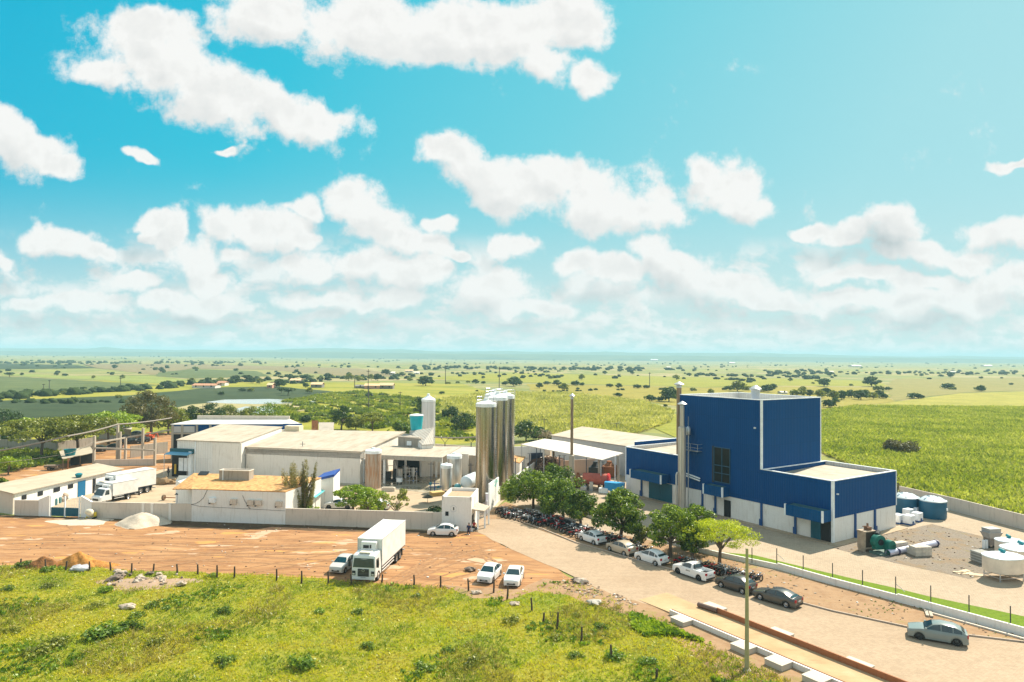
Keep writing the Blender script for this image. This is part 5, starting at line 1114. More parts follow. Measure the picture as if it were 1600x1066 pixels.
m=MB(); m.box(-2.25,2.25,-.7,.7,0,1.3); m.build('wall',CEMD,o); m=MB(); m.box(-2.3,2.3,-.75,-.6,1.3,1.42); m.box(-2.3,2.3,.6,.75,1.3,1.42); m.box(-2.3,-2.15,-.6,.6,1.3,1.42); m.box(2.15,2.3,-.6,.6,1.3,1.42); m.build('rim',CEM,o); MB().box(-1.72,-1.6,-.8,-.7,0,1.45).build('pipe',TRIM,o)
p=G(318,743,4.8); o=thing('solar_panel','small dark panel leaning at the top of the tile roof','panel',(p.x,p.y,4.8),R(-5)); MB().hexa([(-.7,-.4,.1),(.7,-.4,.1),(.7,.4,.5),(-.7,.4,.5)],[(-.7,-.4,.16),(.7,-.4,.16),(.7,.4,.56),(-.7,.4,.56)]).build('sheet',DMETAL,o); MB().box(-.6,.6,.3,.36,0,.5).build('support',METAL,o)
p=G(285,790); o=thing('kiosk','small dark blue booth with a black mono-pitch roof by the tiled house corner','booth',V3(p,0),R(-5))
MB().box(-.6,.6,-.5,.5,0,1.7).build('wall',BTRIM,o); MB().hexa([(-.8,-.8,1.75),(.8,-.8,1.75),(.9,.6,2.1),(-.7,.6,2.1)],[(-.8,-.8,1.82),(.8,-.8,1.82),(.9,.6,2.17),(-.7,.6,2.17)]).build('roof',DMETAL,o); MB().box(-.3,.3,-.54,-.5,.5,1.5).build('window',TRIM,o)
# gable shed
gsd=thing('gable_shed','small white shed with royal blue sloping trim behind the casuarinas','shed',V3(G(506,792),0))
g0=G(494.5,794); Yg=g0.y; g1=Vector((XA(520.5,794,Yg-.3),Yg-.3,0)); z0=ZH(494,751.5,Yg); z1=ZH(520,744,Yg)
bk=Vector((-.3,5,0))
MB().hexa([V3(g0,0),V3(g1,0),V3(g1+bk,0),V3(g0+bk,0)],[V3(g0,z0),V3(g1,z1),V3(g1+bk,z1),V3(g0+bk,z0)]).build('wall',WHT,gsd,world=True)
RB=plain('royal_blue',(.012,.06,.30),.5)
MB().hexa([V3(g0-Vector((.15,.2,0)),z0),V3(g1+Vector((.15,-.2,0)),z1),V3(g1+bk,z1),V3(g0+bk,z0)],[V3(g0-Vector((.15,.2,0)),z0+.35),V3(g1+Vector((.15,-.2,0)),z1+.35),V3(g1+bk,z1+.35),V3(g0+bk,z0+.35)]).build('roof_trim',RB,gsd,world=True)
MB().hexa([V3(g0-Vector((.8,-.2,0)),0),V3(g0-Vector((.05,.02,0)),0),V3(g0+bk*.6,0),V3(g0-Vector((.8,-3,0)),0)],[V3(g0-Vector((.8,-.2,0)),z0-.1),V3(g0-Vector((.05,.02,0)),z0-.1),V3(g0+bk*.6,z0-.1),V3(g0-Vector((.8,-3,0)),z0-.1)]).build('blue_wall',RB,gsd,world=True)
TQ=plain('turquoise_sheet',(.10,.50,.50),.5)
aw=thing('awning','turquoise sheet awning on thin posts in front of the gable shed','awning',V3(G(495,797),0))
MB().hexa([G(484,771,2.6),G(493,778,2.4),G(508,767,2.9),G(498,763,3.0)],[G(484,771,2.65),G(493,778,2.45),G(508,767,2.95),G(498,763,3.05)]).build('sheet',TQ,aw,world=True)
for q in ((484.5,771,2.6),(493,778,2.4),(507.5,767,2.9)): g=G(*q); MB().tube([V3(g,0),g],.05,5).build('post',METAL,aw,world=True)
# ---- guardhouse
gh=thing('guardhouse','plain white two-storey-high guardhouse block beside the entrance','guardhouse',V3(G(714,828),0))
f0=wl(691)+LN*.25; f1=f0+LD*((XA(736.5,829,f0.y)-f0.x)/LD.x); zg=ZH(714,776,f0.y); dp=6.2; gn=-LN
b0,b1=f0+gn*dp,f1+gn*dp
MB().hexa([V3(f0,0),V3(f1,0),V3(b1,0),V3(b0,0)],[V3(f0,zg-.5),V3(f1,zg-.5),V3(b1,zg-.5),V3(b0,zg-.5)]).build('wall',WHT,gh,world=True)
m=MB(); t_=.2
for P1_,P2_ in ((f0,f1),(f1,b1),(b1,b0),(b0,f0)):
    d=(P2_-P1_).normalized(); n=Vector((-d.y,d.x,0))*t_; m.hexa([V3(P1_,zg-.5),V3(P2_,zg-.5),V3(P2_+n-d*0,zg-.5),V3(P1_+n,zg-.5)],[V3(P1_,zg),V3(P2_,zg),V3(P2_+n,zg),V3(P1_+n,zg)])
m.build('parapet',WHT,gh,world=True)
MB().hexa([V3(f0+LD*.25+gn*.25,zg-.49),V3(f1-LD*.25+gn*.25,zg-.49),V3(b1-LD*.25-gn*.25,zg-.49),V3(b0+LD*.25-gn*.25,zg-.49)],[V3(f0+LD*.25+gn*.25,zg-.4),V3(f1-LD*.25+gn*.25,zg-.4),V3(b1-LD*.25-gn*.25,zg-.4),V3(b0+LD*.25-gn*.25,zg-.4)]).build('roof_slab',wallm('roof_earth',(.40,.28,.18),(.2,.14,.1),.6),gh,world=True)
ug=lambda px:hit(px,f0,LD)
facebox(f0,f1,ug(696),ug(701),2.0,2.55,.04,.1).build('window',DARK,gh,world=True)
lg=plain('painted_logo',(.48,.50,.52),.8)
m=MB(); c=V3(f0+LD*ug(708.5)+LN*.012,2.95)
for i in range(18):
    t=2*math.pi*i/18; t2=2*math.pi*(i+.7)/18; m.beam(c+LD*math.cos(t)*.42+Vector((0,0,math.sin(t)*.42)),c+LD*math.cos(t2)*.42+Vector((0,0,math.sin(t2)*.42)),.015,.06)
m.build('painted_emblem',lg,gh,world=True)
facebox(f0,f1,ug(709)-.07,ug(709)+.07,2.75,3.15,.02,.03).build('painted_mark',DMETAL,gh,world=True)
s0=f1; sd_=gn; 
facebox(f1,b1,2.6,3.4,2.7,4.1,.04,.1).build('pale_shutter',plain('pale_blue',(.55,.62,.68),.6),gh,world=True)
facebox(f1,b1,.5,1.8,.9,2.0,.04,.1).build('window',DARK,gh,world=True); facebox(f1,b1,2.4,3.2,.05,2.1,.04,.1).build('door',TRIM,gh,world=True)
cpy=thing('gate_canopy','small sloping beige canopy slab over the pedestrian gate','canopy',V3(f1+LD*1.5+gn*3,0))
k=[f1+LD*.05+gn*.3,f1+LD*1.5+gn*1.3,f1+LD*1.9+gn*4.2,f1+LD*.05+gn*3.9]
MB().hexa([V3(k[0],2.75),V3(k[1],2.35),V3(k[2],2.35),V3(k[3],2.9)],[V3(k[0],2.9),V3(k[1],2.5),V3(k[2],2.5),V3(k[3],3.05)]).build('roof',ROOFB,cpy,world=True)
for q in (f1+LD*.7+gn*1.1,f1+LD*1.5+gn*2.,f1+LD*1.75+gn*4): MB().obox(V3(q,0),(.22,.22,2.45)).build('post',TRIM,cpy,world=True)
o=thing('sliding_gate','dark slatted sliding gate closing the entrance lane','gate',V3(G(755,812),0)); m=MB(); ga,gb=G(748,813),G(761,807)
for i in range(12):
    z=.2+i*.17; m.beam(V3(ga,z),V3(gb,z),.04,.08)
m.build('slats',plain('gate_grey',(.16,.14,.14),.6),o,world=True)
for q in (ga,gb): MB().tube([V3(q,0),V3(q,2.3)],.06,6).build('post',TRIM,o,world=True)
o=thing('gate_post','lavender-white square gate post beside the sign wall','post',V3(G(760.5,803),0)); MB().obox((0,0,0),(.32,.32,2.9)).build('shaft',plain('lavender_white',(.66,.62,.72),.7),o); MB().obox((0,0,2.9),(.4,.4,.1)).build('cap',TRIM,o)
# ---- sign wall and the wall behind it
sg=thing('sign_wall','tall white sign panel with a teal and green emblem facing the entrance road','sign',V3(G(764.5,800),0))
s0=G(764.5,800.5); s1=G(779.2,784.5); zs0=ZH(764.5,756.5,s0.y); zs1=ZH(779,745.5,s1.y); d=(s1-s0).normalized(); n=Vector((d.y,-d.x,0))
MB().hexa([V3(s0,0),V3(s1,0),V3(s1-n*.2,0),V3(s0-n*.2,0)],[V3(s0,zs0),V3(s1,zs1),V3(s1-n*.2,zs1),V3(s0-n*.2,zs0)]).build('panel',wallm('sign_white',(.80,.80,.79),(.62,.62,.6),.25),sg,world=True)
LS=(s1-s0).length
def decal(u0,u1,z0,z1,mat,nm):
    return MB().face([V3(s0+d*u0*LS+n*.012,z0),V3(s0+d*u1*LS+n*.012,z0),V3(s0+d*u1*LS+n*.012,z1),V3(s0+d*u0*LS+n*.012,z1)]).build(nm,mat,sg,world=True)
m=MB(); cz=zs0-.75; cu=.63
def lp(u_,z): return V3(s0+d*u_*LS+n*.014,z)
m.face([lp(cu-.05,cz-.55),lp(cu+.07,cz-.45),lp(cu+.16,cz+.65),lp(cu+.05,cz+.5)]); m.build('emblem_leaf',plain('emblem_green',(.02,.22,.17),.6),sg,world=True)
m=MB(); m.face([lp(cu-.20,cz-.15),lp(cu-.05,cz-.30),lp(cu+.28,cz+.05),lp(cu+.25,cz+.30)]); m.face([lp(cu-.16,cz+.30),lp(cu-.02,cz+.25),lp(cu+.04,cz+.62),lp(cu-.04,cz+.7)]); m.build('emblem_wave',plain('emblem_teal',(.25,.66,.62),.6),sg,world=True)
m=MB()
for i,(u0_,u1_) in enumerate(((.12,.9),(.15,.7),(.12,.85),(.2,.95),(.15,.6),(.3,.9))):
    z=cz-1.1-i*.33; m.face([lp(u0_,z),lp(u1_,z+.1),lp(u1_,z+.15),lp(u0_,z+.05)])
m.build('faint_lettering',plain('faint_grey',(.62,.64,.64),.8),sg,world=True)
freewall('factory_wall','white factory side wall running back from the sign panel past the silos',[(779.5,784.5),(803,767),(835,742),(848,731)],2.35,WHT)
for i,(px,by,ty) in enumerate([(805,768,716),(816,757,722),(822,756,716),(827,752,709),(838,742,700),(844,739,700),(881,765,712),(916,762,713),(942,757,722),(874,748,712)]):
    p=G(px,by); o=thing('fence_pole',('thin dark steel pole %s'%['at the end of the steel silos','beside the orange-roofed hut','in front of the white side wall','against the dark doorway','left of the wood pile','touching the wood pile','in front of the wood pile','left of the red boiler','right of the red boiler','behind the single chimney'][i]),'pole',V3(p,0),0,'thin steel poles along the inner yard')
    h=ZH(px,ty,p.y); MB().tube([(0,0,0),(0,0,h)],.07,6).build('shaft',plain('pole_blue',(.03,.05,.09),.5) if i not in (2,) else METAL,o); MB().tube([(-.35,0,h),(.35,0,h)],.04,5).build('arm',DMETAL,o)
bldg('orange_hut','little hut with an orange tiled roof between silos and white wall',[(802,721,3.2),(812,724,3.2),(820,715,3.4),(804,712.5,3.4)],WHTD,TILE)
# ---- wood store
ws=thing('wood_store','open wood store under a wide pale sheet roof on posts','canopy',V3(G(890,745),0))
K=[G(814,694.3,5.6),G(850,701.5,5.6),G(941,718.5,5.5),G(974,708,5.8),G(883,690,6.2),G(851,685.5,6.5)]
MB().hexa([k-Vector((0,0,.12)) for k in K],K).build('roof',roofm('roof_pale',(.76,.70,.64),(.58,.52,.46),amt=.25),ws,world=True)
for px,py,z,mt in ((815,695,5.5,METAL),(865,704,5.4,BARK),(850,702,5.5,METAL),(892,709.5,5.4,CONC),(939,718,5.4,METAL),(936,716,5.4,CONC),(966,712,5.6,CONC),(961,713,5.6,TRIM)):
    g=G(px,py,z); MB().tube([V3(g,0),g],.2 if mt in(BARK,CONC) else .1,8).build('post',mt,ws,world=True)
freewall('back_wall','white rendered wall at the back of the wood store with a dark doorway',[(800,734),(850,731)],4.6,WHT)
o=freewall('doorway_block','dark blue steel door leaf in the wood store wall',[(830,733),(848,732)],3.2,plain('navy_door',(.008,.02,.05),.5),cat='door')
freewall('back_wall','pinkish plaster wall behind the wood pile',[(876,745),(930,741)],3.0,wallm('pink_wall',(.62,.46,.36),(.38,.27,.2),.4))
# log pile
def logpile():
    r_=np.random.default_rng(8); m=MB(); c=G(862,742)
    m2=MB()
    for i in range(900):
        t=r_.uniform(0,6.283); q=math.sqrt(r_.random()); x=q*4.6*math.cos(t)+r_.normal()*.2; y=q*2.8*math.sin(t); z=3.7*max(0,1-q)**.8*r_.uniform(.7,1)+.1
        d=Vector((r_.normal(),r_.normal(),r_.normal()*.45)).normalized()*r_.uniform(.35,.8); cc=Vector((c.x+x,c.y+y+1,z)); 
        m2.tube([cc-d,cc+d],r_.uniform(.05,.13),5)
    o=thing('wood_pile','tall tangled heap of cut firewood under the wood store roof','firewood',V3(c,0)); 
    wm_,nb=newmat('firewood'); rp=nb.n('ShaderNodeNewGeometry').outputs['Random Per Island']
    finish(wm_,nb,nb.ramp(rp,[(0,(.10,.055,.035)),(.35,(.28,.17,.11)),(.7,(.45,.30,.22)),(1,(.62,.48,.38))]),.9)
    m2.build('logs',wm_,o,world=True); MB().blob((c.x,c.y+1,.4),(4.6,2.8,2.6),3,.15,16,9).build('core',plain('wood_dark',(.10,.06,.04),.95),o,world=True)
logpile()
# red boiler, blue tarp
p=G(931,766); o=thing('boiler','weathered red horizontal boiler drum under the wood store roof','boiler',V3(p,0),R(-16))
m=MB(); i0=0; pr=[(0,-2.25),(.95,-2.2),(1.0,-2.1),(1.0,2.0)]
def hcyl(pr,zc,n=24):
    m=MB(); 
    for r_,x in pr:
        for j in range(n): t=2*math.pi*j/n; m.v.append(Vector((x,r_*math.cos(t),zc+r_*math.sin(t))))
    for k in range(len(pr)-1):
        for j in range(n): m.f.append([k*n+j,k*n+(j+1)%n,(k+1)*n+(j+1)%n,(k+1)*n+j])
    return m
hcyl(pr,1.9).build('shell',plain('boiler_red',(.40,.10,.07),.7,var=.25),o,smooth=50); hcyl([(1.0,2.0),(1.1,2.02),(1.1,2.3),(.95,2.4),(0,2.42)],1.9).build('door_end',plain('boiler_red_bright',(.50,.015,.02),.5),o,smooth=50)
for x in (-1.5,1.4): MB().box(x-.15,x+.15,-.8,.8,0,1.1).build('saddle',DMETAL,o)
MB().box(-.9,-.3,-1.3,-1.0,0,1.6).build('ladder',METAL,o)
p=G(960,771); o=thing('tarp_bin','bright blue tarpaulin stretched over a frame beside the blue plant wall','tarpaulin',V3(p,0),R(-18))
m=MB(); tb=[(-1.5,-.7,.75),(0,-.95,.35),(1.6,-.7,.8),(1.6,.7,.8),(-1.5,.7,.75)]; m.hexa(tb,[(-1.6,-.75,1.9),(0,-.8,1.85),(1.7,-.75,1.8),(1.7,.75,1.8),(-1.6,.75,1.9)]); m.build('cover',plain('tarp_blue',(.01,.26,.55),.5),o)
for x in (-1.4,1.5): MB().tube([(x,-.6,0),(x,-.6,.9)],.06,6).build('leg',METAL,o)
p=G(943,771); o=thing('white_crate','low white crate in front of the red boiler','crate',V3(p,0),R(-18)); MB().box(-.75,.75,-.4,.4,.1,.9).build('body',TRIM,o,bevel=.03); MB().box(-.7,.7,-.35,.35,0,.1).build('pallet',BARKL,o)
for i,(px,py,h,w_,mt,lb) in enumerate([(903,762,2.6,1.3,RUST,'rusty brown furnace hopper beside the single chimney'),(897,757,1.6,1.5,CEMD,'grimy grey machine at the foot of the single chimney'),(912,768,1.3,1.,METAL,'small grey pump unit left of the red boiler'),(930,748,3.2,2.2,DMETAL,'black furnace body behind the red boiler'),(952,745,3.0,2.6,RUST,'dark red machine housing behind the blue tarpaulin')]):
    p=G(px,py); o=thing('machine',lb,'machine',V3(p,0),R(-16)); MB().box(-w_/2,w_/2,-w_/2,w_/2,.2,h*.7).build('body',mt,o,bevel=.05); MB().lathe((0,0,h*.7),[(w_*.4,0),(w_*.2,h*.2),(w_*.2,h*.3),(0,h*.31)],10).build('hopper',mt,o)
    MB().box(-w_/2+.1,w_/2-.1,-w_/2+.1,w_/2-.1,0,.2).build('base',DMETAL,o)
# warehouse behind wood store
bldg('white_warehouse','long white warehouse with a bleached sheet roof behind the wood store','x' and [(862,681,5.7),(1000,701,5.7),(1062,688,6.3),(910,667.5,6.3)],GREYC,ROOFB)
freewall('rear_fence_wall','long grey wall line behind the steel silos',[(680,706),(760,712),(860,712)],1.9,CEM)
bldg('side_shed','grey-roofed cluttered shed between the canopy and the silos',[(700,709,3.8),(745,713,3.8),(752,701,4.2),(716,699,4.2)],CEMD,ROOFG)
for i,px in enumerate((695,736)): 
    p=G(px,716); o=thing('y_post','Y-shaped dark steel support, %s one of the pair left of the silos'%('left','right')[i],'post',V3(p,0),0,'Y-shaped steel supports'); MB().tube([(0,0,0),(0,0,3.4)],.1,6).build('shaft',DMETAL,o)
    MB().tube([(-1,0,4.6),(0,0,3.4),(1,0,4.6)],.07,5).build('fork',DMETAL,o)
cable('long grey pipe rack rail behind the canopy, left of the silos',[(677,683,150),(743,683,146)],.14,'pipe_rack')
# ---- back wall on the right, low road wall
freewall('perimeter_wall','long weathered grey perimeter wall in front of the maize on the right',[(1405,779),(1490,799.5),(1600,828.5),(1760,872)],[2.05,2.05,2.05,2.05],CEM,.2)
LW=[(845,784),(900,803),(1000,836),(1100,866),(1214.5,890.5)]
o=freewall('road_wall','low white wall beside the verge running behind the shade trees',LW,.60,WHT,.2,group='low white road wall sections')
o=freewall('road_wall','low white stepped wall section with steel fence posts, middle stretch',[(1214.5,890.5),(1300,915),(1402,942)],.74,WHT,.2,group='low white road wall sections')
o=freewall('road_wall','low white wall section on a concrete footing at the right edge of the photo',[(1402,942),(1450,955.5),(1600,997),(1760,1040)],.84,WHT,.2,group='low white road wall sections')
freewall('wall_footing','rough concrete footing strip under the right end of the low white wall',[(1455,961),(1600,1002),(1760,1046)],.22,CEM,.25,cat='footing')
gst=poly_px([(1100,862),(1214,886),(1300,910),(1400,938),(1450,951),(1600,992),(1760,1036),(1760,1008),(1600,964.5),(1450,933),(1400,920.5),(1300,898),(1175,868)])
sheet('grass_strip',gst,.09,groundm('lawn',lambda nb,oc:(nb.ramp(nb.noise(oc,3.,5,.7),[(.3,(.10,.17,.010)),(.7,(.17,.27,.018))]),nb.noise(oc,9.,3,.6))),.05)
for i,(px,by,ty) in enumerate([(1175.7,876,856),(1214.5,882,857),(1256,893,868),(1302,905,880),(1349,918,891),(1401,933,901),(1456,945,915),(1516,962,930),(1581,980,947)]):
    p=G(px,by+8); h=ZH(px,ty,p.y+.15); o=thing('fence_post','dark steel fence post on the white road wall, number %s from the lime-yellow tree'%['one','two','three','four','five','six','seven','eight','nine'][i],'post',(p.x,p.y+.15,0),0,'steel posts on the low road wall')
    MB().tube([(0,0,.3),(0,0,h)],.05,6).build('shaft',DMETAL,o)
    if i in (1,5): MB().tube([(0,.02,1.7),(.75,-.2,1.0)],.03,5).build('brace',METAL,o)
# kerb
def kerb(label,pts,h=.13,w_=.14):
    P_=[G(*q) for q in pts]; m=MB()
    for i in range(len(P_)-1):
        a,b_=P_[i],P_[i+1]; d=(b_-a).normalized(); n=Vector((-d.y,d.x,0))*w_; m.hexa([V3(a,0),V3(b_,0),V3(b_+n,0),V3(a+n,0)],[V3(a,h+.075),V3(b_,h+.075),V3(b_+n,h+.075),V3(a+n,h+.075)])
    o=m.build('kerb',wallm('kerb_stone',(.42,.34,.27),(.15,.11,.08),.7)); tag(o,label,'kerb')
kerb('long low stone kerb between the paved road and the dirt verge',[(800,812),(850,829.5),(900,850),(950,864),(1000,879),(1050,892),(1100,906),(1190,928),(1300,957),(1420,983),(1500,994),(1600,1006),(1760,1028)])
# ---- weighbridge
wb=thing('weighbridge','concrete truck weighbridge with a rusty steel edge beam','weighbridge',V3(G(1200,990),0))
p0,p1=G(1046,962),G(1300,1072); dW=(p1-p0).normalized(); nW=Vector((dW.y,-dW.x,0)); p1=p0+dW*30
q0=G(1103,955); wd=(q0-p0).dot(-nW); 
DK=groundm('weigh_deck',lambda nb,oc:(nb.mix(nb.sm(nb.noise(nb.map(oc,rot=(0,0,R(42)),sc=(.3,.9,1)),1.,7,.7),.5,.68,0,.5),nb.ramp(nb.noise(oc,.35,6,.6),[(.3,(.44,.31,.18)),(.6,(.55,.40,.25)),(.8,(.60,.46,.32))]),(.36,.22,.13)),nb.noise(oc,2,4,.6)))
def W(u_,v_,z): return V3(p0+dW*u_-nW*v_,z)
MB().hexa([W(0,.2,0),W(30,.2,0),W(30,wd,0),W(0,wd,0)],[W(0,.2,.22),W(30,.2,.22),W(30,wd,.22),W(0,wd,.22)]).build('deck',DK,wb,world=True)
MB().hexa([W(-4.2,.3,.08),W(0,.2,.09),W(0,wd,.09),W(-4.2,wd+.4,.08)],[W(-4.2,.3,.085),W(0,.2,.22),W(0,wd,.22),W(-4.2,wd+.4,.085)]).build('ramp',DK,wb,world=True)
MB().hexa([W(0,0,0),W(30,0,0),W(30,.2,0),W(0,.2,0)],[W(0,0,.52),W(30,0,.52),W(30,.2,.52),W(0,.2,.52)]).build('side_wall',WHTD,wb,world=True)
MB().hexa([W(.05,.2,.50),W(30,.2,.50),W(30,.26,.50),W(.05,.26,.50)],[W(.05,.2,.56),W(30,.2,.56),W(30,.26,.56),W(.05,.26,.56)]).build('rust_strip',RUST,wb,world=True)
MB().hexa([W(2.2,wd,0),W(30,wd,0),W(30,wd+.12,0),W(2.2,wd+.12,0)],[W(2.2,wd,.68),W(30,wd,.68),W(30,wd+.12,.68),W(2.2,wd+.12,.68)]).build('edge_beam',RUST,wb,world=True)
MB().tube([W(.3,wd-.2,.42),W(2.3,wd,.45)],.22,10).build('pipe_stub',plain('brown_pipe',(.14,.09,.07),.7),wb,world=True,smooth=50)
BLK=wallm('block_white',(.50,.45,.38),(.40,.33,.25),.4)
def block(label,px,py,l,w_,h,side):
    u_=(G(px,py)-p0).dot(dW); v_=(-w_ if side=='l' else wd+.14)
    o=thing('concrete_block',label,'concrete block',W(u_,v_+w_/2,0),math.atan2(dW.y,dW.x),'concrete footing blocks along the weighbridge'); MB().box(-l/2,l/2,-w_/2+.01,w_/2-.01,0,h-.06).build('body',BLK,o,bevel=.03); MB().box(-l/2-.03,l/2+.03,-w_/2-.02,w_/2+.0,h-.06,h).build('cap',BLK,o)
block('white concrete block at the near start of the weighbridge side wall',1056,978,1.5,1.15,.5,'l')
block('open-framed beige concrete block halfway along the weighbridge, left of the utility pole',1158,1020,1.5,1.3,.55,'l'); block('white concrete block right of the utility pole foot',1213,1044,1.5,1.3,.55,'l'); block('white concrete block cut by the bottom edge of the photo',1272,1071,1.5,1.3,.55,'l')
block('flat white block beside the start of the rusty beam',1118,955,2.0,1.0,.5,'r'); block('second flat white block on the road side of the rusty beam',1218,997,1.8,1.0,.5,'r'); block('third beige block on the road side of the rusty beam near the bottom edge',1342,1043,1.9,1.1,.4,'r')
# utility pole
p=G(1167,1050); h=ZH(1167,857,p.y); o=thing('utility_pole','tall bare concrete utility pole in the foreground by the weighbridge','pole',V3(p,0)); MB().lathe((0,0,0),[(.17,0),(.10,h),(0,h+.02)],14).build('shaft',wallm('pole_concrete',(.36,.33,.17),(.20,.20,.08),.5),o,smooth=50); MB().lathe((0,0,0),[(.45,0),(.3,.2),(.17,.25)],10).build('footing',CONC,o)
# lamp posts in yards, distant poles
for i,(px,by,ty,lb) in enumerate([(472,748,690,'thin pole rising through the casuarina in front of the fascia'),(673,768,722,'dark blue lamp post at the edge of the wet yard'),(735.5,766,724,'blue pole in front of the white drum tank'),(316,690,632,'pole on the warehouse roof edge'),(575,625,577,'slim power pole beyond the factory'),(696,600,571,'tall power pole by the far dark trees'),(780,606,573,'tall power pole above the field right of the silos'),(1015,606,582,'thin power pole in the pasture behind the chimneys'),(554,607,590,'short power pole left of the pink farmhouse'),(625,636,612,'power pole in the scrub left of the grey silo'),(576,642,605,'power pole in the scrub behind the factory'),(68,612,600,'short pole in the left fields'),(77,608,594,'second short pole in the left fields'),(188,607,590,'pole in the shaded field'),(850,686,653,'power pole with a crossarm at the field edge beside the wood store'),(963,676,661,'short post in front of the pale maize'),(412,648,634,'pole beside the pond')]):
    p=G(px,by); h=ZH(px,ty,p.y); o=thing('power_pole' if by<700 else 'yard_pole',lb,'pole',V3(p,0)); r_=max(.07,p.y*.0006); MB().tube([(0,0,0),(0,0,h)],[r_,r_*.7],6).build('shaft',plain('pole_wood',(.10,.09,.08),.8) if by<700 else plain('pole_blue',(.03,.05,.09),.5),o)
    MB().tube([(-.9 if by<700 else -.5,0,h*.93),(.9 if by<700 else .5,0,h*.93)],r_*.6,5).build('arm',DMETAL,o)
# distant houses
def house(label,px,py,wpx,hpx,wall,roof,dep=7,rot=0.):
    p=G(px,py); k=p.y/FPX; w_=wpx*k; h=hpx*k; o=thing('farmhouse',label,'house',V3(p,0),R(rot))
    MB().box(-w_/2,w_/2,0,dep,0,h*.62).build('wall',wall,o)
    e=.4; m=MB(); m.hexa([(-w_/2-e,-e,h*.6),(w_/2+e,-e,h*.6),(w_/2+e,dep/2,h),(-w_/2-e,dep/2,h)],[(-w_/2-e,-e,h*.6+.15),(w_/2+e,-e,h*.6+.15),(w_/2+e,dep/2,h+.15),(-w_/2-e,dep/2,h+.15)])
    m.hexa([(-w_/2-e,dep/2,h),(w_/2+e,dep/2,h),(w_/2+e,dep+e,h*.6),(-w_/2-e,dep+e,h*.6)],[(-w_/2-e,dep/2,h+.15),(w_/2+e,dep/2,h+.15),(w_/2+e,dep+e,h*.6+.15),(-w_/2-e,dep+e,h*.6+.15)]); m.build('roof',roof,o)
    m=MB(); n=max(1,int(w_/4))
    for i in range(n): x=-w_/2+(i+.5)*w_/n; m.box(x-.5,x+.5,-.04,0,.9,2.1)
    m.build('windows',DARK,o)
TL=plain('roof_clay',(.42,.22,.13),.9); WH=plain('lime_wall',(.66,.62,.55),.9); PK=plain('pink_plaster',(.50,.27,.20),.9); TLL=plain('roof_clay_light',(.62,.44,.26),.9); GRD=plain('house_grey',(.2,.18,.16),.9)
house('long low farmhouse with a reddish roof among dark trees on the left plain',318,607,36,7,WH,TL,9); house('small white farmhouse with a red roof at the right end of the left tree belt',345,603,12,7,WH,TL)
house('tiny reddish house among the trees above the left roofs',421,607,8,8,PK,TLL); house('pale farmhouse with white roof in the middle distance left',461,599,16,7,GRD,TLL); house('small brown farmhouse just right of the pale one',494,606,17,8,GRD,TLL)
house('pink-walled farmhouse with an orange roof left of centre',581,608,23,8,PK,TLL); house('farmhouse with a light orange roof next to the pink one',603,608,21,9,GRD,TLL); house('long dark shed left of the pink farmhouse',563,607,16,5,GRD,GRD)
house('white-roofed shed beyond the dark trees in the centre',612,586,9,5,WH,WH); house('small cream house far behind the centre trees',639,582,12,4,WH,TLL); house('small white cottage near the far centre',651,585,8,4,WH,WH); house('low white shed in far scrub left of the pole',1226,616,9,4,WH,WH)
house('long white industrial shed on the far plain, left one',1023,563.8,11,2.4,WH,plain('bright_roof',(.85,.85,.85),.7),30); house('long white industrial shed on the far plain, above the tower',1145,568.5,9,2.2,WH,plain('bright_roof',(.85,.85,.85),.7),30); house('long white industrial shed on the far plain, right of the tower',1340,573.5,14,2.8,WH,plain('bright_roof',(.85,.85,.85),.7),30); house('pale far shed on the right plain',1545,573,13,2.4,WH,plain('bright_roof',(.85,.85,.85),.7),20)
house('tiny white house in the far right trees',1490,583,8,3,WH,WH); house('tiny white house on the far plain above the right field',1300,583,6,3,WH,WH); house('small pale house at the far left centre plain',1045,576,6,3,WH,WH)
# ---------------------------------------------------------------- vehicles
def paint(nm,c,rough=.28): return plain(nm,c,rough,0.,.04,.5,.5,coat=.6)
PW=paint('paint_white',(.74,.74,.73)); PB=paint('paint_beige',(.46,.38,.28)); PDG=paint('paint_graphite',(.035,.034,.032)); PDS=paint('paint_dark_green_grey',(.05,.052,.045)); PSV=paint('paint_silver',(.50,.49,.46)); PTL=paint('paint_grey_teal',(.19,.23,.22)); PBK=paint('paint_black',(.012,.013,.016)); PBL=paint('paint_navy',(.02,.04,.10))
TYRE=plain('tyre',(.018,.017,.016),.85); RIM=plain('rim',(.52,.52,.53),.35,.8); RIMD=plain('rim_dark',(.05,.05,.05),.5,.5)
CGL=plain('car_glass',(.012,.035,.042),.06,var=.02,spec=.9); PLAST=plain('black_plastic',(.025,.025,.027),.6); HL=plain('headlamp',(.65,.68,.70),.12,.2,spec=.9); TLR=plain('tail_lamp',(.35,.01,.015),.2); PLT=plain('plate',(.45,.46,.48),.5)
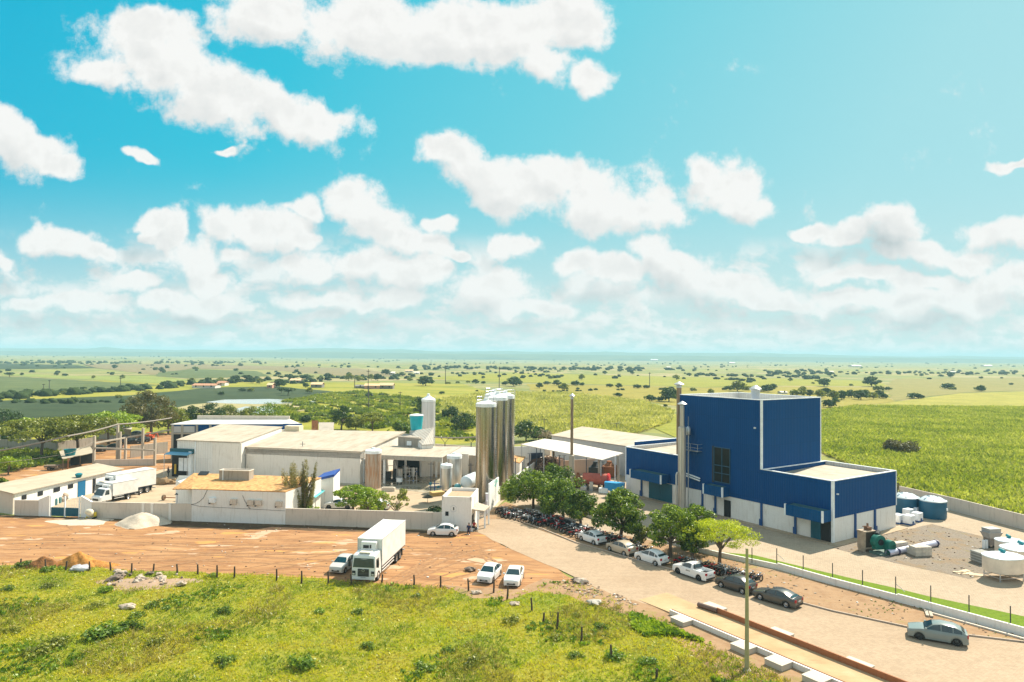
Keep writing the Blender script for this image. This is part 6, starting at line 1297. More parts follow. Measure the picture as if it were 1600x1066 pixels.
def wheel(o,x,y,r_,w_,rim=RIM,dual=False):
    sgn=1 if y>0 else -1
    n=18; m=MB(); prof=[(r_*.62,-w_/2),(r_*.93,-w_/2),(r_,-w_/2+.03),(r_,w_/2-.03),(r_*.93,w_/2),(r_*.62,w_/2)]
    for rr,yy in prof:
        for j in range(n): t=2*math.pi*j/n; m.v.append(Vector((x+rr*math.cos(t),y+yy,r_+rr*math.sin(t))))
    for k in range(5):
        for j in range(n): m.f.append([k*n+j,(k+1)*n+j,(k+1)*n+(j+1)%n,k*n+(j+1)%n])
    wh=m.build('wheel',TYRE,o,smooth=50)
    m=MB(); yo=y+sgn*(w_/2-.02)
    ring=[]
    for rr,dy in ((r_*.64,0),(r_*.55,-.03*sgn),(r_*.18,.01*sgn)):
        ring.append([Vector((x+rr*math.cos(2*math.pi*j/n),yo+dy,r_+rr*math.sin(2*math.pi*j/n))) for j in range(n)])
    for a,b_ in zip(ring,ring[1:]):
        for j in range(n):
            if a is ring[1] and j%3==2: continue
            m.face([a[j],a[(j+1)%n],b_[(j+1)%n],b_[j]])
    m.face(ring[2]); m.build('rim',rim,wh)
    return wh
def section_loft(stations):
    """stations: list of (x,[(y,z)...]) half sections from bottom centre to top centre; mirrored"""
    m=MB(); rows=[]
    for x,hs in stations:
        full=[(y,z) for y,z in hs]+[(-y,z) for y,z in reversed(hs[1:-1])]
        rows.append([Vector((x,y,z)) for y,z in full])
    n=len(rows[0]); i0=0
    for r_ in rows: m.v+=r_
    for k in range(len(rows)-1):
        for j in range(n): m.f.append([k*n+j,k*n+(j+1)%n,(k+1)*n+(j+1)%n,(k+1)*n+j])
    m.f.append([j for j in range(n)][::-1]); m.f.append([(len(rows)-1)*n+j for j in range(n)])
    return m
def car(label,loc,rz,kind,pm_,rim=RIM,name='parked_car',cat='car',group='cars parked around the plant',rack=False):
    S=dict(
     hatch=dict(L=3.85,W=1.68,ws=(.98,.93),prof=[(.98,.93),(.30,1.36),(-.25,1.47),(-.85,1.42),(-1.35,1.22),(-1.75,.96)],hood=.72,tail=(.98,.62),wx=(1.18,-1.22),wr=.30),
     sedan=dict(L=4.2,W=1.69,ws=(.95,.90),prof=[(.95,.90),(.28,1.31),(-.25,1.42),(-.80,1.38),(-1.20,1.16),(-1.52,.97)],hood=.70,tail=(.96,.80),wx=(1.28,-1.22),wr=.30),
     coupe=dict(L=4.3,W=1.72,ws=(.98,.88),prof=[(.98,.88),(.30,1.27),(-.25,1.37),(-.95,1.28),(-1.5,1.06),(-1.85,.95)],hood=.68,tail=(.94,.84),wx=(1.30,-1.28),wr=.31),
     wagon=dict(L=4.2,W=1.72,ws=(.98,.95),prof=[(.98,.95),(.32,1.38),(-.25,1.50),(-1.15,1.44),(-1.62,1.27),(-1.95,1.0)],hood=.74,tail=(.99,.62),wx=(1.28,-1.30),wr=.32),
     pickup=dict(L=4.5,W=1.72,ws=(1.15,.96),prof=[(1.15,.96),(.50,1.40),(.05,1.50),(-.30,1.48),(-.45,1.40),(-.62,.99)],hood=.74,tail=(1.0,.70),wx=(1.42,-1.38),wr=.34))[kind]
    o=thing(name,label,cat,loc,rz,group); L2=S['L']/2; W2=S['W']/2; wr=S['wr']; (wf,wb_)=S['wx']; belt=S['ws'][1]; xc=S['ws'][0]
    xs=sorted(set([-L2,-L2+.06,-L2+.25,L2,L2-.07,L2-.3,xc,xc+.35,0]+[round(wb_+d,3) for d in(-.42,-.38,-.3,-.15,0,.15,.3,.38,.42)]+[round(wf+d,3) for d in(-.42,-.38,-.3,-.15,0,.15,.3,.38,.42)]+[-.5,.5]))
    st=[]
    for x in xs:
        e=max(0,(abs(x)-(L2-.75))/.75); w_=W2*(1-.17*e**2.2); 
        if x>xc: top=belt-(belt-S['hood'])*((x-xc)/(L2-xc))**1.3
        elif x<-L2+.3: top=S['tail'][0]
        else: top=belt+.03*(xc-x)/(xc+L2)
        endk=0
        if x>L2-.05: top=.62; endk=.08
        if x<-L2+.04: top=S['tail'][0]-.12
        zb=.20
        for wx in (wf,wb_):
            d=abs(x-wx)
            if d<.395: zb=max(zb,wr+math.sqrt(.385**2-min(d,.384)**2))
        zb2=min(zb,top-.12); zi=.24
        yo=w_
        zc=top+.03
        if kind=='pickup' and -L2+.1<x<-.7: hs=[(0,zi),(w_*.80,zi),(yo*.985,zb2),(yo,min(max(zb2+.04,.55),top-.06)),(yo*.985,top-.04),(yo*.95,top),(yo*.86,top),(yo*.85,.66),(0,.66)]
        else: hs=[(0,zi),(w_*.80,zi),(yo*.985,zb2),(yo,min(max(zb2+.04,.55),top-.06)),(yo*.985,top-.04),(yo*.95,top),(yo*.86,top+.012),(yo*.5,zc),(0,zc+.005)]
        st.append((x,hs))
    section_loft(st).build('body',pm_,o,smooth=35)
    # greenhouse
    pr=S['prof']; 
    def yb(x): return W2*.90
    def roofw(x): return W2*.70
    stg=[]
    dense=[]
    for (a,b_) in zip(pr,pr[1:]):
        for t in (0,.5): dense.append((a[0]+(b_[0]-a[0])*t,a[1]+(b_[1]-a[1])*t))
    dense.append(pr[-1])
    zr=max(p[1] for p in pr)
    def gw(z): f=min(1,max(0,(z-belt)/(zr-belt))); return W2*(.90-.20*f)
    for x,z in dense:
        stg.append((x,[(0,belt-.06),(W2*.90,belt-.06),(W2*.90,belt),(gw(z),max(z-.035,belt+.002)),(gw(z)*.86,z),(0,z+.02)]))
    section_loft(stg[::-1]).build('cabin',pm_,o,smooth=40)
    # glass
    def quadglass(nm,A,B,f0,f1,wA,wB):
        a=Vector((A[0],0,A[1])); b_=Vector((B[0],0,B[1])); p=a.lerp(b_,f0); q=a.lerp(b_,f1); d=(b_-a).normalized(); n=Vector((d.z,0,-d.x)); n=n if n.z>0 else -n
        off=n*.035
        MB().add([Vector((p.x,wA,p.z))+off,Vector((p.x,-wA,p.z))+off,Vector((q.x,-wB,q.z))+off,Vector((q.x,wB,q.z))+off,Vector((p.x,wA,p.z))+off*.4,Vector((p.x,-wA,p.z))+off*.4,Vector((q.x,-wB,q.z))+off*.4,Vector((q.x,wB,q.z))+off*.4],[[0,1,2,3],[0,4,5,1],[1,5,6,2],[2,6,7,3],[3,7,4,0]]).build(nm,CGL,o)
    quadglass('windscreen',pr[0],pr[1],.08,.96,gw(belt)*.90,gw(pr[1][1])*.86)
    quadglass('rear_window',pr[-1],pr[-2],.30 if kind in('hatch','wagon') else .12,.92,gw(belt)*.84,gw(pr[-2][1])*.84)
    def topz(x):
        xs_=[p[0] for p in pr][::-1]; zs_=[p[1] for p in pr][::-1]; return float(np.interp(x,xs_,zs_))
    xr=pr[-1][0]
    if kind=='pickup': cuts=[(.92,-.30)]
    elif kind=='hatch' and pm_ is PW and rack: cuts=[(.80,-.20),(-.28,-1.1)]
    else: cuts=[(.80,-.20),(-.28,-1.02),(-1.10,xr+.28)]
    for sgn in (1,-1):
        for (xa,xb) in cuts:
            m=MB(); n=6; lo=[];hi=[]
            for i in range(n+1):
                x=xa+(xb-xa)*i/n; zt=topz(x)-.07; z0=belt+.035
                if zt<z0+.02: zt=z0+.02
                f0=(z0-belt)/(zr-belt); 
                def yy(z,x=x):
                    zt_=topz(x); f=(z-belt)/max(.05,(zt_-.035-belt)); return W2*.90+(gw(zt_)-W2*.90)*min(1,max(0,f))+.012
                lo.append(Vector((x,sgn*yy(z0),z0))); hi.append(Vector((x,sgn*yy(zt),zt)))
            for i in range(n): m.face([lo[i],lo[i+1],hi[i+1],hi[i]] if sgn<0 else [lo[i+1],lo[i],hi[i],hi[i+1]])
            m.build('side_window',CGL,o)
    for wx in (wf,wb_):
        for sgn in (1,-1): wheel(o,wx,sgn*(W2-.11),wr,.19,rim)
    for sgn in (1,-1):
        MB().hexa([(L2-.30,sgn*(W2*.62),.60),(L2-.02,sgn*(W2*.45),.58),(L2-.08,sgn*(W2*.76),.58),(L2-.36,sgn*(W2*.93),.62)],[(L2-.34,sgn*(W2*.62),.735),(L2-.07,sgn*(W2*.45),.685),(L2-.12,sgn*(W2*.76),.69),(L2-.40,sgn*(W2*.93),.745)]).build('headlight',HL,o)
        zt=S['tail'][0]; MB().box(-L2-.012,-L2+.14,sgn*W2*.58 if sgn>0 else -W2*.86,sgn*W2*.86 if sgn>0 else -W2*.58,zt-.30,zt-.06).build('tail_light',TLR,o)
        MB().obox((.82,sgn*(W2+.07),belt+.03),(.13,.20,.13)).build('mirror',pm_ if pm_ is not PW else PW,o,bevel=.02)
    MB().box(L2-.03,L2+.018,-W2*.50,W2*.50,.30,.46).build('grille',PLAST,o); MB().box(L2+.0,L2+.03,-.2,.2,.40,.50).build('number_plate',PLT,o); MB().box(-L2-.03,-L2+.02,-.2,.2,.62,.73).build('number_plate',PLT,o)
    MB().box(-L2-.02,-L2+.02,-W2*.78,W2*.78,.26,.40).build('bumper_strip',PLAST,o)
    MB().box(-L2+.25,L2-.25,-W2*.74,W2*.74,.16,.30).build('underbody',PLAST,o)
    if kind=='pickup':
        MB().box(-L2+.16,-.68,-W2*.82,W2*.82,.665,.68).build('cargo_bed',PLAST,o); m=MB(); m.beam((-.66,-.62,1.03),(-.66,.62,1.03),.05,.05); m.beam((-.66,-.6,1.0),(-.55,-.5,1.5),.05,.05); m.beam((-.66,.6,1.0),(-.55,.5,1.5),.05,.05); m.beam((-.55,-.5,1.5),(-.55,.5,1.5),.05,.05); m.build('roll_bar',PLAST,o)
    return o
def place(fw_,rw_,W2=.72,facing='left'):
    """near-side wheel contact pixels -> centre and heading"""
    a,b_=G(*fw_),G(*rw_); d=(a-b_).normalized(); n=Vector((-d.y,d.x,0)); mid=(a+b_)/2
    if n.dot(mid)<0: n=-n       # away from the camera
    c=mid+n*W2; return Vector((c.x,c.y,0.08)),math.atan2(d.y,d.x)
for lb,fwp,rwp,kind,pm_,rim,kw in [
 ('white hatchback parked alone against the guardhouse wall',(676,838.6),(705.7,839.4),'hatch',PW,RIM,{}),
 ('first white hatchback in the roadside row, closest to the entrance',(908.5,845.5),(928,852.7),'hatch',PW,RIM,{}),
 ('beige hatchback, second in the roadside row',(952.6,862),(975.5,870),'hatch',PB,RIM,{}),
 ('white hatchback just before the white pickup in the roadside row',(998,877),(1024.5,885.5),'hatch',PW,RIM,{}),
 ('dark graphite hatchback parked behind the utility pole line',(1125.9,919),(1160.9,930),'hatch',PDG,RIM,{}),
 ('dark grey-green coupe-like car at the end of the roadside row',(1189.4,939.5),(1227.8,951),'coupe',PDS,RIM,{}),
 ('grey-teal estate car parked alone at the right edge of the road',(1437,1001),(1494,1011),'wagon',PTL,RIMD,{}),
 ('white sedan inside the boundary wall beside the bright green tree',(573,797),(597.7,798),'sedan',PW,RIM,{})]:
    c,rz=place(fwp,rwp); car(lb,c,rz,kind,pm_,rim,**kw)
c,rz=place((1059.8,897.5),(1092.6,909)); pk=car('white pickup with an open black cargo bed in the roadside row',c,rz,'pickup',PW,RIMD,name='pickup_truck',cat='pickup')
m=MB()
for i,(x0,x1) in enumerate(((.0,.12),(.16,.24),(.28,.36),(.42,.52))): m.box(.25-x1,.25-x0,.866,.870,.66+(.02 if i%2 else 0),.76)
m.build('door_lettering',PLAST,pk)
c,rz=place((513.6,796.5),(543.6,797)); car('white pickup half hidden by the tree inside the boundary wall',c,rz,'pickup',PW,RIMD,name='pickup_truck',cat='pickup')
hd=math.atan2(-1,-.235)
def front_car(px,py,kind,pm_,lb,rz=None,back=1.9):
    a=rz if rz is not None else hd; p=G(px,py); car(lb,Vector((p.x-math.cos(a)*back,p.y-math.sin(a)*back,.08)),a,kind,pm_)
front_car(755.5,914.5,'hatch',PW,'white hatchback facing the pasture, left of the pair on the dirt lot',math.atan2(-1,-.30))
front_car(798.5,920,'sedan',PW,'white sedan facing the pasture, right of the pair on the dirt lot',math.atan2(-1,-.15),2.05)
front_car(524,899,'hatch',PSV,'silver-beige compact car standing beside the white truck',math.atan2(-1,-.22))
# trucks
def truck(label,loc,rz,boxl,boxw,boxh,big=True,fridge=True,cabm=PW,mark=None):
    """front at +x = 0 ; extends to -x"""
    o=thing('box_truck',label,'truck',loc,rz,'white box trucks')
    cw=boxw*.97/2; ch=2.75 if big else 2.25; cl=1.75 if big else 1.6; wr=.50 if big else .40; z0=.42 if big else .38
    nose=.0 if big else .35
    st=[]
    if big:
        prof=[(0,z0,1.35),(-.02,z0,1.45),(-.12,z0,2.3),(-.22,z0,ch-.15),(-.45,z0,ch),(-cl,z0,ch+.1)]
    else:
        prof=[(0,z0,.95),(-.1,z0,1.15),(-.45,z0,1.3),(-.95,z0,ch-.1),(-1.2,z0,ch),(-cl-.3,z0,ch)]; cl+=.3
    for x,zb,zt in prof:
        k=.955 if x>-.05 else 1.; st.append((x,[(0,zb),(cw*k*.9,zb),(cw*k,zb+.12),(cw*k,max(zb+.2,min(zt-.12,1.35))),(cw*k*(.93 if zt>1.8 else .99),zt-.08),(cw*.82,zt),(0,zt+.02)]))
    section_loft(st[::-1]).build('cab',cabm,o,smooth=30)
    # glass
    if big:
        MB().hexa([(-.0,-cw*.88,1.50),(-.0,cw*.88,1.50),(-.04,cw*.88,1.50),(-.04,-cw*.88,1.50)],[(-.13,-cw*.82,2.38),(-.13,cw*.82,2.38),(-.2,cw*.82,2.38),(-.2,-cw*.82,2.38)]).build('windscreen',CGL,o)
        MB().box(.0,.05,-cw*.46,cw*.46,.62,1.36).build('grille',PLAST,o)
        m=MB(); 
        for z in (.78,.92,1.06,1.20): m.box(.05,.07,-cw*.42,cw*.42,z-.015,z+.015)
        m.build('grille_bars',plain('grille_grey',(.25,.25,.26),.4,.6),o)
        m=MB(); n=16
        for i in range(n):
            t=2*math.pi*i/n; t2=2*math.pi*(i+1)/n; m.beam((.085,.13*math.cos(t),1.22+.13*math.sin(t)),(.085,.13*math.cos(t2),1.22+.13*math.sin(t2)),.03,.03,(1,0,0))
        m.build('round_emblem',METAL,o)
        for s_ in (1,-1):
            MB().box(.0,.06,min(s_*cw*.66,s_*cw*.92),max(s_*cw*.66,s_*cw*.92),.72,1.15).build('headlight_bezel',PLAST,o); MB().lathe((.05,s_*cw*.79,.0),[(0,0)]) if 0 else None
            MB().box(.055,.08,min(s_*cw*.70,s_*cw*.88),max(s_*cw*.70,s_*cw*.88),.78,.92).build('headlight',HL,o)
            MB().hexa([(-.30,s_*(cw+.0),1.45),(-1.15,s_*(cw+.0),1.45),(-1.15,s_*(cw+.012),1.45),(-.30,s_*(cw+.012),1.45)],[(-.38,s_*(cw*.95),2.25),(-1.15,s_*(cw*.95),2.25),(-1.15,s_*(cw*.95+.02),2.25),(-.38,s_*(cw*.95+.02),2.25)]).build('side_window',CGL,o)
            MB().obox((-.05,s_*(cw+.22),1.55),(.12,.22,.75)).build('mirror',PLAST,o)
        MB().box(-1.15,-.35,-cw*.45,cw*.45,ch+.05,ch+.16).build('roof_hatch',plain('vent_beige',(.60,.56,.48),.6),o); MB().box(-.05,.08,-cw*.95,cw*.95,.30,.48).build('bumper',PW,o); MB().box(.07,.09,-.26,.26,.52,.64).build('number_plate',PLT,o)
    else:
        MB().hexa([(-.36,-cw*.86,1.30),(-.36,cw*.86,1.30),(-.5,cw*.86,1.30),(-.5,-cw*.86,1.30)],[(-.84,-cw*.80,ch-.16),(-.84,cw*.80,ch-.16),(-.98,cw*.80,ch-.16),(-.98,-cw*.80,ch-.16)]).build('windscreen',CGL,o)
        MB().box(.0,.04,-cw*.6,cw*.6,.55,.85).build('grille',PLAST,o)
        for s_ in (1,-1):
            MB().box(-.05,.03,min(s_*cw*.66,s_*cw*.92),max(s_*cw*.66,s_*cw*.92),.6,.85).build('headlight',HL,o)
            MB().hexa([(-.75,s_*(cw+.0),1.32),(-1.5,s_*(cw+.0),1.32),(-1.5,s_*(cw+.012),1.32),(-.75,s_*(cw+.012),1.32)],[(-1.0,s_*(cw*.95),2.0),(-1.5,s_*(cw*.95),2.0),(-1.5,s_*(cw*.95+.02),2.0),(-1.0,s_*(cw*.95+.02),2.0)]).build('side_window',CGL,o)
    xb=-cl-.12; zb=1.15 if big else .95
    bx=MB().box(xb-boxl,xb,-boxw/2,boxw/2,zb,zb+boxh).build('cargo_box',plain('box_white',(.70,.69,.66),.4),o,bevel=.02)
    m=MB()
    for s_ in (1,-1):
        m.box(xb-boxl-.02,xb+.02,s_*boxw/2-.03,s_*boxw/2+.03,zb+boxh-.02,zb+boxh+.05)
        m.box(xb-.02,xb+.03,s_*boxw/2-.03,s_*boxw/2+.035,zb,zb+boxh-.02)
    m.build('edge_profile',plain('profile_grey',(.55,.56,.57),.5),o)
    if fridge:
        f=MB().hexa([(xb+.02,-.85,zb+boxh-1.15),(xb+.5,-.8,zb+boxh-1.1),(xb+.5,.8,zb+boxh-1.1),(xb+.02,.85,zb+boxh-1.15)],[(xb+.02,-.85,zb+boxh-.2),(xb+.42,-.8,zb+boxh-.25),(xb+.42,.8,zb+boxh-.25),(xb+.02,.85,zb+boxh-.2)]).build('refrigeration_unit',PW,o,bevel=.05)
        MB().box(xb+.48,xb+.52,-.55,.05,zb+boxh-.85,zb+boxh-.55).build('unit_grille',PLAST,f); MB().box(xb+.47,xb+.51,.15,.3,zb+boxh-.85,zb+boxh-.5).build('unit_mark',PLAST,f)
    MB().box(xb-boxl+.1,-.6,-.45,.45,.55,zb).build('chassis',PLAST,o)
    wheel_y=boxw/2-.17
    for s_ in (1,-1):
        wheel(o,-.95 if big else -.75,s_*wheel_y,wr,.30 if big else .22,RIM)
        for wx in ((xb-boxl*.60,xb-boxl*.60-1.25) if big else (xb-boxl*.62,)): wheel(o,wx,s_*wheel_y,wr,.42 if big else .34,RIM)
        MB().box(xb-boxl*.60+.7,xb-.3,s_*(boxw/2-.08)-.03,s_*(boxw/2-.08)+.03,.50,.58).build('side_guard',PW,o); MB().box(xb-boxl*.60+.7,xb-.3,s_*(boxw/2-.08)-.03,s_*(boxw/2-.08)+.03,.80,.90).build('side_guard',PW,o)
        MB().box(xb-boxl+.05,xb-.2,s_*(boxw/2-.1)-.04,s_*(boxw/2-.1)+.04,zb-.14,zb).build('side_rail',PBL,o)
        MB().box(xb-boxl*.60-2.0,xb-boxl*.60-1.96,s_*wheel_y-.25,s_*wheel_y+.25,.25,zb-.1).build('mudguard',PLAST,o)
    MB().box(xb-boxl-.1,xb-boxl,-boxw/2+.1,boxw/2-.1,.45,.6).build('rear_bumper',PW,o)
    return o
p=G(567.5,911.5); td=(G(590.5,911)-G(634,868)).normalized(); ta=math.atan2(td.y,td.x)
tk=truck('large white refrigerated truck standing on the dirt lot facing the pasture',Vector((p.x,p.y,.07)),ta,8.3,2.6,2.75)
c,rz=place((172,786.5),(203.5,780),.9); 
truck('smaller white box truck in front, facing the teal gate',c+Vector((math.cos(rz),math.sin(rz),0))*3.4,rz,4.3,2.1,1.95,False,True)
a=rz; p=G(243,768); dv=Vector((math.cos(a),math.sin(a),0)); nv=Vector((-dv.y,dv.x,0)); nv=nv if nv.dot(p)>0 else -nv; truck('longer white box truck parked behind the smaller one in the farm yard',Vector((p.x,p.y,.07))+dv*9.0+nv*1.2,a,7.2,2.4,2.6,True,True)
# dark parked cars far left
for px,py,kd,pm_,lb in [(176,703,'wagon',PBK,'black car under the acacia next to the concrete posts'),(191,690,'wagon',PBL,'dark blue car at the back of the farm yard'),(207,694,'pickup',PBK,'black pickup beside the concrete posts'),(222,691,'hatch',PDG,'dark grey hatchback, rightmost of the farm yard cars'),(152,706,'hatch',PBK,'black hatchback half hidden by the acacia trunk'),(210,682,'wagon',PTL,'pale-roofed car in the rear row of the farm yard')]:
    p=G(px,py); car(lb,Vector((p.x,p.y,.06)),R(200),kd,pm_,RIM,group='dark vehicles in the farm yard')
# motorcycles
def moto(col,nm):
    o=thing('motorcycle',nm,'motorcycle',(0,-600,0),0)
    for x in (.62,-.62):
        m=MB(); n=16
        for rr,yy in ((.22,-.04),(.30,-.05),(.30,.05),(.22,.04)):
            for j in range(n): t=2*math.pi*j/n; m.v.append(Vector((x+rr*math.cos(t),yy,.30+rr*math.sin(t))))
        for k in range(3):
            for j in range(n): m.f.append([k*n+j,(k+1)*n+j,(k+1)*n+(j+1)%n,k*n+(j+1)%n])
        w_=m.build('wheel',TYRE,o,smooth=50); m=MB()
        for j in range(6): t=math.pi*j/6; m.beam((x-.22*math.cos(t),0,.3-.22*math.sin(t)),(x+.22*math.cos(t),0,.3+.22*math.sin(t)),.012,.012,(0,1,0))
        m.build('rim',RIM,w_)
    m=MB(); m.box(-.28,.22,-.13,.13,.25,.55); m.tube([(.1,0,.5),(.42,0,.85)],.04,6); m.tube([(-.6,.07,.3),(-.2,.07,.5)],.03,5); m.tube([(-.7,-.14,.3),(.0,-.14,.28)],.05,7); m.build('engine',DMETAL,o)
    m=MB(); m.tube([(.62,.07,.3),(.42,.05,.88)],.025,5); m.tube([(.62,-.07,.3),(.42,-.05,.88)],.025,5); m.build('fork',METAL,o)
    m=MB().blob((.14,0,.72),(.27,.14,.13),2,.05,10,7); m.build('fuel_tank',col,o,smooth=60); 
    m=MB(); m.hexa([(.45,-.05,.58),(.9,-.04,.55),(.9,.04,.55),(.45,.05,.58)],[(.45,-.05,.63),(.85,-.04,.66),(.85,.04,.66),(.45,.05,.63)]); m.build('front_fender',col,o); m=MB(); m.hexa([(-.95,-.05,.60),(-.4,-.09,.62),(-.4,.09,.62),(-.95,.05,.60)],[(-.95,-.05,.68),(-.4,-.09,.74),(-.4,.09,.74),(-.95,.05,.68)]); m.build('rear_fender',col,o)
    m=MB(); m.hexa([(-.62,-.1,.72),(.0,-.12,.70),(.0,.12,.70),(-.62,.1,.72)],[(-.62,-.09,.80),(.0,-.1,.77),(.0,.1,.77),(-.62,.09,.80)]); m.build('seat',PLAST,o,bevel=.02)
    m=MB(); m.tube([(.30,-.36,1.0),(.42,-.12,.95),(.42,.12,.95),(.30,.36,1.0)],.018,5); m.tube([(.38,-.3,1.0),(.36,-.34,1.18)],.01,4); m.tube([(.38,.3,1.0),(.36,.34,1.18)],.01,4); m.build('handlebar',METAL,o)
    MB().blob((.52,0,.86),(.09,.10,.09),1,.02,8,6).build('headlight',HL,o,smooth=60); MB().box(-.99,-.93,-.05,.05,.66,.73).build('tail_light',TLR,o)
    m=MB(); m.tube([(0,-.1,.28),(.05,-.30,.02)],.015,4); m.build('kickstand',METAL,o)
    return o
ms=[moto(PBK,'black motorcycle'),moto(paint('paint_red',(.42,.012,.015)),'red motorcycle'),moto(PW,'white motorcycle'),moto(PBL,'dark blue motorcycle'),moto(PDG,'graphite motorcycle')]
mnames=['black','red','white','dark blue','graphite']
spots=[]
rd=random.Random(3)
seqs=[((782,803),(815,809),7,[0,4,0,3,0,2,4],'close to the sign wall'),((818,806),(856,815),9,[0,3,0,4,0,2,0,1,0],'in the shade of the first tree'),((858,812),(886,825),8,[1,1,1,0,1,1,0,0],'in the red cluster under the second tree'),((884,822),(912,836),7,[0,0,1,4,0,2,1],'between the red cluster and the first parked car'),((868,818),(900,829),6,[0,1,0,4,0,3],'in the front rank below the red cluster'),((914,832),(950,846),7,[2,0,4,2,1,0,4],'behind the first white parked car'),((790,809),(850,823),10,[0,1,4,0,2,0,0,3,0,1],'in the front rank before the first tree'),((856,820),(906,842),9,[1,0,1,1,0,4,0,1,2],'in the front rank of the red cluster'),((954,846),(992,858),7,[2,0,1,2,0,4,0],'behind the beige car'),((994,862),(1012,869),3,[0,4,0],'by the small greyish tree'),((1062,884),(1092,893),6,[1,0,4,0,0,1],'behind the white pickup'),((1100,891),(1120,897),3,[0,1,0],'beside the lime tree trunk'),((1124,898),(1150,905),6,[0,0,4,0,0,0],'left of the dark hatchback'),((1158,906),(1184,911),3,[2,0,3],'behind the dark hatchback')]
for a,b_,n,cs_,where in seqs:
    for i in range(n):
        f=i/max(1,n-1); p=G(a[0]+(b_[0]-a[0])*f,a[1]+(b_[1]-a[1])*f); k=cs_[i%len(cs_)]
        c=copy_tree(ms[k]); c.location=(p.x+rd.uniform(-.1,.1),p.y+rd.uniform(-.15,.15),.088); c.rotation_euler=(0,0,math.radians(18 if rd.random()<.8 else 200)+rd.uniform(-.14,.14)+math.radians(15)); 
        c['label']='%s motorcycle %s'%(mnames[k],where); c['group']='motorcycles parked under the trees along the verge'
for o in ms:
    for ch in list(o.children):
        for g_ in list(ch.children): bpy.data.objects.remove(g_)
        bpy.data.objects.remove(ch)
    bpy.data.objects.remove(o)
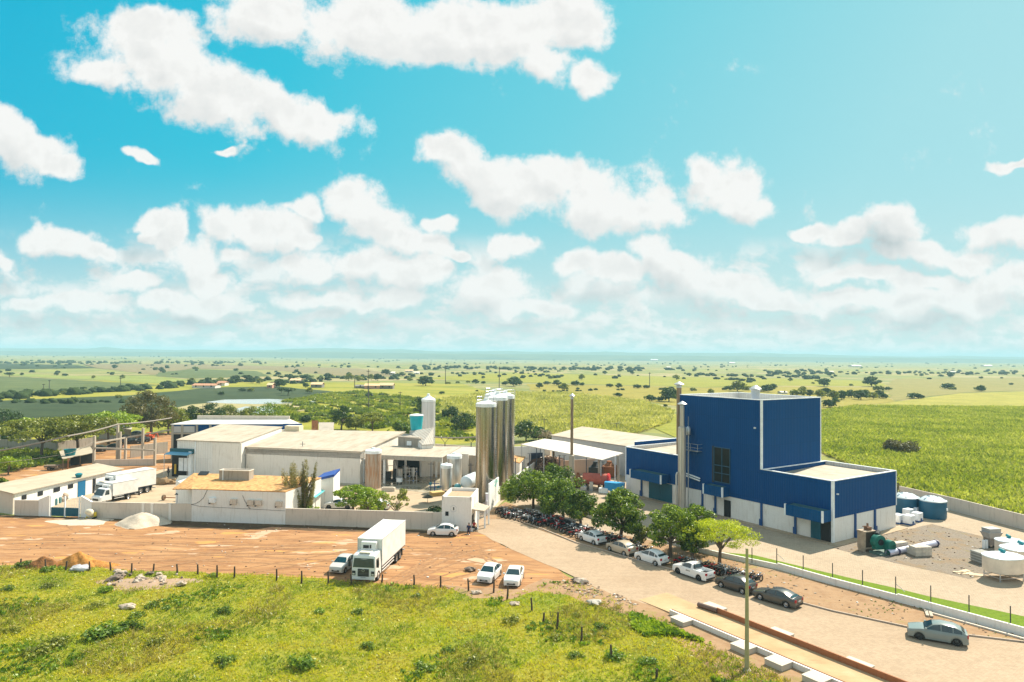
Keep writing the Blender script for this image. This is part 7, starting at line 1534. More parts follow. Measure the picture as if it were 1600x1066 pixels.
# ---------------------------------------------------------------- people
SKIN=plain('skin',(.28,.14,.08),.6)
def person(label,loc,rz,pose,shirt,trous,sc=1.):
    if pose=='sit':
        J=dict(pel=(0,0,.47),wai=(0,0,.66),che=(.02,0,.92),nek=(.04,0,1.10),hed=(.06,0,1.22),hdt=(.07,0,1.36),
         kl=(.42,.12,.47),al=(.40,.12,.09),tl=(.56,.13,.04),kr=(.42,-.12,.47),ar=(.38,-.12,.09),tr=(.54,-.13,.04),hl=(.02,.10,.47),hr=(.02,-.10,.47),
         sl=(.03,.19,1.03),el=(.14,.25,.78),wl=(.34,.16,.62),sr=(.03,-.19,1.03),er=(.14,-.25,.78),wr=(.34,-.14,.60))
    else:
        J=dict(pel=(0,0,.92),wai=(.0,0,1.08),che=(.02,0,1.32),nek=(.04,0,1.50),hed=(.06,0,1.60),hdt=(.06,0,1.74),
         hl=(0,.10,.88),kl=(.06,.11,.48),al=(0,.12,.09),tl=(.16,.13,.04),hr=(0,-.10,.88),kr=(-.04,-.11,.48),ar=(-.12,-.12,.09),tr=(.04,-.13,.04),
         sl=(.02,.19,1.42),el=(.02,.27,1.14),wl=(.16,.24,.92),sr=(.02,-.19,1.42),er=(-.02,-.27,1.14),wr=(.12,-.26,.92))
    Rr=dict(pel=.15,wai=.13,che=.155,nek=.055,hed=.085,hdt=.075,hl=.09,hr=.09,kl=.062,kr=.062,al=.042,ar=.042,tl=.035,tr=.035,sl=.065,sr=.065,el=.043,er=.043,wl=.03,wr=.03)
    Ed=[('pel','wai'),('wai','che'),('che','nek'),('nek','hed'),('hed','hdt'),('pel','hl'),('hl','kl'),('kl','al'),('al','tl'),('pel','hr'),('hr','kr'),('kr','ar'),('ar','tr'),('che','sl'),('sl','el'),('el','wl'),('che','sr'),('sr','er'),('er','wr')]
    o=thing('person',label,'person',loc,rz)
    def skin(nm,keys,edges,mat,infl=0.,extra=None):
        keys=list(keys); me=bpy.data.meshes.new(nm); vs=[Vector(J[k]) for k in keys]; idx={k:i for i,k in enumerate(keys)}; ed=[(idx[a],idx[b_]) for a,b_ in edges if a in idx and b_ in idx]; rad=[Rr[k]+infl for k in keys]
        if extra:
            for (root,pts,rr) in extra:
                pi=idx[root]
                for q,r_ in zip(pts,rr): vs.append(Vector(q)); rad.append(r_); ed.append((pi,len(vs)-1)); pi=len(vs)-1
        me.from_pydata([tuple(v) for v in vs],ed,[]); ob=bpy.data.objects.new(nm,me); COL.objects.link(ob); ob.parent=o
        md=ob.modifiers.new('skin','SKIN'); md.use_smooth_shade=True
        for i,sv in enumerate(me.skin_vertices[0].data): sv.radius=(rad[i],rad[i]); sv.use_root=(i==0)
        sb=ob.modifiers.new('sub','SUBSURF'); sb.levels=1; sb.render_levels=1; me.materials.append(mat); return ob
    ex=[]
    for w_,sg_ in (('wl',1),('wr',-1)):
        wv_=Vector(J[w_])
        for i in range(4): ex.append((w_,[wv_+Vector((.06,sg_*(-.025+.017*i),-.01)),wv_+Vector((.11-.01*abs(i-1),sg_*(-.028+.019*i),-.03)),wv_+Vector((.13-.012*abs(i-1),sg_*(-.028+.019*i),-.065))],(.012,.009,.008)))
        ex.append((w_,[wv_+Vector((.03,-sg_*.035,-.005)),wv_+Vector((.06,-sg_*.05,-.03))],(.012,.009)))
    skin('body',J.keys(),Ed,SKIN,0,ex)
    skin('shirt',['pel','wai','che','sl','sr','el','er'],[e for e in Ed],shirt,.022)
    skin('trousers',['pel','hl','hr','kl','kr','al','ar'],[e for e in Ed],trous,.02)
    h=Vector(J['hdt']); hm_=MB().blob(h+Vector((-.015,0,-.0)),(.10,.088,.085),3,.04,12,8); hm_.build('hair',plain('hair_black',(.012,.01,.009),.7),o,smooth=60)
    m=MB(); q=Vector(J['hed']); m.blob(q+Vector((.095,0,.02)),(.018,.014,.025),1,.0,6,5); m.blob(q+Vector((0,.088,.03)),(.02,.012,.03),1,.0,6,5); m.blob(q+Vector((0,-.088,.03)),(.02,.012,.03),1,.0,6,5); m.build('face_features',SKIN,o,smooth=60)
    m=MB(); m.blob(q+Vector((.083,.032,.055)),(.012,.014,.008),1,.0,6,4); m.blob(q+Vector((.083,-.032,.055)),(.012,.014,.008),1,.0,6,4); m.box(q.x+.078,q.x+.092,-.025,.025,q.z-.028,q.z-.02); m.build('eyes_and_mouth',plain('eye_dark',(.02,.015,.015),.5),o)
    m=MB()
    for k in ('tl','tr'): v=Vector(J[k]); m.blob(v+Vector((-.04,0,.0)),(.13,.05,.045),2,.02,10,6)
    m.build('shoes',TRIM if 'blue' in label else DMETAL,o,smooth=60)
    return o
RS=plain('shirt_red',(.35,.02,.025),.8); NB_=plain('shirt_navy',(.02,.025,.07),.8); BKT=plain('trousers_black',(.02,.02,.022),.85)
p=G(732.5,836); person('person in dark blue clothes and white shoes sitting against the guardhouse corner',Vector((p.x,p.y+.3,.07)),R(-95),'sit',NB_,NB_)
o=thing('stool','low dark stool under the person in blue by the guardhouse','stool',(p.x,p.y+.33,.07)); MB().box(-.2,.2,-.2,.2,.30,.37).build('seat',DMETAL,o)
for x in (-.17,.17):
    for y in (-.17,.17): MB().tube([(x,y,0),(x,y,.31)],.02,5).build('leg',DMETAL,o)
p=G(741.5,831); person('person in a red shirt and black trousers sitting sideways by the guardhouse door',Vector((p.x-.1,p.y+.2,.07)),R(-40),'sit',RS,BKT)
o=thing('bench','small white bench under the person in the red shirt','bench',(p.x-.1,p.y+.2,.07),R(-40)); MB().box(-.2,.25,-.5,.5,.31,.37).build('seat',TRIM,o)
for y in (-.42,.42): MB().box(-.15,.2,y-.03,y+.03,0,.31).build('leg',TRIM,o)
p=G(263,745); person('person in dark clothes standing near the loading dock of the cold store',Vector((p.x,p.y,.07)),R(-120),'stand',NB_,BKT)
# ---------------------------------------------------------------- small objects
def heap(name,label,px,py,rx,ry,h,mat,cat,seed,nl=1):
    p=G(px,py); r_=np.random.default_rng(seed); n=34; 
    vs=[];fs=[]
    ph=r_.uniform(0,6,8)
    for i in range(n+1):
        for j in range(n+1):
            x=-1.25+2.5*i/n; y=-1.25+2.5*j/n; d=math.hypot(x,y)*(1+.14*math.sin(3*math.atan2(y,x)+ph[0])+.08*math.sin(5*math.atan2(y,x)+ph[1]))
            z=h*max(0,1-d)**.85 ; z+=(.05*h*(r_.random()-.5)+.05*h*math.sin(9*x+ph[2])*math.sin(8*y+ph[3]))*(1 if z>0 else 0); 
            vs.append((x*rx,y*ry,z-.03 if d<1 else -.06))
    for i in range(n):
        for j in range(n): a=i*(n+1)+j; fs.append([a,a+n+1,a+n+2,a+1])
    m=MB(); m.add(vs,fs); o=m.build(name,mat,smooth=60); o.location=(p.x,p.y,.07); tag(o,label,cat); return o
SAND=groundm('pale gravel heap',lambda nb,oc:(nb.ramp(nb.noise(oc,5.,5,.7),[(.3,(.50,.44,.37)),(.7,(.68,.62,.54))]),nb.noise(oc,9,4,.6)))
EARTH=groundm('orange earth',lambda nb,oc:(nb.ramp(nb.noise(oc,1.8,6,.7),[(.3,(.38,.17,.05)),(.55,(.58,.28,.08)),(.8,(.66,.36,.13))]),nb.noise(oc,2.5,6,.7)),bstr=.8,bdist=.3)
EARTHD=groundm('dark earth',lambda nb,oc:(nb.ramp(nb.noise(oc,1.8,6,.7),[(.3,(.16,.07,.03)),(.7,(.40,.20,.08))]),nb.noise(oc,2.5,6,.7)),bstr=.8,bdist=.3)
heap('gravel_heap','tall pale cone of gravel on the dirt lot below the boundary wall',222,819,3.6,2.4,1.55,SAND,'gravel heap',1)
heap('gravel_heap','low spread of pale sand left of the gravel cone',128,816,4.2,2.2,.22,SAND,'sand heap',2)
heap('earth_mound','bright orange mound of loose earth at the fence line',123,884,2.2,1.5,1.5,EARTH,'earth mound',3)
heap('earth_mound','long low tail of the orange earth mound',146,884,2.7,1.1,.6,EARTH,'earth mound',4)
heap('earth_mound','darker brown-orange earth mound at the left of the bright one',68,886,1.7,1.2,1.15,EARTHD,'earth mound',5)
heap('earth_mound','low rubble-strewn earth bank in the pasture',228,913,5.2,2.2,.35,plain('rubble_earth',(.32,.22,.15),.95),'earth bank',6)
rd=random.Random(11); STN=plain('rubble_stone',(.44,.36,.29),.95,var=.3); STD=plain('rubble_dark',(.18,.14,.11),.95,var=.3)
for i in range(34):
    px=rd.uniform(166,286); py=906+rd.uniform(-9,12); s_=rd.uniform(.12,.42); p=G(px,py)
    o=MB().blob((0,0,0),(s_*rd.uniform(1,1.8),s_,s_*.6),i,.35,8,5).build('rubble_stone',STN if rd.random()<.65 else STD); o.location=(p.x,p.y,.09+s_*.35+.12); o.rotation_euler=(rd.uniform(-.4,.4),rd.uniform(-.4,.4),rd.uniform(0,6)); tag(o,'%s broken stone in the rubble on the pasture'%('pale' if o.active_material is STN else 'dark'),'stone','broken stones in the rubble patch')
for px,py,s_,lb,mt in [(201,952,.55,'flat beige slab lying alone in the grass',STN),(126,893,.75,'round whitish-topped boulder at the fence line',plain('boulder',(.42,.42,.44),.9)),(744,929,.4,'small pale stone by the fence posts',STN),(804,947,.4,'pale stone patch below the white sedan',STN),(930,946,.55,'flat white stone near the verge of the pasture',plain('white_stone',(.42,.39,.34),.9)),(735,893,.5,'dark clod of earth left of the white hatchback',STD),(903,910,.5,'dark rubble lump at the road edge',STD),(908,912,.6,'pale broken concrete piece at the road edge',STN)]:
    p=G(px,py); o=MB().blob((0,0,0),(s_*1.3,s_*.9,s_*.45),int(px),.25,9,6).build('stone',mt); o.location=(p.x,p.y,.1+s_*.3); tag(o,lb,'stone')
# wooden fence posts of the pasture
WD=plain('old_wood',(.07,.05,.038),.95,var=.35,vs=4)
pp=[(31,889,874),(71,891,875),(102,893,878),(140,894,878),(173,893,879),(205,899,881),(239,896,882),(277,899,882),(309,900,883),(339,905,884),(366,905,886),(432,910,890),(471,914,893),(513,916,894),(549,916,898),(596,914,898),(647,917,899),(688,922,901),(732,925,905),(771,928,907),(792,939,918),(831,957,935),(848,976,958),(870,985,958),(908,1007,981),(955,1034,1009),(1025,1064,1046)]
ln=['leftmost','second','third','fourth','fifth','sixth','seventh','eighth','ninth','tenth','eleventh','twelfth','thirteenth','fourteenth','fifteenth','sixteenth','seventeenth','eighteenth','nineteenth','twentieth','twenty-first','twenty-second','twenty-third','twenty-fourth','twenty-fifth','twenty-sixth','last']
for i,(px,by,ty) in enumerate(pp):
    p=G(px,by); h=ZH(px,ty,p.y); r_=random.Random(i); lx,ly=r_.uniform(-.12,.12),r_.uniform(-.08,.08)
    near='by the orange earth mound' if 90<px<160 else 'behind the rubble patch' if 160<=px<290 else 'in front of the silver car and truck' if 500<px<600 else 'in front of the white hatchback' if 720<px<780 else 'in front of the white sedan' if 780<=px<800 else 'in the open pasture' if px>800 else 'along the edge of the dirt lot'
    o=thing('fence_post','fence post %s, %s from the left'%(near,ln[i]),'fence post',V3(p,.05),0,'wooden posts of the pasture fence')
    MB().tube([(0,0,-.1),(lx*.5+.02,ly*.5,h*.5),(lx,ly,h)],[.10,.09,.075],7).build('shaft',WD,o)
wr=MB()
for a,b_ in zip(pp[:20],pp[1:21]):
    A,B=G(a[0],a[1]),G(b_[0],b_[1])
    for z in (.45,.95): wr.tube([V3(A,z),V3((A+B)/2,z-.05),V3(B,z)],.008,3)
tag(wr.build('fence_wire',plain('wire',(.25,.23,.2),.6,.5)),'thin sagging wires strung along the wooden pasture posts','wire')
# cement mixer
p=G(141,812.5); o=thing('cement_mixer','small cement mixer with a white drum and yellow frame beside the teal gate','cement mixer',V3(p,.07),R(20))
m=MB(); pr=[(.22,-.55),(.28,-.5),(.48,-.1),(.48,.25),(.30,.45),(0,.5)]
for r_,x in pr:
    for j in range(16): t=2*math.pi*j/16; m.v.append(Vector((x-.05,r_*math.cos(t),.95+r_*math.sin(t)-.25*x)))
for k in range(5):
    for j in range(16): m.f.append([k*16+j,k*16+(j+1)%16,(k+1)*16+(j+1)%16,(k+1)*16+j])
m.build('drum',plain('mixer_white',(.62,.56,.42),.6),o,smooth=40); m=MB(); m.tube([(.5,-.5,.15),(.5,0,.9),(.5,.5,.15)],.04,5); m.tube([(-.5,-.5,.15),(-.4,0,.5),(-.5,.5,.15)],.04,5); m.box(.45,.75,-.2,.2,.4,.95); m.tube([(-.5,0,.3),(.5,0,.4)],.05,5); m.build('frame',plain('mixer_yellow',(.55,.42,.03),.6),o)
for s_ in (-.5,.5): MB().tube([(.5,s_-.04,.2),(.5,s_+.04,.2)],.2,12).build('wheel',TYRE,o)
p=G(268,783); o=thing('axle_cart','rusty axle with two tyres standing in the farm yard','axle',V3(p,.07),R(-6)); MB().beam((-1.2,0,.45),(1.2,0,.45),.12,.12).build('axle',RUST,o)
for x in (-1.3,1.3): MB().tube([(x-.13,0,.45),(x+.13,0,.45)],.42,14).build('wheel',plain('old_tyre',(.16,.10,.06),.9),o)
for i,(px,py,mt,lb) in enumerate([(86,790,'teal','teal barrel inside the white curved wall by the gate'),(84,789,'pale','pale blue drum beside the teal barrel behind the gate'),(92,787,'teal','second teal barrel deeper behind the gate')]):
    p=G(px,py); o=thing('barrel',lb,'barrel',V3(p,.07),0,'barrels behind the teal gate'); MB().lathe((0,0,0),[(.3,0),(.34,.3),(.34,.7),(.3,.95),(0,.97)],14).build('shell',plain('barrel_teal',(.01,.14,.16),.5) if mt=='teal' else plain('barrel_pale',(.40,.52,.58),.5),o,smooth=40)
p=G(95,784); o=MB().blob((0,0,.6),(1.1,.8,.7),4,.2,12,8).build('covered_pile',plain('pile_brown',(.34,.26,.2),.95)); o.location=V3(p,.07); tag(o,'rounded brown covered pile behind the barrels at the gate','pile')
p=G(82,735); o=thing('farm_trailer','old two-wheeled farm trailer beside the tool shack','trailer',V3(p,.07),R(8)); MB().box(-1.3,1.1,-.6,.6,.55,.95).build('bed',plain('trailer_wood',(.20,.15,.11),.9),o); MB().beam((1.1,0,.5),(2.1,0,.4),.08,.08).build('drawbar',DMETAL,o)
for s_ in (-.7,.7): wheel(o,-.3,s_,.36,.18,RIMD)
# plant yard on the right
def watertank(px,by,wpx,rimy,lb,hid=1.):
    p=G(px,by); r_=wpx/2*p.y/FPX; c=Vector((p.x,p.y+r_*.9,.06)); o=thing('process_tank',lb,'tank',c,0,'round teal plastic tanks by the perimeter wall'); h=ZH(px,rimy,c.y-r_)
    MB().lathe((0,0,0),[(r_*.97,0),(r_,.2),(r_,h)],36).build('shell',plain('tank_teal',(.004,.09,.17),.45),o,smooth=40)
    l=MB().lathe((0,0,h),[(r_*1.03,-.05),(r_*1.03,.08),(r_*.95,.15),(r_*.55,.52),(r_*.15,.62),(0,.63)],36).build('lid',plain('lid_grey',(.42,.50,.54),.5),o,smooth=40)
    m=MB()
    for i in range(8):
        t=2*math.pi*i/8+.3; m.beam((r_*.9*math.cos(t),r_*.9*math.sin(t),h+.22),(r_*.3*math.cos(t),r_*.3*math.sin(t),h+.62),.12,.08)
    m.build('lid_ribs',plain('tank_teal',(.004,.09,.17),.45),l); MB().box(r_*.62,r_*.75,-r_*.82,-r_*.70,h*.5,h*.62).build('label_plate',TRIM,o)
watertank(1425,806.5,37.5,781,'middle round dark teal plastic tank with a grey ribbed lid'); watertank(1468,813,38.5,786.5,'right-hand round dark teal plastic tank, nearest the long wall'); watertank(1399,799,38,776,'round teal tank mostly hidden behind the blue factory corner')
def ibc(px,py,lb,s_=1.):
    p=G(px,py); o=thing('container',lb,'container',V3(p,.06),RZB,'white cube containers behind the blue factory'); MB().box(-.6*s_,.6*s_,-.55*s_,.55*s_,.16,1.25*s_).build('bottle',plain('ibc_white',(.74,.77,.80),.4),o,bevel=.08); MB().box(-.62*s_,.62*s_,-.58*s_,.58*s_,0,.15).build('pallet',BTRIM,o); MB().lathe((0,0,1.25*s_),[(.2,0),(.2,.1),(0,.11)],12).build('lid',TRIM,o)
    MB().box(-.15,.15,-.62*s_,-.56*s_,.2,.5).build('valve',BTRIM,o)
ibc(1403,818,'white cube container touching the factory corner'); ibc(1420,820,'front white cube container on a blue pallet',1.05); ibc(1433,815,'right white cube container next to the teal tanks'); ibc(1419,809,'rear white cube container behind the front one'); ibc(1430,806,'rear right white cube container below the middle teal tank')
def blk(name,cat,lb,px,py,rz): return thing(name,lb,cat,V3(G(px,py),.07),rz)
o=blk('radiator_unit','machine','rust-brown boxy radiator unit on short legs in front of the blue factory',1354,861,RZB-.25)
m=MB(); m.box(-.85,.85,-.55,.55,.35,.5); m.box(-.85,-.68,-.55,.55,.5,2.3); m.box(.68,.85,-.55,.55,.5,2.3); m.box(-.68,.68,.35,.55,.5,2.3); m.box(-.9,.9,-.6,.6,2.3,2.42); m.build('casing',plain('machine_tan',(.34,.27,.20),.8,var=.3),o); MB().box(-.68,.68,-.50,-.42,.5,2.3).build('core',plain('core_dark',(.05,.035,.025),.8),o)
for x in (-.75,.75): MB().box(x-.08,x+.08,-.5,.5,0,.35).build('leg',plain('machine_tan',(.34,.27,.20),.8),o)
m=MB(); m.box(-.1,.5,-.3,.3,2.42,2.8); m.tube([(-.6,0,2.9),(.3,0,2.85)],.07,6); m.tube([(.2,0,2.5),(.35,.2,3.15)],.12,7); m.build('pump',plain('rust_dark',(.18,.09,.05),.85),o)
GRN=plain('machine_green',(.004,.13,.10),.45)
o=blk('blower','machine','green industrial blower with a curved casing beside the tan radiator unit',1379,866,RZB-.3)
def disc(m,c,r_,w_,n=22,top=None):
    i0=len(m.v)
    for yy in (-w_/2,w_/2):
        for j in range(n): t=2*math.pi*j/n; m.v.append(Vector((c[0]+r_*math.cos(t),c[1]+yy,c[2]+r_*math.sin(t))))
    m.f.append([i0+j for j in range(n)][::-1]); m.f.append([i0+n+j for j in range(n)])
    for j in range(n): m.f.append([i0+j,i0+(j+1)%n,i0+n+(j+1)%n,i0+n+j])
m=MB(); disc(m,(-.35,.3,1.35),.80,.75); m.box(-.95,.2,-.05,.65,.5,1.35); m.build('fan_casing',GRN,o,smooth=35)
m=MB(); disc(m,(.55,-.55,1.15),.52,.7); m.box(.03,1.07,-.9,-.2,.25,1.15); m.build('motor_casing',GRN,o,smooth=35)
MB().tube([(-.35,-.2,1.35),(-.35,-.04,1.35)],.35,14).build('inlet',DARK,o); MB().box(-1.2,1.1,-.9,.8,0,.22).build('skid',plain('skid_dark',(.08,.14,.12),.7),o); MB().tube([(-.3,.5,2.1),(.15,.8,2.35)],.28,10).build('outlet',DMETAL,o)
o=blk('steel_pipe','pipe','long lavender-white steel pipe with dark bands lying on the gravel',1425,864,0)
pa,pb2=G(1387,870),G(1464,854); pa.z=pb2.z=.42; m=MB(); m.tube([pa,pb2],.36,20,False); m.tube([pb2,pa],.33,20,False); m.build('shell',plain('pipe_white',(.58,.58,.72),.35,.4),o,world=True,smooth=40)
dp_=(pb2-pa)
for f in (.18,.52,.97): MB().tube([pa+dp_*(f-.012),pa+dp_*(f+.012)],.43,20).build('flange',plain('flange_navy',(.03,.03,.09),.5),o,world=True,smooth=40)
def pallet_blocks(lb,px,py,nx,ny,nz,rz):
    o=blk('block_stack','blocks',lb,px,py,rz); g=.02; a,b_,c=.42,.40,.34
    BM=plain('concrete_block_pale',(.56,.50,.42),.95,var=.2)
    for k in range(nz):
        m=MB()
        for i in range(nx):
            for j in range(ny): 
                if k==nz-1 and j>ny//2: continue
                m.box((i-nx/2)*a,(i-nx/2)*a+a-g,(j-ny/2)*b_,(j-ny/2)*b_+b_-g,.1+k*c,.1+k*c+c-g)
        m.build('block_layer',BM,o)
    MB().box(-nx*a/2,nx*a/2,-ny*b_/2,ny*b_/2,0,.09).build('pallet',BARKL,o)
pallet_blocks('stack of pale concrete blocks in front of the steel pipe',1436,868,5,4,3,RZB-.45); pallet_blocks('low stack of pinkish blocks behind the steel pipe',1402,857,5,3,2,RZB-.2)
o=blk('hopper_machine','machine','grey angular hopper machine on legs near the long wall',1549,856,RZB-.4)
m=MB(); m.hexa([(-.7,-.5,1.2),(.7,-.5,1.2),(.7,.5,1.2),(-.7,.5,1.2)],[(-1.0,-.7,1.9),(1.0,-.7,1.9),(1.0,.7,1.9),(-1.0,.7,1.9)]); m.box(-.8,.8,-.6,.6,1.9,2.35); m.build('hopper',plain('machine_grey',(.36,.35,.34),.6),o); m=MB(); m.box(-.7,.7,-.45,.45,.3,1.2); m.build('base',plain('machine_dark',(.20,.17,.15),.7),o)
for x in (-.9,-.5): MB().tube([(x-.5,-.3,0),(x-.5,-.3,1.0)],.16,8).build('cylinder',TRIM,o)
for x in (-.6,.6): MB().box(x-.07,x+.07,-.4,.4,0,.3).build('leg',DMETAL,o)
MB().tube([(.8,0,1.9),(1.3,0,1.6),(1.35,0,2.2)],.06,6).build('pipe',METAL,o)
o=blk('metal_crate','crate','square grey slatted metal crate left of the big vats',1534,880,RZB-.4)
m=MB(); m.box(-.75,.75,-.75,.75,.08,1.25); m.build('body',plain('crate_grey',(.24,.24,.22),.7),o)
m=MB()
for z in (.2,.5,.8,1.1): m.box(-.79,.79,-.79,-.75,z,z+.1); m.box(-.79,-.75,-.75,.79,z,z+.1); m.box(.75,.79,-.75,.79,z,z+.1)
m.build('slats',plain('crate_light',(.42,.41,.38),.6),o); MB().box(-.7,.7,-.7,.7,0,.08).build('pallet',BARKL,o)
VB=plain('vat_beige',(.66,.60,.52),.35,.15); VL=plain('vat_lid',(.70,.78,.83),.3)
def bigvat(lb,px,py,a,b_,hb,hl,rz,lift=.75):
    o=blk('milk_vat','vat',lb,px,py,rz)
    n=40
    def ring(s_,z): return [Vector((a*s_*math.copysign(abs(math.cos(t))**.8,math.cos(t)),b_*s_*math.copysign(abs(math.sin(t))**.8,math.sin(t)),z)) for t in [2*math.pi*j/n for j in range(n)]]
    def loft(rs): 
        m=MB(); 
        for r_ in rs: m.v+=r_
        for k in range(len(rs)-1):
            for j in range(n): m.f.append([k*n+j,k*n+(j+1)%n,(k+1)*n+(j+1)%n,(k+1)*n+j])
        m.f.append(list(range(n))[::-1]); m.f.append([(len(rs)-1)*n+j for j in range(n)]); return m
    loft([ring(.9,lift),ring(.98,lift+.08),ring(1,lift+.2),ring(1,lift+hb)]).build('shell',VB,o,smooth=40)
    l=loft([ring(1.03,lift+hb),ring(1.03,lift+hb+.1),ring(.95,lift+hb+.16),ring(.5,lift+hb+hl),ring(.05,lift+hb+hl+.05)]).build('lid',VL,o,smooth=35)
    m=MB(); m.tube([(0,-.15,lift+hb+hl+.2),(.0,.45,lift+hb+hl+.25)],.17,10); m.box(-.15,.15,-.1,.2,lift+hb+hl,lift+hb+hl+.15); m.build('agitator_motor',plain('motor_teal',(.005,.22,.26),.45),l,smooth=40)
    m=MB(); m.lathe((a*.6,-b_*.3,lift+hb+hl*.5),[(.12,0),(.12,.2),(0,.21)],10); m.lathe((-a*.5,b_*.3,lift+hb+hl*.4),[(.12,0),(.12,.2),(0,.21)],10); m.build('port',METAL,l)
    for x in (-.72,.72):
        for y in (-.66,.66): MB().tube([(a*x,b_*y,0),(a*x,b_*y,lift+.12)],.06,6).build('leg',METAL,o)
    m=MB(); 
    for y in (-.66,.66): m.beam((-a*.72,b_*y,.3),(a*.72,b_*y,.3),.06,.06)
    for x in (-.72,.72): m.beam((a*x,-b_*.66,.3),(a*x,b_*.66,.3),.06,.06)
    m.build('stand',METAL,o); return o
bigvat('large oval stainless milk vat with a white lid, nearest the road',1568,905,1.95,1.5,1.55,.35,R(10)); bigvat('second oval stainless milk vat at the right edge of the photo',1597,890,2.2,1.5,1.5,.35,R(10))
bigvat('smaller boxy stainless vat behind the two big ones',1577,872,1.4,1.1,1.5,.3,R(-10),.4)
o=blk('timber_sheets','boards','loose pale timber boards lying on the corner of the gravel',1507,897,RZB-.6); m=MB(); m.obox((0,0,0),(1.9,.9,.06),.1); m.obox((.3,.5,.07),(1.5,.5,.05),.5); m.obox((-.5,.1,.07),(1.2,.3,.05),-.2); m.build('boards',plain('timber',(.56,.44,.30),.9,var=.25),o); m=MB(); m.obox((1.,-.5,.0),(1.6,.9,.05),-.3); m.build('plywood',plain('plywood',(.50,.38,.27),.9),o)
o=blk('drain_crossing','beams','two concrete beams lying over the drain behind the grey-teal car',1454,968,0)
for a,b_ in (((1446,955),(1449.5,966)),((1452,956),(1456,967))):
    A,B=G(*a),G(*b_); MB().beam(V3(A,.2),V3(B,.2),.25,.12).build('beam',CONC,o,world=True)
# earth foot of the boundary wall
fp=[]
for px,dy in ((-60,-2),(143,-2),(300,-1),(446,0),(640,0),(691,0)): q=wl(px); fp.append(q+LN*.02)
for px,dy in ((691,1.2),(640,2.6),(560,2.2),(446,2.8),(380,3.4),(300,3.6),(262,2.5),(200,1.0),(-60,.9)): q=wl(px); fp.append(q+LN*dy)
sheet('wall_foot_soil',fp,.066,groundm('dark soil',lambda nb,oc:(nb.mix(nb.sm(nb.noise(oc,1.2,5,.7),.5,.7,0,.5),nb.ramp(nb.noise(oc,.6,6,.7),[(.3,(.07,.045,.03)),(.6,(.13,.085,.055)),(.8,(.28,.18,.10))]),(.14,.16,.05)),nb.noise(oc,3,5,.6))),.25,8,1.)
# loose stones and litter on the earth surfaces
def litter():
    r_=np.random.default_rng(12); m=MB(); 
    for poly,n,smin,smax in ((verge_pts,420,.03,.10),(lot_pts,380,.03,.09),(gpoly,160,.04,.10),(poly_px([(860,912),(905,905),(1000,945),(1000,955),(900,930)]),140,.04,.13)):
        xs=[p.x for p in poly]; ys=[p.y for p in poly]; X=r_.uniform(max(min(xs),-60),min(max(xs),60),n*6); Y=r_.uniform(min(ys),max(ys),n*6); ok=inside(poly,X,Y); X=X[ok][:n]; Y=Y[ok][:n]
        for x,y in zip(X,Y): s_=r_.uniform(smin,smax); m.blob((x,y,.09+s_*.3),(s_*r_.uniform(1,1.8),s_,s_*.6),int(x*99)&1023,.3,6,4)
    wm_,nb=newmat('litter'); rp=nb.n('ShaderNodeNewGeometry').outputs['Random Per Island']; finish(wm_,nb,nb.ramp(rp,[(0,(.10,.06,.04)),(.5,(.26,.18,.12)),(.85,(.50,.42,.33)),(1,(.75,.72,.68))]),.9)
    tag(m.build('loose_stones',wm_),'small loose stones and litter scattered over the earth surfaces','stones',kind='stuff')
litter()
# yard clutter by the tanks
def stdobj(name,label,cat,px,py,parts,rz=0.):
    o=thing(name,label,cat,V3(G(px,py),.07),rz)
    for nm,mt,fn in parts: m=MB(); fn(m); m.build(nm,mt,o,smooth=40)
    return o
stdobj('valve_stand','dark blue pipe manifold on a stand beside the blue lamp post','pipes',679,770,[('pipes',BTRIM,lambda m:(m.tube([(-1,0,.9),(1.2,0,.9)],.09,7),m.tube([(-1,0,1.4),(.8,.3,1.4)],.07,7),m.tube([(0,0,0),(0,0,2.0)],.08,7))),('wheels',plain('valve_teal',(.02,.16,.22),.5),lambda m:(m.tube([(-.7,-.1,1.4),(-.7,.1,1.4)],.25,10),m.tube([(.6,-.1,.9),(.6,.1,.9)],.22,10)))])
stdobj('small_tank','small turquoise ribbed tank at the foot of the white drum tank','tank',715,770,[('shell',plain('turq_tank',(.10,.34,.38),.5),lambda m:m.lathe((0,0,0),[(.5,0),(.62,.2),(.62,1.1),(.4,1.35),(0,1.4)],16)),('lid',TRIM,lambda m:m.lathe((0,0,1.38),[(.2,0),(.2,.1),(0,.12)],10))])
stdobj('parasol','closed dark garden umbrella leaning in the yard left of the guardhouse','umbrella',668,786,[('canopy',plain('umb_dark',(.05,.045,.03),.8),lambda m:m.lathe((0,0,.8),[(.9,0),(.3,.35),(0,.5)],9)),('pole',METAL,lambda m:m.tube([(0,0,0),(0,0,1.2)],.04,6))])
stdobj('pallet_stack','yellowish wooden pallets stacked beside the stainless tanks','pallets',683,775,[('pallets',plain('pallet_yellow',(.50,.36,.14),.9),lambda m:[m.box(-1.1,1.1,-.7,.7,.02+i*.17,.13+i*.17) for i in range(4)])],R(30))
stdobj('pump_skid','dark machinery skid deep under the yard canopy','machine',612,752,[('frame',DMETAL,lambda m:(m.box(-1.2,1.2,-.5,.5,0,.3),m.box(-1.1,-.2,-.4,.4,.3,1.7),m.tube([(.5,0,.3),(.5,0,2.2)],.3,10))),('pipes',METAL,lambda m:(m.tube([(-.6,-.4,1.7),(-.6,-.4,2.8),(.9,-.4,2.8)],.06,6),m.tube([(.9,-.4,2.8),(.9,-.4,.4)],.06,6)))])
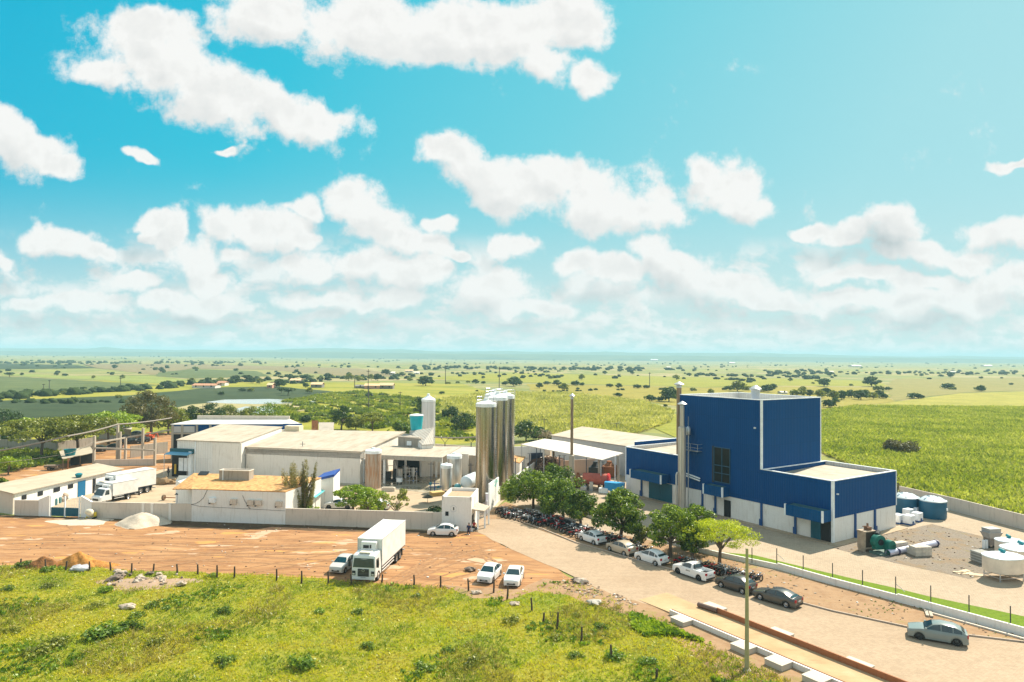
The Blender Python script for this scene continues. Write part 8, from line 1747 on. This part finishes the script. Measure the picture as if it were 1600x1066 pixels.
stdobj('pipework','grid of thin steel pipes and valves beside the wet floor','pipes',643,757,[('pipes',METAL,lambda m:[m.tube([(x,0,0),(x,0,2.9)],.045,5) for x in (-1,-.4,.3,.9)]+[m.tube([(-1.1,0,z),(1.0,0,z)],.045,5) for z in (.6,1.4,2.2,2.8)]),('valves',BTRIM,lambda m:[m.obox((x,-.05,z),(.2,.2,.2)) for x,z in ((-.4,1.3),(.3,.5),(.9,2.1))])])
stdobj('concrete_tub','low beige concrete box on the wet floor beside the rusty tank','box',607,768,[('body',BLK,lambda m:m.box(-1.1,1.1,-.45,.45,0,.6)),('lid',CONC,lambda m:m.box(-.9,.9,-.35,.35,.6,.66))])
stdobj('orange_digger','orange machine parked behind the concrete post frame','machine',235,688,[('body',plain('digger_orange',(.60,.10,.03),.6),lambda m:(m.box(-1.1,.8,-.6,.6,.5,1.3),m.box(-.9,-.1,-.5,.5,1.3,2.0),m.beam((.7,0,1.1),(1.7,0,1.9),.2,.2),m.beam((1.7,0,1.9),(2.1,0,.7),.15,.15))),('wheels',TYRE,lambda m:[m.tube([(x,y-.1,.4),(x,y+.1,.4)],.4,12) for x in (-.7,.5) for y in (-.65,.65)])])
stdobj('hay_heap','low brown heap of straw and scrap left of the loading dock','heap',252,757,[('heap',plain('straw_brown',(.26,.17,.09),.95,var=.4,vs=3),lambda m:(m.blob((0,0,.2),(2.0,.9,.8),3,.35,12,7),m.blob((1.5,.4,.2),(1.4,.8,.6),5,.35,12,7)))])
# smoke-thin haze over the plain
def haze():
    m=MB(); m.box(-9000,9000,-400,9300,-14,95); 
    o=m.build('haze',bpy.data.materials.new('haze')); mt=o.active_material; mt.use_nodes=True; t=mt.node_tree; t.nodes.clear()
    v=t.nodes.new('ShaderNodeVolumePrincipled'); v.inputs['Color'].default_value=(.52,.88,1,1); v.inputs['Density'].default_value=HAZE_D; v.inputs['Anisotropy'].default_value=0.
    ou=t.nodes.new('ShaderNodeOutputMaterial'); t.links.new(v.outputs[0],ou.inputs['Volume']); tag(o,'pale teal haze filling the air over the plain','haze',kind='stuff')
HAZE_D=1.9e-4
haze()
# ---------------------------------------------------------------- labels: tell look-alikes apart by their order in the photo
ORD=['leftmost','second','third','fourth','fifth','sixth','seventh','eighth','ninth','tenth','eleventh','twelfth','thirteenth','fourteenth','fifteenth','sixteenth','seventeenth','eighteenth','nineteenth','twentieth','twenty-first','twenty-second','twenty-third','twenty-fourth','twenty-fifth','twenty-sixth','twenty-seventh','twenty-eighth']
from collections import defaultdict
dd=defaultdict(list)
for o in bpy.data.objects:
    if o.parent is None and 'label' in o and o.get('kind') is None: dd[o['label']].append(o)
for lb,os_ in dd.items():
    if len(os_)>1:
        os_.sort(key=lambda o:o.location.x/o.location.y)
        for i,o in enumerate(os_):
            o['label']=lb+', '+(ORD[i] if i else 'leftmost')+(' from the left' if i else '')
